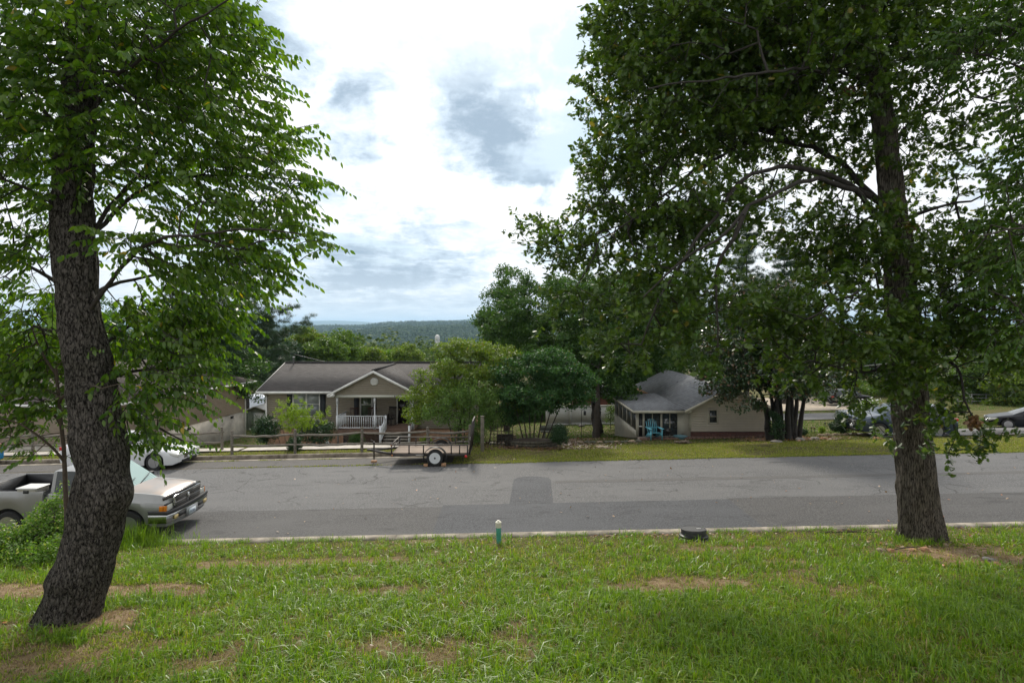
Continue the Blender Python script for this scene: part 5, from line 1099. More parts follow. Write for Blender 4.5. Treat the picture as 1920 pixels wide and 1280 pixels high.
def railing(name, p0, p1, hh, n, parent):
    mb = MB(); p0 = np.array(p0, float); p1 = np.array(p1, float); mb.bar(p0+[0, 0, hh], p1+[0, 0, hh], .07, .045); mb.bar(p0+[0, 0, .09], p1+[0, 0, .09], .045, .06)
    mb.bar(p0+[0, 0, .1], p0+[0, 0, hh], .03, up=(1, 0, 0)); r = mb.build(name, PWH, parent); m2 = MB()
    for k in range(n): q = p0+(p1-p0)*((k+.5)/n); m2.bar(q+[0, 0, .12], q+[0, 0, hh-.023], .034, up=(1, 0, 0))
    m2.build('balusters', PWH, r); return r
railing('railing', (-10.40, 34.06, -.70), (-8.28, 34.06, -.70), .79, 16, HA); railing('railing', (-8.16, 34.06, -.70), (-7.62, 34.06, -.70), .79, 4, HA)
railing('railing', (-10.46, 34.14, -.70), (-10.46, 35.9, -.70), .79, 12, HA)
zg = G(-7, 32.6)
for px in (-7.56, -5.9):
    mb = MB(); mb.box(px-.055, px+.055, 34.0, 34.11, -.70, .14); mb.build('newel', PWH, HA)
    mb = MB(); mb.box(px-.055, px+.055, 32.62, 32.73, zg-.05, -.25); mb.build('newel', PWH, HA)
railing('stair_rail', (-7.56, 33.99, -.78), (-7.56, 32.74, zg+.28), .74, 6, HA)
mb = MB(); m3 = MB()
for k in range(5):
    zt_ = -.74-(k+1)*(.74+zg)/-5*-1 if False else -.72+(k+1)*(zg+.72)/6; y1_ = 33.94-k*.27
    mb.box(-7.50, -5.98, y1_-.28, y1_-.002, zt_-.04, zt_); m3.box(-7.47, -6.0, y1_-.02, y1_, zt_-.19, zt_-.041)
st_ = mb.build('stairs', mat('grey stair tread', (.26, .235, .20), .85, var=.3, vscale=9, bump=.3), HA); m3.build('risers', mat('stair riser', (.17, .155, .135), .9, var=.3, vscale=9), st_)
mb = MB(); k = -10.4
z0_, z1_ = G(-9, 34)-.03, -.80
while k < -7.6:
    for s_ in (1, -1):
        a = np.array([k, 34.03+.008*s_, z0_ if s_ > 0 else z1_]); L_ = z1_-z0_; b = a+np.array([L_, 0, L_*s_]); 
        if b[0] > -7.62: t = (-7.62-a[0])/(b[0]-a[0]); b = a+(b-a)*t
        mb.bar(a, b, .012, .03, up=(0, 1, 0))
    k += .13
mb.build('lattice', mat('lattice wood', (.20, .125, .085), .85, var=.3, vscale=8), HA)
mb = MB(); mb.box(-10.46, -10.36, 33.98, 34.08, z0_-.1, -.75); mb.build('post', mat('grey wood', (.14, .125, .105), .9, var=.3, vscale=12), HA)
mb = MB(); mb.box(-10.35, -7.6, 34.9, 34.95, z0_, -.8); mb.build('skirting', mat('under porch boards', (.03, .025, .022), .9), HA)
# things on the porch
def rocking_chair(x, y, z, rz, label, col):
    t = empty('rocking_chair', (x, y, z), rz, label, 'chair', 'wooden chairs on the porch'); m = mat(col[0], col[1], .6, var=.3, vscale=15)
    mb = MB(); mb.box(-.26, .26, -.25, .25, .38, .42); mb.build('seat', m, t); mb = MB()
    for k in range(6): mb.bar((-.23+k*.092, .24, .42), (-.23+k*.092, .40, 1.05), .05, .02, up=(1, 0, 0))
    mb.bar((-.27, .40, 1.07), (.27, .40, 1.07), .03, .09); mb.build('backrest', m, t)
    for s_ in (-1, 1):
        mb = MB(); mb.bar((s_*.26, -.22, .05), (s_*.26, -.22, .62), .04); mb.bar((s_*.26, .24, .05), (s_*.26, .24, .62), .04); mb.bar((s_*.26, -.28, .63), (s_*.26, .3, .63), .08, .025); mb.build('arm', m, t)
        mb = MB(); mb.tube([(s_*.26, -.5, .10), (s_*.26, -.25, .03), (s_*.26, 0, .02), (s_*.26, .3, .04), (s_*.26, .55, .12)], .02, 6); mb.build('rocker', m, t)
    return t
BRN = ('red brown wood', (.07, .028, .018))
rocking_chair(-9.75, 35.0, -.70, 0.15, 'red brown rocking chair behind the porch railing, leftmost of the porch chairs', BRN)
rocking_chair(-8.75, 35.1, -.70, -.1, 'red brown rocking chair beside the middle porch post', BRN)
rocking_chair(-7.65, 35.5, -.70, -.35, 'dark chair against the wall just left of the front door', ('dark chair wood', (.02, .016, .014)))
def yard_figure():
    x, y = -10.85, 33.4; t = empty('garden_figure', (x, y, G(x, y)), 0, 'small white garden figure standing at the left foot of the porch', 'garden ornament')
    mb = MB(); mb.lathe([(.12, 0), (.14, .05), (.09, .2), (.13, .38), (.10, .5), (.05, .56)], n=14); mb.build('body', WHITE, t, smooth=.8); mb = MB(); mb.lathe([(.02, .55), (.09, .6), (.11, .68), (.09, .76), (.03, .81)], n=14); mb.build('head', WHITE, t, smooth=.8)
yard_figure()
# ---- left house
HC = empty('house', (-22.2, 31.0, 0), -math.atan2(1.3, 13.5), 'tan sided house with pale block foundation and hip roof partly behind the leaning tree', 'house')
TAN2 = mat('pinkish tan siding', (.40, .325, .26), .75, var=.07, vscale=2.5)
Wd, Ln, z0_, zs_, ze_ = 8.6, 13.6, -3.3, -1.12, 1.24
mb = MB(); siding(mb, 0, Ln, zs_, ze_, .115, .016, [(8.05, 8.75, .05, .78)], 'yz', 0.0, 1); siding(mb, -Wd, 0, zs_, ze_, .115, .016, (), 'xz', 0.0, -1); mb.box(-Wd, -.01, .01, Ln, zs_, ze_); mb.build('wall', TAN2, HC)
mb = MB(); mb.box(-Wd+.02, -.03, .03, Ln-.03, z0_, zs_-.002); fo = mb.build('foundation', mat('painted block', (.40, .37, .32), .9, var=.25, vscale=1.5, bump=.3, bscale=25), HC)
for yy in (7.0, 11.9):
    mb = MB(); mb.box(-.025, .0, yy-.18, yy+.18, zs_-.32, zs_-.14); mb.build('vent', mat('black vent', (.015, .015, .015), .6), fo)
zr = 3.15; e_ = .55; hw = Wd/2
A0, A1, A2, A3 = (e_, -e_, ze_), (e_, Ln+e_, ze_), (-Wd-e_, Ln+e_, ze_), (-Wd-e_, -e_, ze_); R0, R1 = (-hw, hw, zr), (-hw, Ln-hw, zr)
build_roof('roof', [(A0, A1, R1, R0), (A1, A2, R1), (A2, A3, R0, R1), (A3, A0, R0)], shingle_mat('brown shingles', (.070, .058, .050), (.115, .098, .085), (.080, .068, .060)), HC, .08)
mb = MB(); mb.box(e_+.002, e_+.10, -e_, Ln+e_, ze_-.16, ze_-.03); mb.box(-Wd-e_, e_, -e_-.10, -e_-.002, ze_-.16, ze_-.03); mb.box(.02, e_, -e_, Ln+e_, ze_-.12, ze_-.10); mb.build('gutter', WHITE, HC)
mb = MB(); mb.box(.02, .10, Ln-.1, Ln-.02, z0_+.3, ze_-.35); mb.bar((.06, Ln-.06, ze_-.35), (e_+.05, Ln+.2, ze_-.12), .07); mb.build('downspout', WHITE, HC)
window(HC, 8.12, 8.68, .10, .72, 0.0, 1, .05, GLASS, 1, 'yz')
window(HC, 2.2, 3.2, -.3, .72, 0.02, 1, .05, GLASS, 1, 'yz')
# ---- right house with screened porch
HB = empty('house', (0, 0, 0), label='cream sided house with grey roof and dark screened corner porch on the right', cat='house')
CRM = mat('cream siding', (.56, .51, .43), .7, var=.06, vscale=2.5)
bx0, bx1, by0, by1, zb0, zb1 = 9.42, 13.5, 30.0, 42.0, -.10, 1.16
xc = (bx0+bx1)/2; rzB = 2.30
mb = MB(); siding(mb, bx0, bx1, zb0, zb1, .127, .018, [(10.33, 10.87, .32, 1.08)], 'xz', by0)
siding(mb, lambda z: bx0+(z-zb1)/(rzB-.15-zb1)*(xc-bx0), lambda z: bx1-(z-zb1)/(rzB-.15-zb1)*(bx1-xc), zb1, rzB-.17, .127, .018, (), 'xz', by0)
siding(mb, by0, by1, zb0, zb1, .127, .018, (), 'yz', bx1, 1); mb.box(bx0+.01, bx1-.01, by0+.02, by1, zb0, zb1); mb.prism([(bx0, zb1), (bx1, zb1), (xc, rzB-.16)], by0+.02, by1, 'y'); mb.build('wall', CRM, HB)
mb = MB(); mb.box(bx0+.02, bx1-.02, by0+.01, by1, -1.9, zb0-.002); mb.build('foundation', mat('shade darkened brick', (.085, .036, .028), .9, var=.4, vscale=9, bump=.4, bscale=40), HB)  # dark brick, its colour lowered further to hold the shade along the wall foot
SH_B = shingle_mat('blue grey shingles', (.15, .156, .166), (.23, .238, .25), (.185, .19, .20))
ov = .42; zeB = 1.08
rf = build_roof('roof', [((bx0-ov, by1+.3, zeB), (bx0-ov, by0-.35, zeB), (xc, by0-.35, rzB), (xc, by1+.3, rzB)), ((bx1+ov, by0-.35, zeB), (bx1+ov, by1+.3, zeB), (xc, by1+.3, rzB), (xc, by0-.35, rzB))], SH_B, HB, .08)
mb = MB(); mb.lathe([(.03, 0), (.03, .35)], (10.6, 36.5, 1.6), n=8); mb.build('vent_pipe', mat('dark pipe', (.06, .06, .065), .5), rf)
CT = mat('cream paint', (.47, .44, .36), .6, var=.08, vscale=4)
mb = MB()
for s_, xe in ((1, bx0-ov), (-1, bx1+ov)):
    mb.prism([(xe, zeB-.17), (xc, rzB-.17), (xc, rzB-.02), (xe, zeB-.02)], by0-.39, by0-.352, 'y'); mb.prism([(xe, zeB-.17), (xe+s_*.42, zeB-.17), (xe+s_*.42, zeB+.05)], by0-.36, by0-.05, 'y')
mb.build('rake_trim', CT, HB)
mb = MB(); mb.box(bx0-ov-.06, bx0-ov-.004, 36.6, by1+.3, zeB-.16, zeB-.02); mb.build('fascia', mat('raw orange wood', (.52, .28, .14), .8, var=.2, vscale=6), HB)
mb = MB(); mb.box(bx0-.02, bx0-.0, 36.6, by1, -1.9, zb1-.1); mb.build('brick_wall', mat('dark red brick', (.15, .055, .04), .9, var=.4, vscale=12, bump=.4, bscale=30), HB)
mb = MB(); mb.box(bx0-.06, bx0+.02, by0-.03, by0+.05, zb0, zb1); mb.box(bx1-.06, bx1+.025, by0-.03, by0+.05, zb0, zb1); mb.build('corner_trim', CT, HB)
window(HB, 10.39, 10.81, .38, 1.02, by0, 1, .065, GLASS, fm=CT)
# porch
px0, px1, py0, py1 = 6.55, bx0, 30.0, 36.3; zt0 = 1.03; zl = -.42
po = build_roof('porch_roof', [((px0-.15, py1+.1, zt0), (px0-.15, py0-.22, zt0), (px1-.30, py0-.22, zt0+.07), (px1-.30, py1+.1, 1.22))], SH_B, HB, .07)
mb = MB(); mb.box(px0-.2, px1-.2, py0-.27, py0-.225, zt0-.13, zt0-.0); mb.box(px0-.21, px0-.16, py0-.2, py1+.1, zt0-.13, zt0-.02); mb.build('porch_fascia', CT, HB)
CRD = mat('porch panel paint', (.40, .375, .31), .65, var=.1, vscale=3)
mb = MB(); W0 = [7.02, 7.83, 7.93, 8.73]     # openings of the front
mb.box(px0, px0+.14, py0, py0+.1, zl, zt0-.08); mb.box(px0+.34, px0+.44, py0, py0+.1, zl, zt0-.08); mb.box(px0+.141, px0+.339, py0+.01, py0+.09, .86, zt0-.08)
mb.box(7.831, 7.929, py0, py0+.1, zl, zt0-.08); mb.box(px0+.441, 7.83, py0, py0+.1, .86, zt0-.08); mb.box(7.93, 8.73, py0, py0+.1, .86, zt0-.08); mb.box(8.731, px1-.01, py0, py0+.1, zl, zt0-.08)
mb.box(px0+.441, 7.83, py0+.002, py0+.1, zl, zl+.08); mb.box(7.93, 8.73, py0+.002, py0+.1, zl, zl+.08); mb.build('porch_wall', CRD, HB)
SCR = mat('dark screen', (.020, .021, .022), .35, spec=.5)
for a, b in ((px0+.445, 7.826), (7.934, 8.726)):
    mb = MB(); mb.box(a, b, py0+.05, py0+.06, zl+.081, .858); sc0 = mb.build('glass_door', GLASS, HB); mb = MB(); xm = (a+b)/2; mb.box(xm-.02, xm+.02, py0+.03, py0+.049, zl+.081, .858); mb.build('mullion', CRD, sc0)
mb = MB(); mb.box(px0+.142, px0+.338, py0+.05, py0+.06, zl+.02, .858); sc0 = mb.build('screen_door', SCR, HB); mb = MB(); mb.box(px0+.142, px0+.338, py0+.03, py0+.049, .14, .20); mb.build('mullion', WHITE, sc0)
# left side: panel below, screens above, following the falling ground
mb = MB(); mb.prism([(py0+.1, -.45), (py0+.1, -.08), (py1, -.08), (py1, -1.5)], px0, px0+.08, 'x'); mb.box(px0, px0+.08, py0+.1, py1, .88, zt0-.06)
n_ = 5
for k in range(n_+1): yy = py0+.10+(py1-py0-.18)*k/n_; mb.box(px0+.001, px0+.079, yy, yy+.07, -.079, .879)
mb.build('side_panel', CRD, HB)
for k in range(n_): yy = py0+.17+(py1-py0-.18)*k/n_; mb = MB(); mb.box(px0+.035, px0+.045, yy+.002, yy+(py1-py0-.18)/n_-.072, -.078, .878); mb.build('screen', SCR, HB)
mb = MB(); mb.box(px0+.1, px1, py0+.12, py1, -1.5, -.42); mb.build('porch_floor', mat('porch slab', (.2, .19, .17), .9), HB)
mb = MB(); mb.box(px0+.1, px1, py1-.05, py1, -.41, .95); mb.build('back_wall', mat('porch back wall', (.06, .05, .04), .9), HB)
# brick edged terrace
mb = MB(); xk = 6.6
BRK = mat('dark edging brick', (.13, .075, .055), .9, var=.4, vscale=14, bump=.4, bscale=40)
while xk < 13.4: mb.box(xk, xk+.21, 29.33+.01*sin(xk*9), 29.45, G(xk, 29.4)-.1, G(xk, 29.4)+.12+.012*sin(xk*23)); xk += .225
tag(mb.build('brick_edging', BRK), 'row of dark bricks edging the terrace of the cream sided house', 'edging')
mb = MB(); mb.box(6.6, 13.4, 29.46, 29.98, G(10, 29.6)-.2, G(10, 29.6)+.05); tag(mb.build('terrace', mat('terrace paving', (.22, .18, .15), .9, var=.3, vscale=5, bump=.3)), kind='structure')
# adirondack chair
zc = G(7.3, 29.65)+.09
AC = empty('adirondack_chair', (7.36, 29.5, zc), 0.12, 'turquoise slatted adirondack chair in front of the screened porch', 'chair'); AM = mat('turquoise plastic', (.13, .42, .52), .45, var=.08, vscale=8)
mb = MB()
for k in range(6): mb.bar((-.25, -.30+k*.095, .36-k*.022), (.25, -.30+k*.095, .36-k*.022), .085, .02)
mb.build('seat', AM, AC); mb = MB()
hs = [.84, .93, .97, .97, .93, .84]
for k in range(6): x_ = -.225+k*.09; mb.bar((x_, .20, .24), (x_*1.18, .46, hs[k]), .075, .02, up=(1, 0, 0))
mb.bar((-.3, .33, .52), (.3, .33, .52), .02, .06); mb.build('backrest', AM, AC)
for s_ in (-1, 1):
    mb = MB(); mb.prism([(s_*.24, -.42), (s_*.39, -.42), (s_*.39, .1), (s_*.34, .38), (s_*.26, .38), (s_*.24, -.1)], .55, .575, 'z'); mb.build('armrest', AM, AC)
    mb = MB(); mb.bar((s_*.30, -.34, 0), (s_*.30, -.34, .55), .10, .03, up=(1, 0, 0)); mb.build('leg', AM, AC); mb = MB(); mb.prism([(-.36, .34), (-.36, .24), (.42, 0), (.5, 0), (.5, .06), (.2, .26)], s_*.265-.012, s_*.265+.012, 'x'); mb.build('leg', AM, AC)
# things beside the glass doors
mb = MB(); mb.lathe([(.30, 0), (.36, .10), (.37, .12), (.33, .11), (.28, .03)], (8.75, 29.62, G(8.8, 29.6)+.055), n=22); tag(mb.build('plastic_basin', mat('blue basin plastic', (.10, .20, .23), .5), smooth=.8), 'shallow blue plastic basin on the terrace right of the turquoise chair', 'basin')
def grill():
    x, y = 8.12, 29.64; z = G(x, y)+.055; t = empty('charcoal_grill', (x, y, z), 0, 'small black kettle grill beside the turquoise chair', 'grill'); bk = mat('black enamel', (.012, .012, .012), .3)
    mb = MB(); mb.lathe([(.02, .22), (.14, .26), (.19, .36), (.18, .45), (.10, .52), (.02, .54)], n=20); mb.build('bowl', bk, t, smooth=.8)
    for a in (.3, 2.4, 4.5): mb = MB(); mb.bar((.12*cos(a), .12*sin(a), .28), (.2*cos(a), .2*sin(a), 0), .02); mb.build('leg', bk, t)
grill()
# downspout base / wood pile / stones
def rock(name, label, x, y, r, m, sq=(1, 1, .6), cat='rock', group=None, dz=0.0, zf=ground_z):
    n = 14; V = []; F = []; sd_ = float(rng.uniform(0, 50)); c = np.array([x, y, float(zf(np.array(x), np.array(y)))+r*sq[2]*.45+dz])
    for i in range(n+1):
        for j in range(2*n):
            th = pi*i/n; ph = pi*j/n; d = np.array([sin(th)*cos(ph), sin(th)*sin(ph), cos(th)]); q = r*(1+.28*float(fbm(d[None]+sd_, 1.3, 3, 3)[0])); V.append(c+d*q*np.array(sq))
    for i in range(n):
        for j in range(2*n): F.append((i*2*n+j, i*2*n+(j+1) % (2*n), (i+1)*2*n+(j+1) % (2*n), (i+1)*2*n+j))
    o = faces_mesh(name, np.array(V), F, m, None, True); return tag(o, label, cat, group)
RK_O = mat('orange sandstone', (.30, .165, .09), .9, var=.3, vscale=9, bump=.5, bscale=30); RK_G = mat('grey field stone', (.24, .22, .20), .9, var=.3, vscale=9, bump=.5, bscale=30); RK_T = mat('tan field stone', (.25, .19, .13), .9, var=.3, vscale=9, bump=.5, bscale=30)
for u, v, r, m, lb in ((1653, 1031, .13, RK_T, 'larger tan rock at the left foot of the oak'), (1668, 1021, .11, RK_T, 'rounded tan rock perched behind the pair left of the oak'), (1671, 1032, .11, RK_O, 'orange rock beside the tan one left of the oak foot'), (1713, 1031, .10, RK_O, 'small orange rock directly before the oak foot'),
                       (1735, 1031, .13, RK_O, 'reddish wedge shaped rock at the front of the oak'), (1830, 1041, .09, RK_T, 'pale rock right of the oak nearest its trunk'), (1851, 1047, .11, RK_G, 'brown rounded rock in the trio right of the oak'), (1861, 1049, .09, RK_G, 'grey flat rock touching the brown one right of the oak'), (1870, 1059, .13, RK_O, 'orange tan rock farthest right in the grass'), (1773, 1021, .07, RK_T, 'little tan rock tucked under the right flare of the oak')):
    x, y = hit(u, v+3); rock('rock', lb, x, y, r*.72, m, group='rocks around the oak')
mb = MB()
for k in range(16):
    a = rng.uniform(0, pi); c_ = np.array([7.95+rng.normal(0, .14), 26.9+rng.normal(0, .1), 0]); c_[2] = G(c_[0], c_[1])+.05+.09*rng.random(); d_ = np.array([cos(a), sin(a)*.5, rng.normal(0, .12)])*.22; mb.tube([c_-d_, c_+d_], rng.uniform(.025, .045), 7)
tag(mb.build('log_pile', mat('burnt wood', (.08, .055, .04), .9, var=.5, vscale=10, col2=(.25, .19, .14))), 'small heap of burnt and split logs on the lawn before the cream sided house', 'firewood')
# ================================================================ vehicles
TYRE = mat('tyre rubber', (.018, .018, .018), .85, bump=.2, bscale=60); CHROME = mat('chrome', (.62, .62, .62), .12, 1.0); BLK = mat('black plastic', (.018, .018, .019), .5); CARGLASS = mat('tinted car glass', (.020, .027, .028), .05, spec=.5)
LAMP = mat('lamp glass', (.55, .55, .50), .12, spec=1.0, coat=.5); AMB = mat('amber lens', (.65, .20, .02), .2, coat=.5); REDL = mat('red lens', (.45, .015, .012), .2, coat=.5); ALLOY = mat('silver wheel', (.45, .45, .46), .3, .8)
def wheel(parent, x, y, r, w, side, rim=ALLOY, spokes=7, name='wheel'):
    """side: +1 when the outer face looks to +y"""
    e = empty(name, (x, y, r)); e.parent = parent
    mb = MB(); h = w/2; mb.lathe([(r*.66, -h), (r*.80, -h*1.02), (r*.95, -h*.92), (r, -h*.6), (r, h*.6), (r*.95, h*.92), (r*.80, h*1.02), (r*.66, h)], axis='y', n=36, caps=False); mb.build('tyre', TYRE, e, smooth=.6)
    mb = MB(); s = side; mb.lathe([(r*.675, s*h*.98), (r*.64, s*h*.96), (r*.60, s*h*.60), (r*.40, s*h*.45), (r*.16, s*h*.70), (r*.06, s*h*.78)], axis='y', n=36)
    for k in range(spokes):
        a = 2*pi*k/spokes; mb.bar((r*.14*cos(a), s*h*.78, r*.14*sin(a)), (r*.62*cos(a), s*h*.80, r*.62*sin(a)), r*.13, h*.12, up=(0, 1, 0))
    mb.build('rim', rim, e, smooth=.6); return e
def loft_car(root, L, W, prof, shoulder, axles, rw, paint, cab, zlow=.22, tw=.21, ends=.10, glass=CARGLASS, tumble=.76, rim=ALLOY, spokes=7, arch=1.16, doors=()):
    """x runs from 0 at the nose to -L at the tail; prof/shoulder: (x, z) pairs; cab: dict of x positions"""
    keys = sorted({round(-p[0], 3) for p in prof} | {round(-p[0], 3) for p in shoulder}); keys = [k for k in keys if 0 <= k <= L]
    st = set(np.round(np.linspace(0, L, 56), 3)) | set(keys)
    Ra = rw*arch
    for a in axles: st |= set(np.round(-a+Ra*np.sin(np.linspace(-pi/2, pi/2, 15)), 3)) | {round(-a-Ra-.004, 3), round(-a+Ra+.004, 3)}
    st = np.array(sorted(s for s in st if 0 <= s <= L)); st = st[np.concatenate([[True], np.diff(st) > .0035])]; X = -st
    pz = sorted(prof); sz = sorted(shoulder); zt = np.interp(X, [p[0] for p in pz], [p[1] for p in pz]); zs = np.interp(X, [p[0] for p in sz], [p[1] for p in sz]); zs = np.minimum(zs, zt-.004)
    t = np.abs((st-L/2)/(L/2)); w = W*(1-ends*t**5-.03*t**2)
    zl = np.full_like(X, zlow)+.10*np.clip((t-.9)/.1, 0, 1)
    wl = zl.copy()
    for a in axles:
        d = X-a; k = np.abs(d) < Ra; wl[k] = np.maximum(wl[k], rw+np.sqrt(np.maximum(Ra**2-d[k]**2, 0)))
    wl = np.minimum(wl, zs-.06)
    f = [(.97, None, 0), (1.0, None, .28), (1.0, None, .62), (.985, None, .9), (.955, None, 1.0)]
    rings = []
    for i in range(len(X)):
        r = [(w[i]*a, wl[i]+(zs[i]-wl[i])*c) for a, _, c in f]
        H = zt[i]-zs[i]; cabk = min(1, H/.3)
        r += [(w[i]*(.93*(1-cabk)+.93*cabk), zs[i]+.012*min(1, H/.02)), (w[i]*(.80*(1-cabk)+(tumble+.02)*cabk), zs[i]+H*.93), (w[i]*(.62*(1-cabk)+(tumble-.10)*cabk), zt[i]-.012*min(1, H/.05)), (w[i]*.3, zt[i]), (0, zt[i]+.008)]
        rings.append(r)
    K = len(rings[0]); nX = len(X); V = []
    for s in (1, -1):
        for i in range(nX):
            for (yy, zz) in rings[i]: V.append((X[i], s*yy, zz))
    groups = {}
    def put(g, fc): groups.setdefault(g, []).append(fc)
    x_in = lambda i, a, b: a <= (X[i]+X[i+1])/2 <= b
    for si, s in enumerate((1, -1)):
        o = si*nX*K
        for i in range(nX-1):
            for k in range(K-1):
                fc = (o+i*K+k, o+i*K+k+1, o+(i+1)*K+k+1, o+(i+1)*K+k)
                g = 'body'
                if k == 5:
                    for nm, a, b in cab['side']:
                        if x_in(i, a, b): g = (nm, s)
                if k >= 6:
                    if x_in(i, *cab['ws']): g = ('windshield', 0)
                    elif 'rw' in cab and x_in(i, *cab['rw']): g = ('rear_window', 0)
                if k in (4,) and x_in(i, -L, 0) and False: g = 'body'
                put(g, fc)
        put('body', tuple(o+k for k in range(K))+tuple(()) if False else tuple(o+k for k in range(K)))
    put('body', tuple(list(range(K))[::-1]+[nX*K+k for k in range(K-1)])) if False else None
    # end caps
    e0 = list(range(K))+[nX*K+k for k in range(K-2, -1, -1)]; groups['body'] = [g for g in groups['body'] if len(g) == 4]; put('body', tuple(e0)); e1 = [(nX-1)*K+k for k in range(K)]+[nX*K+(nX-1)*K+k for k in range(K-2, -1, -1)]; put('body', tuple(e1[::-1]))
    V = np.array(V); out = {}
    for g, F in groups.items():
        idx = sorted({i for f in F for i in f}); mp = {a: b for b, a in enumerate(idx)}; mb = MB(); mb.add(V[idx], [tuple(mp[i] for i in f) for f in F])
        nm = g if g == 'body' else g[0]; out[g] = mb.build(nm, paint if g == 'body' else glass, root, smooth=.55)
    mb = MB(); mb.box(-L+.15, -.15, -W*.80, W*.80, zlow+.01, min(zs)-.08); mb.build('underbody', BLK, root)
    for a in axles:
        for s in (1, -1): wheel(root, a, s*(W-tw/2-.015), rw, tw, s, rim, spokes)
    for d in doors:
        for s in (1, -1):
            mb = MB(); i = int(np.argmin(abs(X-d[0]))); mb.box(X[i]-.006, X[i]+.006, s*w[i]*1.0-.004, s*w[i]*1.0+.004, zlow+.1, zs[i]-.02); mb.build('door_seam', BLK, root)
            mb = MB(); mb.box(X[i]+.10, X[i]+.26, s*w[i]*1.0-.01, s*w[i]*1.0+.025, zs[i]-.15, zs[i]-.115); mb.build('door_handle', paint, root)
    return out, (X, w, zs, zt)
def paint(name, c, metal=.4, rough=.35, coat=.5): return mat(name, c, rough, metal, coat=coat)
# ---- silver pickup
PK = empty('pickup_truck', (-9.12, 15.92, G(-11.5, 15.9)), 0.0, 'silver pickup truck with open bed and faded hood parked behind the leaning tree', 'pickup truck')
SIL = mat('tired silver paint', (.25, .25, .245), .36, .45, coat=.5, var=.08, vscale=2)
prof = [(0, .84), (-.02, .97), (-.06, 1.06), (-.14, 1.12), (-.28, 1.155), (-.6, 1.195), (-1.22, 1.24), (-1.30, 1.25), (-2.05, 1.76), (-2.2, 1.80), (-2.6, 1.83), (-3.0, 1.82), (-3.1, 1.79), (-3.16, 1.26)]
sh = [(0, .80), (-.06, .93), (-.2, .97), (-.6, 1.0), (-1.3, 1.07), (-1.7, 1.16), (-3.2, 1.20)]
outp, (Xp, wp, zsp, ztp) = loft_car(PK, 3.16, .985, prof, sh, [-.98], .385, SIL, dict(side=[('side_window', -3.0, -1.75)], ws=(-2.08, -1.29)), zlow=.42, tw=.26, ends=.05, tumble=.78, glass=CARGLASS)
wso = outp[('windshield', 0)]
# folding sun shade behind the windscreen
wso.data.materials.clear(); wso.data.materials.append(None)
def shade_mat():
    m, nt, b = mat_nodes('folded sunshade behind glass'); N = nt.nodes; L = nt.links; tc = N.new('ShaderNodeTexCoord'); w = N.new('ShaderNodeTexWave'); w.bands_direction = 'Y'; w.inputs['Scale'].default_value = 3.2; w.inputs['Distortion'].default_value = .6; L.new(tc.outputs['Object'], w.inputs[0])
    x = N.new('ShaderNodeMixRGB'); L.new(w.outputs[0], x.inputs[0]); x.inputs[1].default_value = (.13, .24, .24, 1); x.inputs[2].default_value = (.34, .47, .46, 1); L.new(x.outputs[0], b.inputs['Base Color']); b.inputs['Roughness'].default_value = .6; b.inputs['Specular IOR Level'].default_value = .2; b.inputs['Coat Weight'].default_value = .12; b.inputs['Coat Roughness'].default_value = .03; return m
wso.data.materials[0] = shade_mat()
def part(mb, name, m, parent, **k): return mb.build(name, m, parent, **k)
# hood with peeling clear coat: a skin a hair above the body
mb = MB(); hx = [(-.09, 1.078), (-.16, 1.122), (-.28, 1.155), (-.6, 1.195), (-.9, 1.219), (-1.2, 1.240)]; F = []; nn = 15
V = [(x, y, z+.010+.035*math.cos(y/.8*pi/2)-.03*(abs(y)/.74)**6) for x, z in hx for y in np.linspace(-.74, .74, nn)]
for i in range(len(hx)-1):
    for j in range(nn-1): F.append((i*nn+j, i*nn+j+1, (i+1)*nn+j+1, (i+1)*nn+j))
mb.add(V, F); part(mb, 'hood', mat('faded hood paint', (.27, .26, .25), .36, .35, var=.12, vscale=1.8, col2=(.33, .26, .215), coat=.25), PK, smooth=.8)
# bed
BD = MB(); Lb = (-3.22, -5.25); W = .985
def side_panel(s):
    mb = MB(); xs_ = np.concatenate([np.linspace(Lb[0], Lb[1], 24), -4.13+.47*np.sin(np.linspace(-pi/2, pi/2, 15))]); xs_ = np.array(sorted(set(np.round(xs_, 3)), reverse=True)); V = []; F = []
    for x in xs_:
        zb = .50 if abs(x+4.13) > .47 else max(.50, .385+math.sqrt(max(.47**2-(x+4.13)**2, 0)))
        bul = .035*math.exp(-((x+4.13)/.62)**4)
        for k, (o_, zf) in enumerate(((.0, 0), (bul*.7+.0, .3), (bul, .55), (.0, .85), (-.025, 1.0), (-.10, 1.0), (-.10, .25))): V.append((x, s*(W-.02+o_), zb+(1.285-zb)*zf if zf > 0 else zb))
    K = 7
    for i in range(len(xs_)-1):
        for k in range(K-1): F.append((i*K+k, i*K+k+1, (i+1)*K+k+1, (i+1)*K+k))
    F += [tuple(range(K)), tuple((len(xs_)-1)*K+k for k in range(K))]; mb.add(V, F); return mb
for s_ in (-1, 1): part(side_panel(s_), 'bed_side', SIL, PK, smooth=.6)
mb = MB(); mb.box(-5.28, -5.22, -.93, .93, .55, 1.27); part(mb, 'tailgate', SIL, PK)
mb = MB(); mb.box(-5.215, -3.24, -.86, .86, .60, .64); mb.box(-5.215, -3.24, -.875, -.862, .64, 1.30); mb.box(-5.215, -3.24, .862, .875, .64, 1.30); mb.box(-3.26, -3.24, -.86, .86, .64, 1.29); mb.box(-5.216, -5.19, -.86, .86, .64, 1.285)
mb.build('bed_liner', mat('black bed liner', (.012, .012, .013), .45, bump=.3, bscale=25), PK)
mb = MB(); mb.box(-5.3, -.6, -.8, .8, .36, .58); mb.build('chassis', BLK, PK)
for s_ in (-1, 1): wheel(PK, -4.13, s_*.85, .385, .26, s_, ALLOY, 5)
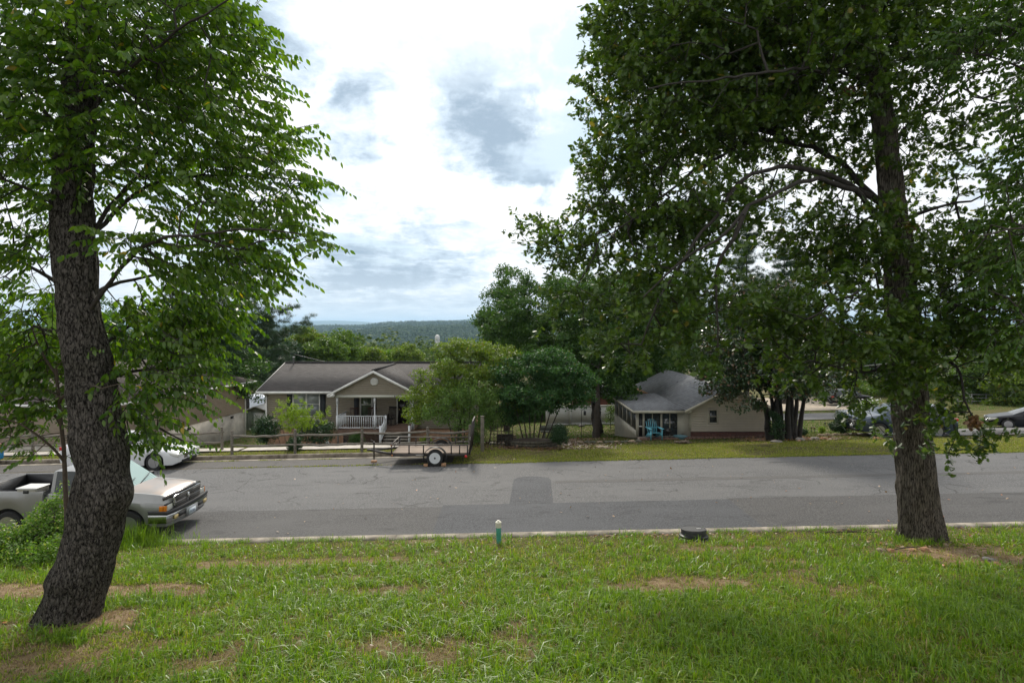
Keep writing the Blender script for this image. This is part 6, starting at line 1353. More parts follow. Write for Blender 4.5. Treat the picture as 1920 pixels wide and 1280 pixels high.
# front end
mb = MB(); mb.prism([(-.60, .735), (.60, .735), (.66, 1.05), (.62, 1.10), (-.62, 1.10), (-.66, 1.05)], -.04, .06, 'x'); gr = mb.build('grille', CHROME, PK, bevel=.012)
for s_ in (-1, 1):
    for z0_, z1_ in ((.765, .895), (.925, 1.055)):
        mb = MB(); a, b = (.05, .585); mb.prism([(s_*a, z0_), (s_*b, z0_), (s_*(b+.02), z1_), (s_*a, z1_)], .055, .067, 'x'); op = mb.build('grille_opening', mat('dark grille', (.03, .028, .026), .5), gr); m2 = MB()
        for k in range(3): zz_ = z0_+.025+k*.045; m2.box(.066, .074, min(s_*a, s_*b), max(s_*a, s_*b), zz_, zz_+.012)
        m2.build('slats', mat('grille slat', (.16, .15, .14), .4, .5), op)
mb = MB(); mb.prism([(-.05, .91), (-.045, 1.02), (.045, 1.02), (.05, .91), (0, .85)], .07, .085, 'x'); mb.build('emblem', CHROME, gr)
mb = MB(); mb.tube([(-.16, -.80, 1.04), (-.03, -.72, 1.10), (.015, -.3, 1.135), (.015, .3, 1.135), (-.03, .72, 1.10), (-.16, .80, 1.04)], .045, 8); mb.build('bug_guard', mat('smoked plastic', (.03, .022, .018), .25, coat=.5), PK, smooth=.8)
for s_ in (-1, 1):
    mb = MB(); mb.prism([(.0, .80), (.03, .80), (.03, .95), (-.04, .97)], min(s_*.655, s_*.90), max(s_*.655, s_*.90), 'y') if False else mb.box(-.06, .028, min(s_*.665, s_*.90), max(s_*.665, s_*.90), .76, .915); hl = mb.build('headlight', LAMP, PK, bevel=.015)
    mb = MB(); mb.box(-.16, -.055, min(s_*.90, s_*.968), max(s_*.90, s_*.968), .76, .905); mb.box(-.055, .02, min(s_*.902, s_*.955), max(s_*.902, s_*.955), .76, .91); mb.build('turn_signal', AMB, PK, bevel=.01)
    mb = MB(); mb.box(-.05, .012, min(s_*.64, s_*.93), max(s_*.64, s_*.93), .917, .945); mb.build('eyebrow', BLK, PK)
def bumper_ring(z0, z1, dx, name, m, parent, off=0.0, halfw=1.0):
    ys_ = np.concatenate([[-halfw]*1, np.linspace(-halfw, halfw, 21), [halfw]]); P_ = []
    for i, y in enumerate(ys_):
        x = .16+off-.10*(abs(y)/halfw)**3.2
        if i == 0 or i == len(ys_)-1: x = -.42
        P_.append((x, y*1.0))
    mb = MB(); V = []; F = []
    for x, y in P_: V += [(x-.015, y*.985, z0), (x, y, z0+.04), (x, y, z1-.03), (x-.02, y*.985, z1), (x-.1, y*.93, z1)]
    for i in range(len(P_)-1):
        for k in range(4): F.append((i*5+k, i*5+k+1, (i+1)*5+k+1, (i+1)*5+k))
    mb.add(V, F); return mb.build(name, m, parent, smooth=.7)
bmp = bumper_ring(.46, .68, 0, 'bumper', mat('dull chrome', (.45, .45, .44), .22, 1.0), PK); bumper_ring(.683, .775, 0, 'bumper_pad', BLK, PK, .012, 1.01); bumper_ring(.36, .455, 0, 'air_dam', mat('grey valance', (.16, .16, .16), .6), PK, -.05, .94)
mb = MB(); mb.box(.165, .178, -.27, .27, .455, .66); mb.build('plate_mount', mat('silver mount', (.33, .34, .36), .4, .4), bmp)
mb = MB(); mb.box(.180, .190, -.16, .155, .44, .595); pl_ = mb.build('licence_plate', mat('plate white', (.60, .66, .72), .4), PK)
for s_ in (-1, 1):
    mb = MB(); mb.box(.13, .158, min(s_*.62, s_*.78), max(s_*.62, s_*.78), .52, .62); fl = mb.build('fog_lamp', mat('yellow lamp', (.55, .42, .18), .2, coat=.5), bmp); mb = MB(); mb.box(.14, .163, min(s_*.30, s_*.58), max(s_*.30, s_*.58), .53, .61); mb.build('bumper_slot', BLK, bmp)
    mb = MB(); mb.box(-1.72, -1.60, s_*1.06-.09, s_*1.06+.09, 1.16, 1.33); mb.build('mirror', BLK, PK, bevel=.02)
mb = MB(); mb.bar((-1.27, -.75, 1.262), (-1.45, .05, 1.40), .015); mb.bar((-1.27, .0, 1.262), (-1.45, .7, 1.40), .015); mb.build('wiper', BLK, PK)
mb = MB(); mb.box(-3.215, -3.165, -.90, .90, .6, 1.2); mb.build('cab_gap', BLK, PK)
mb = MB(); mb.tube([(-1.25, .78, 1.22), (-1.4, .8, 1.75)], .004, 5); mb.build('aerial', BLK, PK)
mb = MB()
for k, (dy, h_) in enumerate(((-.115, .07), (-.085, .05), (-.05, .07), (.005, .06), (.04, .07), (.075, .045), (.105, .07))): mb.box(.1905, .192, dy-.006-.004*(k % 2), dy+.006, .515-h_/2, .515+h_/2)
mb.build('plate_marks', mat('plate ink', (.03, .06, .18), .5), pl_)
# tool box across the bed front
TB = empty('tool_box', (-9.12-3.72, 15.92-.72, PK.location.z+1.30), 0, 'pale plastic tool box lying over the near rail of the pickup bed', 'tool box')
mb = MB(); mb.box(-.20, .30, -.22, .22, -.08, .05); mb.build('case', mat('box side', (.33, .31, .27), .5), TB, bevel=.02); mb = MB(); mb.box(-.22, .32, -.24, .24, .055, .085); mb.build('lid', mat('box lid', (.62, .62, .60), .4), TB, bevel=.015); mb = MB(); mb.box(-.02, .12, -.235, -.222, -.06, .02); mb.build('latch', BLK, TB)
# ---- cars
def sedan(name, label, loc, rz, col, L=4.75, W=.9, H=1.43, metal=.4, group=None, rw=.325, front=True, grille='dark', nose=.0, rough=.3, suv=False, cat='car'):
    t = empty(name, loc, rz, label, cat, group); pm = mat('paint '+col[0], col[1], rough, metal, coat=.12 if 'bla' in col[0] else .4, spec=.3)
    if not suv:
        prof = [(0, .58), (-.04, .66), (-.25, .74), (-.8, .86), (-1.15, .93), (-1.2, .95), (-2.0, H-.08), (-2.35, H-.01), (-2.9, H), (-3.4, H-.06), (-3.6, H-.13), (-4.15, 1.04), (-4.2, 1.02), (-L+.08, .98), (-L, .80)]
        sh = [(0, .56), (-.3, .70), (-1.2, .86), (-2.5, .90), (-4.2, .94), (-L, .78)]; cab = dict(side=[('front_window', -2.62, -1.72), ('rear_window_side', -3.6, -2.70)], ws=(-2.02, -1.19), rw=(-4.16, -3.58)); ax = [-.92, -3.68]; zl = .20
    else:
        prof = [(0, .80), (-.03, .92), (-.2, 1.0), (-.8, 1.07), (-1.05, 1.12), (-1.1, 1.14), (-1.85, H-.10), (-2.2, H-.03), (-3.0, H), (-3.9, H-.05), (-4.15, H-.12), (-4.5, 1.12), (-L, .85)]
        sh = [(0, .78), (-.3, .92), (-1.2, 1.03), (-3, 1.07), (-4.4, 1.10), (-L, .83)]; cab = dict(side=[('front_window', -2.5, -1.65), ('rear_window_side', -3.4, -2.57), ('quarter_window', -4.05, -3.47)], ws=(-1.87, -1.09), rw=(-4.5, -4.14)); ax = [-.92, -3.62]; zl = .27
    out, (X, w, zs, zt) = loft_car(t, L, W, prof, sh, ax, rw, pm, cab, zlow=zl, tw=.22, ends=.14, tumble=.72, doors=[(-2.66,), (-3.62 if suv else -3.65,)])
    k = W*.84
    if front:
        z0, z1 = (.50, .78) if suv else (.40, .60)
        mb = MB(); mb.box(-.05, .012, -W*.42, W*.42, z0, z1); g_ = mb.build('grille', mat('dark grille', (.03, .028, .026), .5) if grille == 'dark' else CHROME, t, bevel=.02)
        m2 = MB()
        for q in range(5): zz_ = z0+.03+(z1-z0-.06)*q/4; m2.box(.010, .020, -W*.40, W*.40, zz_-.008, zz_+.008)
        m2.build('slats', CHROME if grille == 'dark' else BLK, g_)
        for s_ in (-1, 1):
            mb = MB(); zz_ = .72 if suv else .58; mb.prism([(-.02, zz_-.07), (.01, zz_-.05), (-.02, zz_+.06), (-.42, zz_+.13), (-.40, zz_+.03)], min(s_*W*.52, s_*W*.90), max(s_*W*.52, s_*W*.90), 'y'); mb.build('headlight', LAMP, t, bevel=.02)
        mb = MB(); mb.box(-.1, .022, -W*.6, W*.6, .24, .36); mb.build('intake', BLK, t, bevel=.02)
        mb = MB(); mb.box(.02, .03, -.15, .15, .40 if suv else .36, .52 if suv else .47); mb.build('licence_plate', mat('plate pale', (.6, .62, .64), .4), t)
    for s_ in (-1, 1):
        mb = MB(); zz_ = .95 if suv else .86; mb.box(-L-.005, -L+.25, min(s_*W*.55, s_*W*.86), max(s_*W*.55, s_*W*.86), zz_-.08, zz_+.06); mb.build('tail_light', REDL, t, bevel=.02)
        mb = MB(); zm = 1.08 if suv else .93; mb.box(-1.78, -1.62, s_*(W+.07)-.09, s_*(W+.07)+.09, zm, zm+.13); mb.build('mirror', pm if not suv else BLK, t, bevel=.03)
    return t
sedan('parked_car', 'white sedan with its slatted nose showing beyond the leaning trunk in the parking bay', (-13.3, 23.45, G(-15, 23.4)+.01), 0.0, ('white', (.62, .63, .64)), metal=0, grille='chrome', H=1.37)
sedan('parked_car', 'bright blue car with red tail lamp at the left picture edge', (-26.4, 23.5, G(-23, 23.5)+.01), pi, ('blue', (.02, .22, .50)))
sedan('parked_car', 'blue grey suv facing left on the driveway beside the clipped evergreen', (17.62, 29.5, G(19.5, 29.5)+.05), pi-.10, ('slate', (.038, .056, .082)), L=4.65, W=.93, H=1.66, rw=.36, suv=True)
sedan('parked_car', 'black sedan parked on the grass edge of the side street at the right', (30.5, 36.6, G(31.5, 36.2)+.02), 2.62, ('black', (.005, .006, .009)), metal=.0, rough=.3)
sedan('parked_car', 'dark suv half hidden behind the evergreen and the white blossomed shrub', (22.7, 40.0, G(24, 40)+.02), pi-.5, ('dark blue', (.02, .028, .045)), L=4.6, W=.92, H=1.6, rw=.36, suv=True)
sedan('parked_car', 'far black suv with red tail lamp on the tan drive beyond the cross street', (38.6, 62, G(38, 62)+.06), 0.15, ('far black', (.010, .010, .012)), L=4.7, W=.93, H=1.7, rw=.36, suv=True)
# ---- utility trailer
TX, TY = -3.02, 22.5; tz = G(TX, TY)
TR = empty('utility_trailer', (TX, 23.3, tz), 0.0, 'black open utility trailer with plank floor and upright ramp gate', 'trailer')
STL = mat('black painted steel', (.020, .019, .019), .45, var=.3, vscale=10, col2=(.06, .045, .038)); hw_ = .80; x0_, x1_ = -1.76, 1.28
mb = MB()
for s_ in (-1, 1): mb.bar((x0_, s_*hw_, .40), (x1_, s_*hw_, .40), .05, .09)
for xx in (x0_+.025, -.75, 0, .75, x1_-.025): mb.bar((xx, -hw_+.026, .385), (xx, hw_-.026, .385), .05, .05)
fr_ = mb.build('frame', STL, TR)
mb = MB()
for k in range(9): a = -hw_+.035+k*.172; mb.box(x0_+.03, x1_-.03, a, a+.165, .447, .48)
mb.build('plank_floor', mat('weathered planks', (.30, .235, .185), .85, var=.25, vscale=6, bump=.3, bscale=30, stretch=(.3, 4, 4)), TR)
for s_ in (-1, 1):
    mb = MB(); mb.bar((x0_, s_*hw_, .80), (x1_, s_*hw_, .80), .05, .045); mb.build('side_rail', mat('worn rail', (.075, .060, .050), .6, var=.4, vscale=8), TR)
    for xx in (x0_+.02, -1.05, -.48, .62, .95, x1_-.02): mb = MB(); mb.bar((xx, s_*hw_, .446), (xx, s_*hw_, .777), .045); mb.build('rail_post', STL, TR)
mb = MB(); mb.bar((x0_, -hw_+.026, .80), (x0_, hw_-.026, .80), .045); mb.bar((x0_, -hw_+.026, .62), (x0_, hw_-.026, .62), .03); mb.build('front_rail', MATS['worn rail'], TR)
# ramp gate
gz0_, gz1_ = .44, 1.66; xg = x1_+.06
mb = MB()
for s_ in (-1, 1): mb.bar((xg, s_*(hw_-.02), gz0_), (xg+.10, s_*(hw_-.02), gz1_), .05)
mb.bar((xg+.10, -hw_, gz1_), (xg+.10, hw_, gz1_), .05); mb.bar((xg, -hw_, gz0_), (xg, hw_, gz0_), .05); gt_ = mb.build('ramp_gate', STL, TR); mb = MB()
for k in range(1, 8): yy = -hw_+.02+(2*hw_-.04)*k/8; mb.bar((xg, yy, gz0_+.02), (xg+.10, yy, gz1_-.02), .03, .03)
for k in range(16): zz_ = gz0_+.08+k*.074; mb.bar((xg+.10*(zz_-gz0_)/(gz1_-gz0_), -hw_+.02, zz_), (xg+.10*(zz_-gz0_)/(gz1_-gz0_), hw_-.02, zz_), .006, .006)
mb.build('mesh_bars', STL, gt_); mb = MB(); mb.box(xg+.02, xg+.03, -hw_-.01, -hw_+.05, .98, 1.10); mb.build('sticker', WHITE, gt_)
for s_ in (-1, 1):
    e = wheel(TR, 0, s_*(hw_+.15), .33, .19, s_, mat('white wheel', (.62, .64, .66), .4), 0)
    mb = MB(); 
    for k in range(9): a = 2*pi*k/9+.2; mb.lathe([(.022, s_*.070), (.022, s_*.078)], (.13*cos(a), 0, .13*sin(a)), 'y', 8)
    mb.lathe([(.035, s_*.07), (.035, s_*.11), (.01, s_*.12)], axis='y', n=10); mb.build('hub_holes', BLK, e)
    V = []; F = []; A_ = np.linspace(RAD(-12), RAD(192), 19); R_ = .41
    for a in A_:
        for yy in (s_*(hw_+.03), s_*(hw_+.26)): V += [(R_*1.08*cos(a), yy, .33+R_*sin(a)), ((R_+.02)*1.08*cos(a), yy, .33+(R_+.02)*sin(a))]
    for i in range(len(A_)-1): b = i*4; F += [(b, b+4, b+6, b+2), (b+1, b+3, b+7, b+5), (b, b+1, b+5, b+4), (b+2, b+6, b+7, b+3)]
    mb = MB(); mb.add(V, F); mb.build('fender', BLK, TR, smooth=.7)
mb = MB(); mb.bar((0, -hw_-.1, .33), (0, hw_+.1, .33), .06); mb.bar((0, -hw_, .36), (0, -hw_, .36+.001), .3, .02) if False else None; mb.build('axle', STL, TR)
mb = MB(); mb.bar((x0_, -.62, .40), (x0_-1.0, -.0, .42), .05, .08); mb.bar((x0_, .62, .40), (x0_-1.0, .0, .42), .05, .08); mb.bar((x0_-.9, 0, .43), (x0_-1.15, 0, .43), .08, .07); mb.build('tongue', STL, TR)
mb = MB(); mb.lathe([(.03, .07), (.03, .72), (.045, .73), (.045, .78)], (x0_-.85, -.08, 0), n=10); mb.bar((x0_-.85, -.08, .80), (x0_-1.0, -.08, .86), .02); mb.build('jack', STL, TR)
mb = MB(); mb.box(x0_-.015, x0_+.015, -hw_-.035, -hw_-.027, .76, .80); mb.box(x0_+.02, x0_+.07, -hw_-.035, -hw_-.027, .37, .42); mb.build('reflector', AMB, TR)
mb = MB(); mb.lathe([(.055, 0), (.06, -.03), (.03, -.045)], (x1_-.08, -hw_-.03, .36), 'y', 14); mb.build('tail_lamp', REDL, TR)
mb = MB(); mb.box(-.78, -.48, -hw_-.031, -hw_-.027, .385, .42); mb.build('label_strip', mat('pale label', (.45, .43, .40), .5), TR)
WB = mat('raw wood block', (.38, .22, .12), .85, var=.3, vscale=12)
for dx, yy, sx_, hz_, lb in ((x0_-.85, 23.22, .11, .075, 'wooden block under the jack foot of the utility trailer'), (-.36, 22.33, .08, .10, 'wood chock wedged against the left side of the trailer wheel'), (.34, 22.33, .09, .12, 'wood chock wedged against the right side of the trailer wheel')):
    mb = MB(); x = TX+dx; mb.box(x-sx_, x+sx_, yy-.07, yy+.07, G(x, yy)+.005, G(x, yy)+hz_); tag(mb.build('wood_block', WB, bevel=.008), lb, 'wood block', 'wood blocks holding the trailer')
# ================================================================ fences and small things
RAILM = mat('weathered rail wood', (.115, .098, .078), .9, var=.4, vscale=9, bump=.5, bscale=30, stretch=(.4, 3, 3), col2=(.24, .215, .18))
def rail_fence(label, posts, hp=1.12, levels=(.42, .86), first=True):
    t = empty('split_rail_fence', (posts[0][0], posts[0][1], G(*posts[0])), 0, label, 'fence', 'split rail fences of the middle house'); o = np.array(t.location)
    for x, y in posts:
        mb = MB(); z = G(x, y); h = hp*rng.uniform(.95, 1.05); tl = rng.normal(0, .02, 2); mb.tube([np.array([x, y, z-.1])-o, np.array([x+tl[0]*.5, y+tl[1]*.5, z+h*.5])-o, np.array([x+tl[0], y+tl[1], z+h])-o], [.068, .064, .056], 7); mb.build('post', RAILM, t, smooth=.9)
    for (xa, ya), (xb, yb) in zip(posts[:-1], posts[1:]):
        for lv in levels:
            mb = MB(); a = np.array([xa, ya, G(xa, ya)+lv+rng.normal(0, .015)])-o; b = np.array([xb, yb, G(xb, yb)+lv+rng.normal(0, .015)])-o
            pts = [a+(b-a)*s+np.array([0, rng.normal(0, .008), -.055*math.sin(pi*s)+rng.normal(0, .010)]) for s in np.linspace(-.03, 1.03, 9)]; mb.tube(pts, [.030, .045, .052, .050, .055, .050, .052, .045, .028], 6); mb.build('rail', RAILM, t, smooth=.9)
    return t
rail_fence('long weathered split rail fence between the parking bay and the middle house', [(-12.42, 25.25), (-9.62, 25.25), (-6.66, 25.25), (-3.72, 25.25), (-1.9, 25.3)])
rail_fence('split rail fence run left of the driveway gap, behind the white car', [(-13.42, 26.35), (-16.3, 26.35), (-19.3, 26.4), (-22.3, 26.5), (-25.3, 26.5)])
x, y = -1.30, 24.95; mb = MB(); mb.box(x-.075, x+.075, y-.075, y+.075, G(x, y)-.1, G(x, y)+1.52); mb.box(x-.085, x+.085, y-.085, y+.085, G(x, y)+1.521, G(x, y)+1.55); tag(mb.build('wooden_post', mat('grey square post', (.15, .135, .105), .9, var=.35, vscale=7, bump=.4), bevel=.01), 'thick square wooden post standing right of the trailer ramp gate', 'post')
# trellis panel
t = empty('trellis', (-1.0, 26.2, G(-1, 26.2)), 0, 'dark grid trellis panel behind the square wooden post', 'trellis'); TW = mat('dark trellis wood', (.035, .028, .02), .9)
mb = MB()
for k in range(7): mb.bar((.0+k*.17, 0, .05), (.0+k*.17, 0, .95), .03)
mb.build('uprights', TW, t); mb = MB()
for k in range(6): mb.bar((-.03, -.022, .12+k*.15), (1.05, -.022, .12+k*.15), .02)
mb.build('crossbars', TW, t)
# dry laid stone planter
t = empty('stone_planter', (.9, 26.6, G(.9, 26.6)), 0, 'low dry laid block planter under the multi stemmed tree', 'planter'); BM = mat('mossy block', (.075, .068, .050), .95, var=.4, vscale=7, bump=.5, bscale=25)
n = 0; mb = MB()
for row in range(3):
    for k in range(22):
        a = pi+pi*(k+.5*(row % 2))/21.5; cx, cy = 1.15*cos(a), .62*sin(a); d = np.array([-1.15*sin(a), .62*cos(a), 0]); d /= np.linalg.norm(d); L_ = .085
        mb.bar(np.array([cx, cy, .05+row*.115])-d*L_, np.array([cx, cy, .05+row*.115])+d*L_, .13, .105)
mb.build('block_wall', BM, t); mb = MB(); mb.lathe([(1.0, .0), (1.05, .28), (.6, .34), (.02, .38)], n=26); o = mb.build('soil_bed', mat('dark soil', (.045, .032, .022), .95, bump=.5, bscale=20), t); o.scale = (1.05, .56, 1)
# garden bench
t = empty('garden_bench', (2.4, 33.5, G(2.4, 33.5)), 0, 'grey garden bench slab standing on dark legs beyond the stone planter', 'bench'); GM = mat('grey green slab', (.085, .09, .07), .9, var=.25, vscale=5)
mb = MB(); mb.box(-.72, .72, -.2, .2, .42, .50); mb.build('seat', GM, t); mb = MB(); mb.box(-.72, .72, .17, .21, .501, .78); mb.build('backrest', GM, t)
for s_ in (-1, 1): mb = MB(); mb.box(s_*.5-.07, s_*.5+.07, -.17, .17, 0, .42); mb.build('leg', GM, t)
# stacked dark yard things behind the trellis
for x, y, w, h, lb in ((-.35, 28.6, .42, .42, 'dark slatted crate left of the multi stemmed tree'), (.0, 28.7, .22, .34, 'small pale weathered crate beside the dark one')):
    t = empty('crate', (x, y, G(x, y)), 0, lb, 'crate'); cm = mat('dark crate wood', (.03, .025, .02), .9) if w > .3 else mat('pale crate wood', (.16, .13, .09), .9, var=.3)
    for s_ in (-1, 1):
        mb = MB()
        for k in range(4): mb.bar((-w, s_*.2, .04+k*h/3.6), (w, s_*.2, .04+k*h/3.6), .02, h/5.2)
        mb.build('slats', cm, t)
    mb = MB(); mb.box(-w, w, -.18, .18, .0, .03); mb.build('base', cm, t)
mb = MB(); mb.lathe([(.09, 0), (.13, .22), (.14, .23), (.11, .22), (.1, .1)], (.30, 27.4, G(.3, 27.4)), n=14); tag(mb.build('flower_pot', mat('dark clay pot', (.06, .035, .025), .85)), 'small dark clay pot at the left of the stone planter', 'flower pot')
# shepherd's hook
mb = MB(); x, y = 4.15, 34.0; z = G(x, y); mb.tube([(x, y, z), (x, y, z+1.55), (x+.03, y, z+1.68), (x+.12, y, z+1.72), (x+.2, y, z+1.64)], .016, 6); mb.box(x+.13, x+.27, y-.05, y+.05, z+1.38, z+1.62); tag(mb.build('feeder_pole', BLK), 'thin black pole with hanging feeder behind the ball shaped shrub', 'bird feeder')
# bed border stones
bx_, nb = 3.4, 0; ORD = ['first', 'second', 'third', 'fourth', 'fifth', 'sixth', 'seventh', 'eighth', 'ninth', 'tenth', 'eleventh', 'twelfth', 'thirteenth', 'fourteenth', 'fifteenth', 'sixteenth']
while bx_ < 6.5:
    r = rng.uniform(.09, .15); y = 28.4+rng.normal(0, .05); rock('border_stone', ORD[nb]+' '+('grey' if nb % 3 else 'tan')+' border stone counted from the ball shrub towards the screened porch', bx_, y, r, mat('mossy border stone', (.10, .10, .075), .95, var=.4, vscale=9, bump=.4) if nb % 3 else RK_T, (1.2, .8, .55), group='stones edging the bed left of the screened porch'); bx_ += r*2.3; nb += 1
for u, v, r, m, sq, lb in ((1127, 838, .30, RK_T, (1.3, .8, .22), 'flat tan stone lying in the grass below the bed border'), (1455, 829, .28, RK_G, (1.3, .8, .4), 'long grey rock at the left foot of the magnolia trunks'), (1500, 826, .26, RK_G, (1.2, .8, .55), 'grey rock touching the right magnolia trunk'),
                            (1528, 824, .2, RK_G, (1.2, .8, .6), 'grey rock leaning in the brown leaf heap'), (1545, 824, .2, RK_O, (1.1, .8, .6), 'brown rock right of the brown leaf heap'), (1645, 822, .2, RK_O, (1.5, .7, .4), 'low reddish rock beside the suv front wheel'), (1562, 808, .12, RK_T, (1.1, .8, .9), 'small pale rock on the stone edge before the clipped evergreen'),
                            (1090, 800, .22, RK_G, (1.4, .8, .8), 'dark rock pile in the shaded yard behind the feeder pole'), (1062, 797, .14, RK_G, (1.2, .8, .7), 'small dark rock in the shaded yard')):
    x, y = hit(u, v, 23); rock('rock', lb, x, y, r*.75, m, sq, zf=gz)
mb = MB(); 
for k in range(13):
    x = 16.2+k*.20; y = 29.9+.03*sin(k*2.1); h = .09+.03*sin(k*3.7); z = G(x, y); mb.prism([(x-.095, z-.05), (x+.095, z-.05), (x+.09, z+h), (x-.09, z+h+.01*sin(k))], y-.08, y+.08+.01*sin(k*5), 'y')
tag(mb.build('stone_edging', RK_T), 'row of flat tan stones edging the bed before the clipped evergreen', 'edging')
# path lights
for u, v, lb in ((1505, 798, 'black path light on the grass right of the magnolia'), (1522, 812, 'brown path light left of the golden ball shrub'), (1527, 813, 'pale path light next to the brown one'), (1547, 803, 'black path light behind the golden ball shrub')):
    x, y = hit(u, v, 23); z = G(x, y); t = empty('path_light', (x, y, z), 0, lb, 'garden light', 'little path lights by the right driveway'); mb = MB(); mb.bar((0, 0, 0), (0, 0, .28), .02); mb.build('stake', BLK, t); mb = MB(); mb.lathe([(.03, .27), (.045, .36), (.07, .37), (.02, .42)], n=10); mb.build('lamp_head', BLK if 'black' in lb else RK_T, t)
# white vinyl fence
t = empty('vinyl_fence', (2.6, 46, 0), 0, 'white vinyl panel fence far behind the yard between the houses', 'fence'); VW = mat('white vinyl', (.62, .62, .60), .5, var=.05)
for k in range(5):
    x = .6+k*1.9-.4; z = G(2.6+x, 46)
    mb = MB(); mb.box(x-.07, x+.07, -.07, .07, z-.1, z+1.62); mb.lathe([(.09, z+1.62), (.0, z+1.70)], (x, 0, 0), n=4); mb.build('post', VW, t)
    if k < 4:
        mb = MB(); mb.box(x+.075, x+1.825, -.02, .02, z+.05, z+1.5); mb.box(x+.075, x+1.825, -.04, .04, z+1.44, z+1.56); mb.box(x+.075, x+1.825, -.04, .04, z+.02, z+.14)
        for q in range(11): mb.box(x+.10+q*.158, x+.106+q*.158, -.026, -.021, z+.15, z+1.43)
        mb.build('panel', VW, t)
# shed and pale building
def shed():
    y = 50; x0 = (458-960)/FPX*y; x1 = (502-960)/FPX*y; z = G(x0, y)-.1; t = empty('garden_shed', (x0, y, z), 0, 'grey green shed with white crossed door between the two left houses', 'shed'); W = x1-x0
    g = mat('sage boards', (.20, .24, .19), .8, var=.1, vscale=4); mb = MB(); mb.box(0, W, 0, 3, 0, 1.75); mb.prism([(0, 1.75), (W, 1.75), (W/2, 2.1)], 0, 3, 'y')
    for k in range(9): mb.box(W*k/9, W*k/9+.03, -.02, -.001, 0, 1.75)
    mb.build('wall', g, t); mb = MB(); mb.prism([(-.15, 1.70), (W/2, 2.12), (W+.15, 1.70), (W+.15, 1.80), (W/2, 2.22), (-.15, 1.80)], -.2, 3.2, 'y'); mb.build('roof', mat('pale metal roof', (.55, .55, .53), .45, .2), t)
    mb = MB(); mb.box(W*.42, W*.88, -.05, -.022, .1, 1.6); dr = mb.build('door', WHITE, t); mb = MB(); a, b = W*.44, W*.86; mb.bar((a, -.055, .15), (b, -.055, 1.55), .05, .02, up=(0, 1, 0)); mb.bar((b, -.06, .15), (a, -.06, 1.55), .05, .02, up=(0, 1, 0)); mb.build('cross_brace', mat('grey trim', (.2, .22, .2), .7), dr)
shed()
y = 92; x0 = (440-960)/FPX*y; x1 = (520-960)/FPX*y; z = P(460, 775, y)[2]; t = empty('white_building', (x0, y, z), 0, 'low white building seen through the gap above the garden shed', 'building'); mb = MB(); mb.box(0, x1-x0, 0, 8, -2, 2.4); mb.build('wall', mat('pale blue white wall', (.52, .56, .62), .6), t)
for k in range(4): mb = MB(); mb.box(1.0+k*.9, 1.45+k*.9, -.03, -.001, .75, 1.1); mb.build('window', GLASS, t)
# brick house behind the screened porch
y = 56; x0 = (1085-960)/FPX*y; x1 = (1200-960)/FPX*y; z0 = P(1100, 775, y)[2]; z1 = P(1100, 741, y)[2]; zr_ = P(1100, 722, y+4)[2]
t = empty('brick_house', (x0, y, 0), 0, 'dark brick house with grey roof behind the white fence', 'house'); mb = MB(); mb.box(0, x1-x0, 0, 8, z0-1, z1); mb.build('wall', MATS['dark red brick'], t); W_ = x1-x0
build_roof('roof', [((-.4, -.4, z1), (W_+.4, -.4, z1), (W_+.4, 4, zr_), (-.4, 4, zr_)), ((W_+.4, 8.4, z1), (-.4, 8.4, z1), (-.4, 4, zr_), (W_+.4, 4, zr_))], SH_B, t, .1)
window(t, (1146-1085)/FPX*y, (1154-1085)/FPX*y, P(0, 757, y)[2], P(0, 749, y)[2], 0, 1, .06, BL)
# far field fence at the right
t = empty('field_fence', (48, 60, G(48, 60)), 0, 'grey metal rail fence above the green bank behind the black sedan', 'fence'); FM = mat('grey fence metal', (.22, .22, .22), .6)
for k in range(13): mb = MB(); mb.bar((k*1.5-1, 0, 0), (k*1.5-1, 0, 1.1), .06); mb.build('post', FM, t)
for zz_ in (.35, .7, 1.05): mb = MB(); mb.bar((-1, -.05, zz_), (17, -.05, zz_), .03, .06); mb.build('rail', FM, t)
# overhead wires
def wire(label, a, b, sag, r=.012):
    mb = MB(); a = np.array(a); b = np.array(b); mb.tube([a+(b-a)*s-np.array([0, 0, sag*4*s*(1-s)]) for s in np.linspace(0, 1, 13)], r, 5); tag(mb.build('overhead_wire', mat('cable', (.22, .22, .21), .5)), label, 'wire', 'overhead wires')
wire('upper thick wire crossing the trees at the right edge', P(1560, 692, 48), P(2300, 590, 40), .3, .028); wire('middle thin wire crossing the trees at the right edge', P(1700, 672, 48), P(2300, 625, 40), .2, .018); wire('lowest thin wire at the right edge', P(1720, 682, 48), P(2300, 648, 40), .2, .016)
wire('thin pale wire rising from the roof vent to the trees behind the middle house', P(552, 664, 46), P(760, 700, 75), .3, .02)
# water tower
y = 1100; t = empty('water_tower', (*P(820, 655, y)[:2], P(820, 672, y)[2]), 0, 'distant pale water tower standing in the valley woods', 'water tower'); WT = mat('pale tower paint', (.55, .53, .50), .6)
h = 46.0; mb = MB(); mb.lathe([(.5, h-11), (3.6, h-9.5), (4.6, h-7), (4.6, h-3.5), (3.4, h-1), (.6, h)], n=20); mb.build('tank', WT, t, smooth=.7)
for k in range(6): a = pi*k/3; mb = MB(); mb.bar((4.6*cos(a), 4.6*sin(a), 0), (4.2*cos(a), 4.2*sin(a), h-7), .8); mb.build('leg', WT, t)
mb = MB(); mb.lathe([(.8, 0), (.8, h-10.5)], n=10); mb.build('riser_pipe', WT, t)
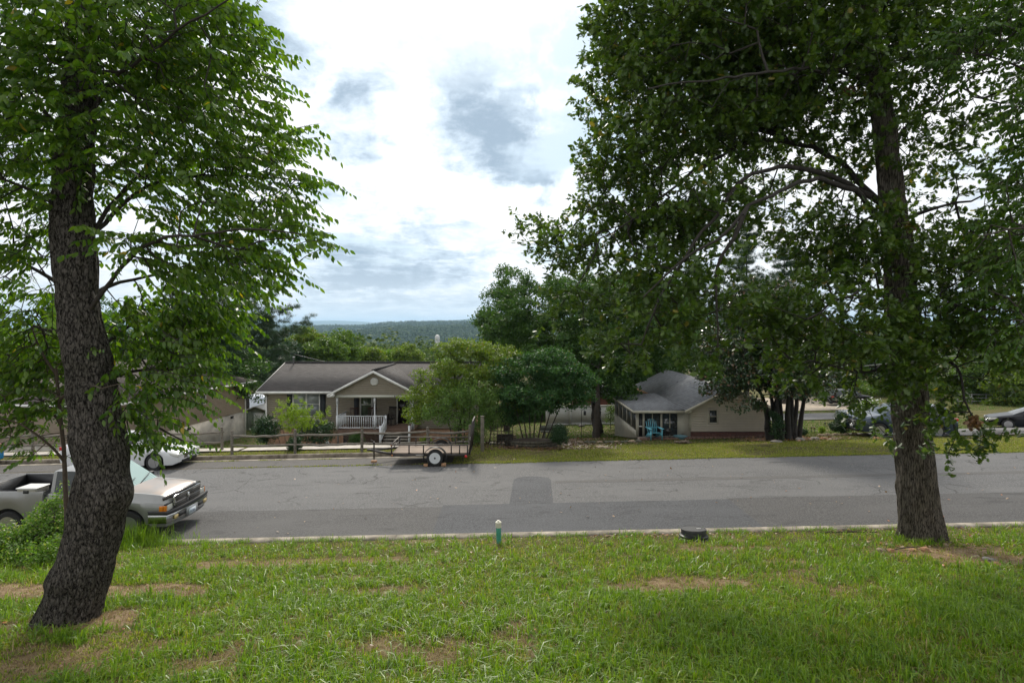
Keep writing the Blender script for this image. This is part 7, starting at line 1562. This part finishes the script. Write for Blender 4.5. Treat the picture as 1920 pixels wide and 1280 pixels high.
# green cleanout pipe
x, y = hit(935.5, 1018); z = G(x, y); t = empty('cleanout_pipe', (x, y, z), 0, 'green drain pipe with a cream screw cap standing at the lawn edge', 'pipe', rx=RAD(1.2), ry=RAD(-1.5)); H_ = 43/FPX*y
mb = MB(); mb.lathe([(.060, -.1), (.060, H_*.72)], n=24); mb.build('pipe_shaft', mat('green pvc', (.06, .30, .215), .45, var=.2, vscale=6), t, smooth=.6); mb = MB(); mb.lathe([(.069, H_*.70), (.071, H_*.86), (.074, H_*.865), (.074, H_*.93), (.055, H_*.945), (.054, H_*.955)], n=24); mb.box(-.025, .025, -.025, .025, H_*.955, H_*1.0); mb.build('cap', mat('cream pvc', (.56, .54, .44), .45, var=.1), t, smooth=.6)
# black ribbed access cover
x, y = hit(1301, 1012); z = G(x, y)-.0; R_ = 27/FPX*y; t = empty('drain_riser', (x, y, z), 0, 'black ribbed plastic drain riser with flat lid in the grass near the kerb', 'drain cover', rx=RAD(-6)); mb = MB(); mb.lathe([(R_*1.0, -.05), (R_, .05), (R_*.93, .07), (R_*.98, .09), (R_*.98, .12), (R_*.85, .14), (R_*.83, .22)], n=40); mb.build('ribbed_base', mat('sunworn black plastic', (.020, .020, .021), .5, var=.4, vscale=10), t, smooth=.5)
mb = MB(); mb.lathe([(R_*.86, .221), (R_*.86, .265), (R_*.82, .275), (R_*.80, .268), (.02, .272)], n=40); ld_ = mb.build('lid', mat('dusty black lid', (.035, .035, .036), .65, var=.4, vscale=12), t, smooth=.5); mb = MB(); mb.box(R_*.2, R_*.5, -.03, .0, .274, .278); mb.build('sticker', WHITE, ld_)
# leaf litter, twigs
def litter(name, label, n, fx, m, size=.05, zf=ground_z, dz=.012):
    x, y = fx(n); z = zf(x, y)+dz+rng.random(len(x))*.02; pos = np.stack([x, y, z], -1); ld = rng.normal(0, 1, pos.shape)*np.array([1, 1, .25]); wd = np.cross(ld, np.array([0, 0, 1.]))+rng.normal(0, .3, pos.shape)
    o = leaf_cloud(name, pos, ld, wd, size*rng.uniform(.6, 1.4, len(x)), T_OAK, m); return tag(o, label, 'leaf litter', kind='stuff')
LITM = leaf_mat('fallen leaves', (.13, .065, .03), (.28, .17, .08), .1, (.35, .12, .03), .1)
litter('leaf_litter', 'scattered brown fallen leaves over the near lawn and under the oak', 700, lambda n: (rng.uniform(-9, 13, n), rng.uniform(6, 14.4, n)), LITM, .07)
litter('leaf_litter', 'brown oak leaves and bark bits gathered around the oak and drain riser', 900, lambda n: (np.concatenate([rng.normal(ox+1.2, 1.6, n//2), rng.uniform(2, 12, n-n//2)]), np.concatenate([rng.normal(oy-.2, .5, n//2), KERB0-.05+rng.normal(0, .14, n-n//2)])), LITM, .07)
litter('leaf_litter', 'brown leaf mulch around the planter, thick and dark to give the yard its shade', 9000, lambda n: (rng.normal(1.2, 1.7, n), rng.uniform(25.3, 33, n)), leaf_mat('shade toned mulch', (.075, .04, .022), (.16, .09, .05), .1), .11)  # fallen leaves, laid thicker and darker to stand for shade under the trees
litter('leaf_litter', 'orange brown leaf heap at the foot of the magnolia', 1500, lambda n: (rng.normal(13.6, 1.0, n), rng.normal(28.0, .35, n)), LITM, .13, dz=.03)
litter('leaf_litter', 'few dead leaves on the verge and street', 260, lambda n: (rng.uniform(-8, 24, n), rng.uniform(14.9, 27, n)), LITM, .07, zf=gz)
mb = MB()
def stick(u, v, L_, a, r=.012):
    x, y = hit(u, v); z = float(ground_z(np.array(x), np.array(y)))+.03; d = np.array([cos(a), sin(a)*.6, 0])*L_/2; q = MB(); q.tube([np.array([x, y, z])-d, np.array([x, y, z+.02])+d*.1, np.array([x, y, z])+d], [r, r, r*.5], 6); return q
for u, v, L_, a, lb in ((1590, 1000, 1.6, .05, 'long fallen branch lying along the kerb left of the oak'), (1700, 1030, .9, .35, 'bent twig resting on the rocks before the oak'), (290, 1060, .35, -.1, 'short dark stick on the lawn right of the leaning tree'), (1840, 1012, .3, 1.3, 'stubby stick standing in the litter right of the oak')):
    tag(stick(u, v, L_, a, .022 if L_ > 1 else .012).build('fallen_branch', BARKT, smooth=.9), lb, 'branch')
# ---------------------------------------------------------------- the air
m = bpy.data.materials.new('haze'); m.use_nodes = True; nt = m.node_tree
for n_ in list(nt.nodes):
    if n_.type == 'BSDF_PRINCIPLED': nt.nodes.remove(n_)
pv = nt.nodes.new('ShaderNodeVolumePrincipled'); pv.inputs['Density'].default_value = HAZE_D; pv.inputs['Color'].default_value = (.52, .76, 1, 1); pv.inputs['Anisotropy'].default_value = .3
nt.links.new(pv.outputs[0], nt.nodes['Material Output'].inputs['Volume'])
mb = MB(); mb.box(-21000, 21000, -60, 26500, -70, 330); hz = mb.build('haze', m); tag(hz, kind='stuff', label='pale blue summer haze over the valley and hills')
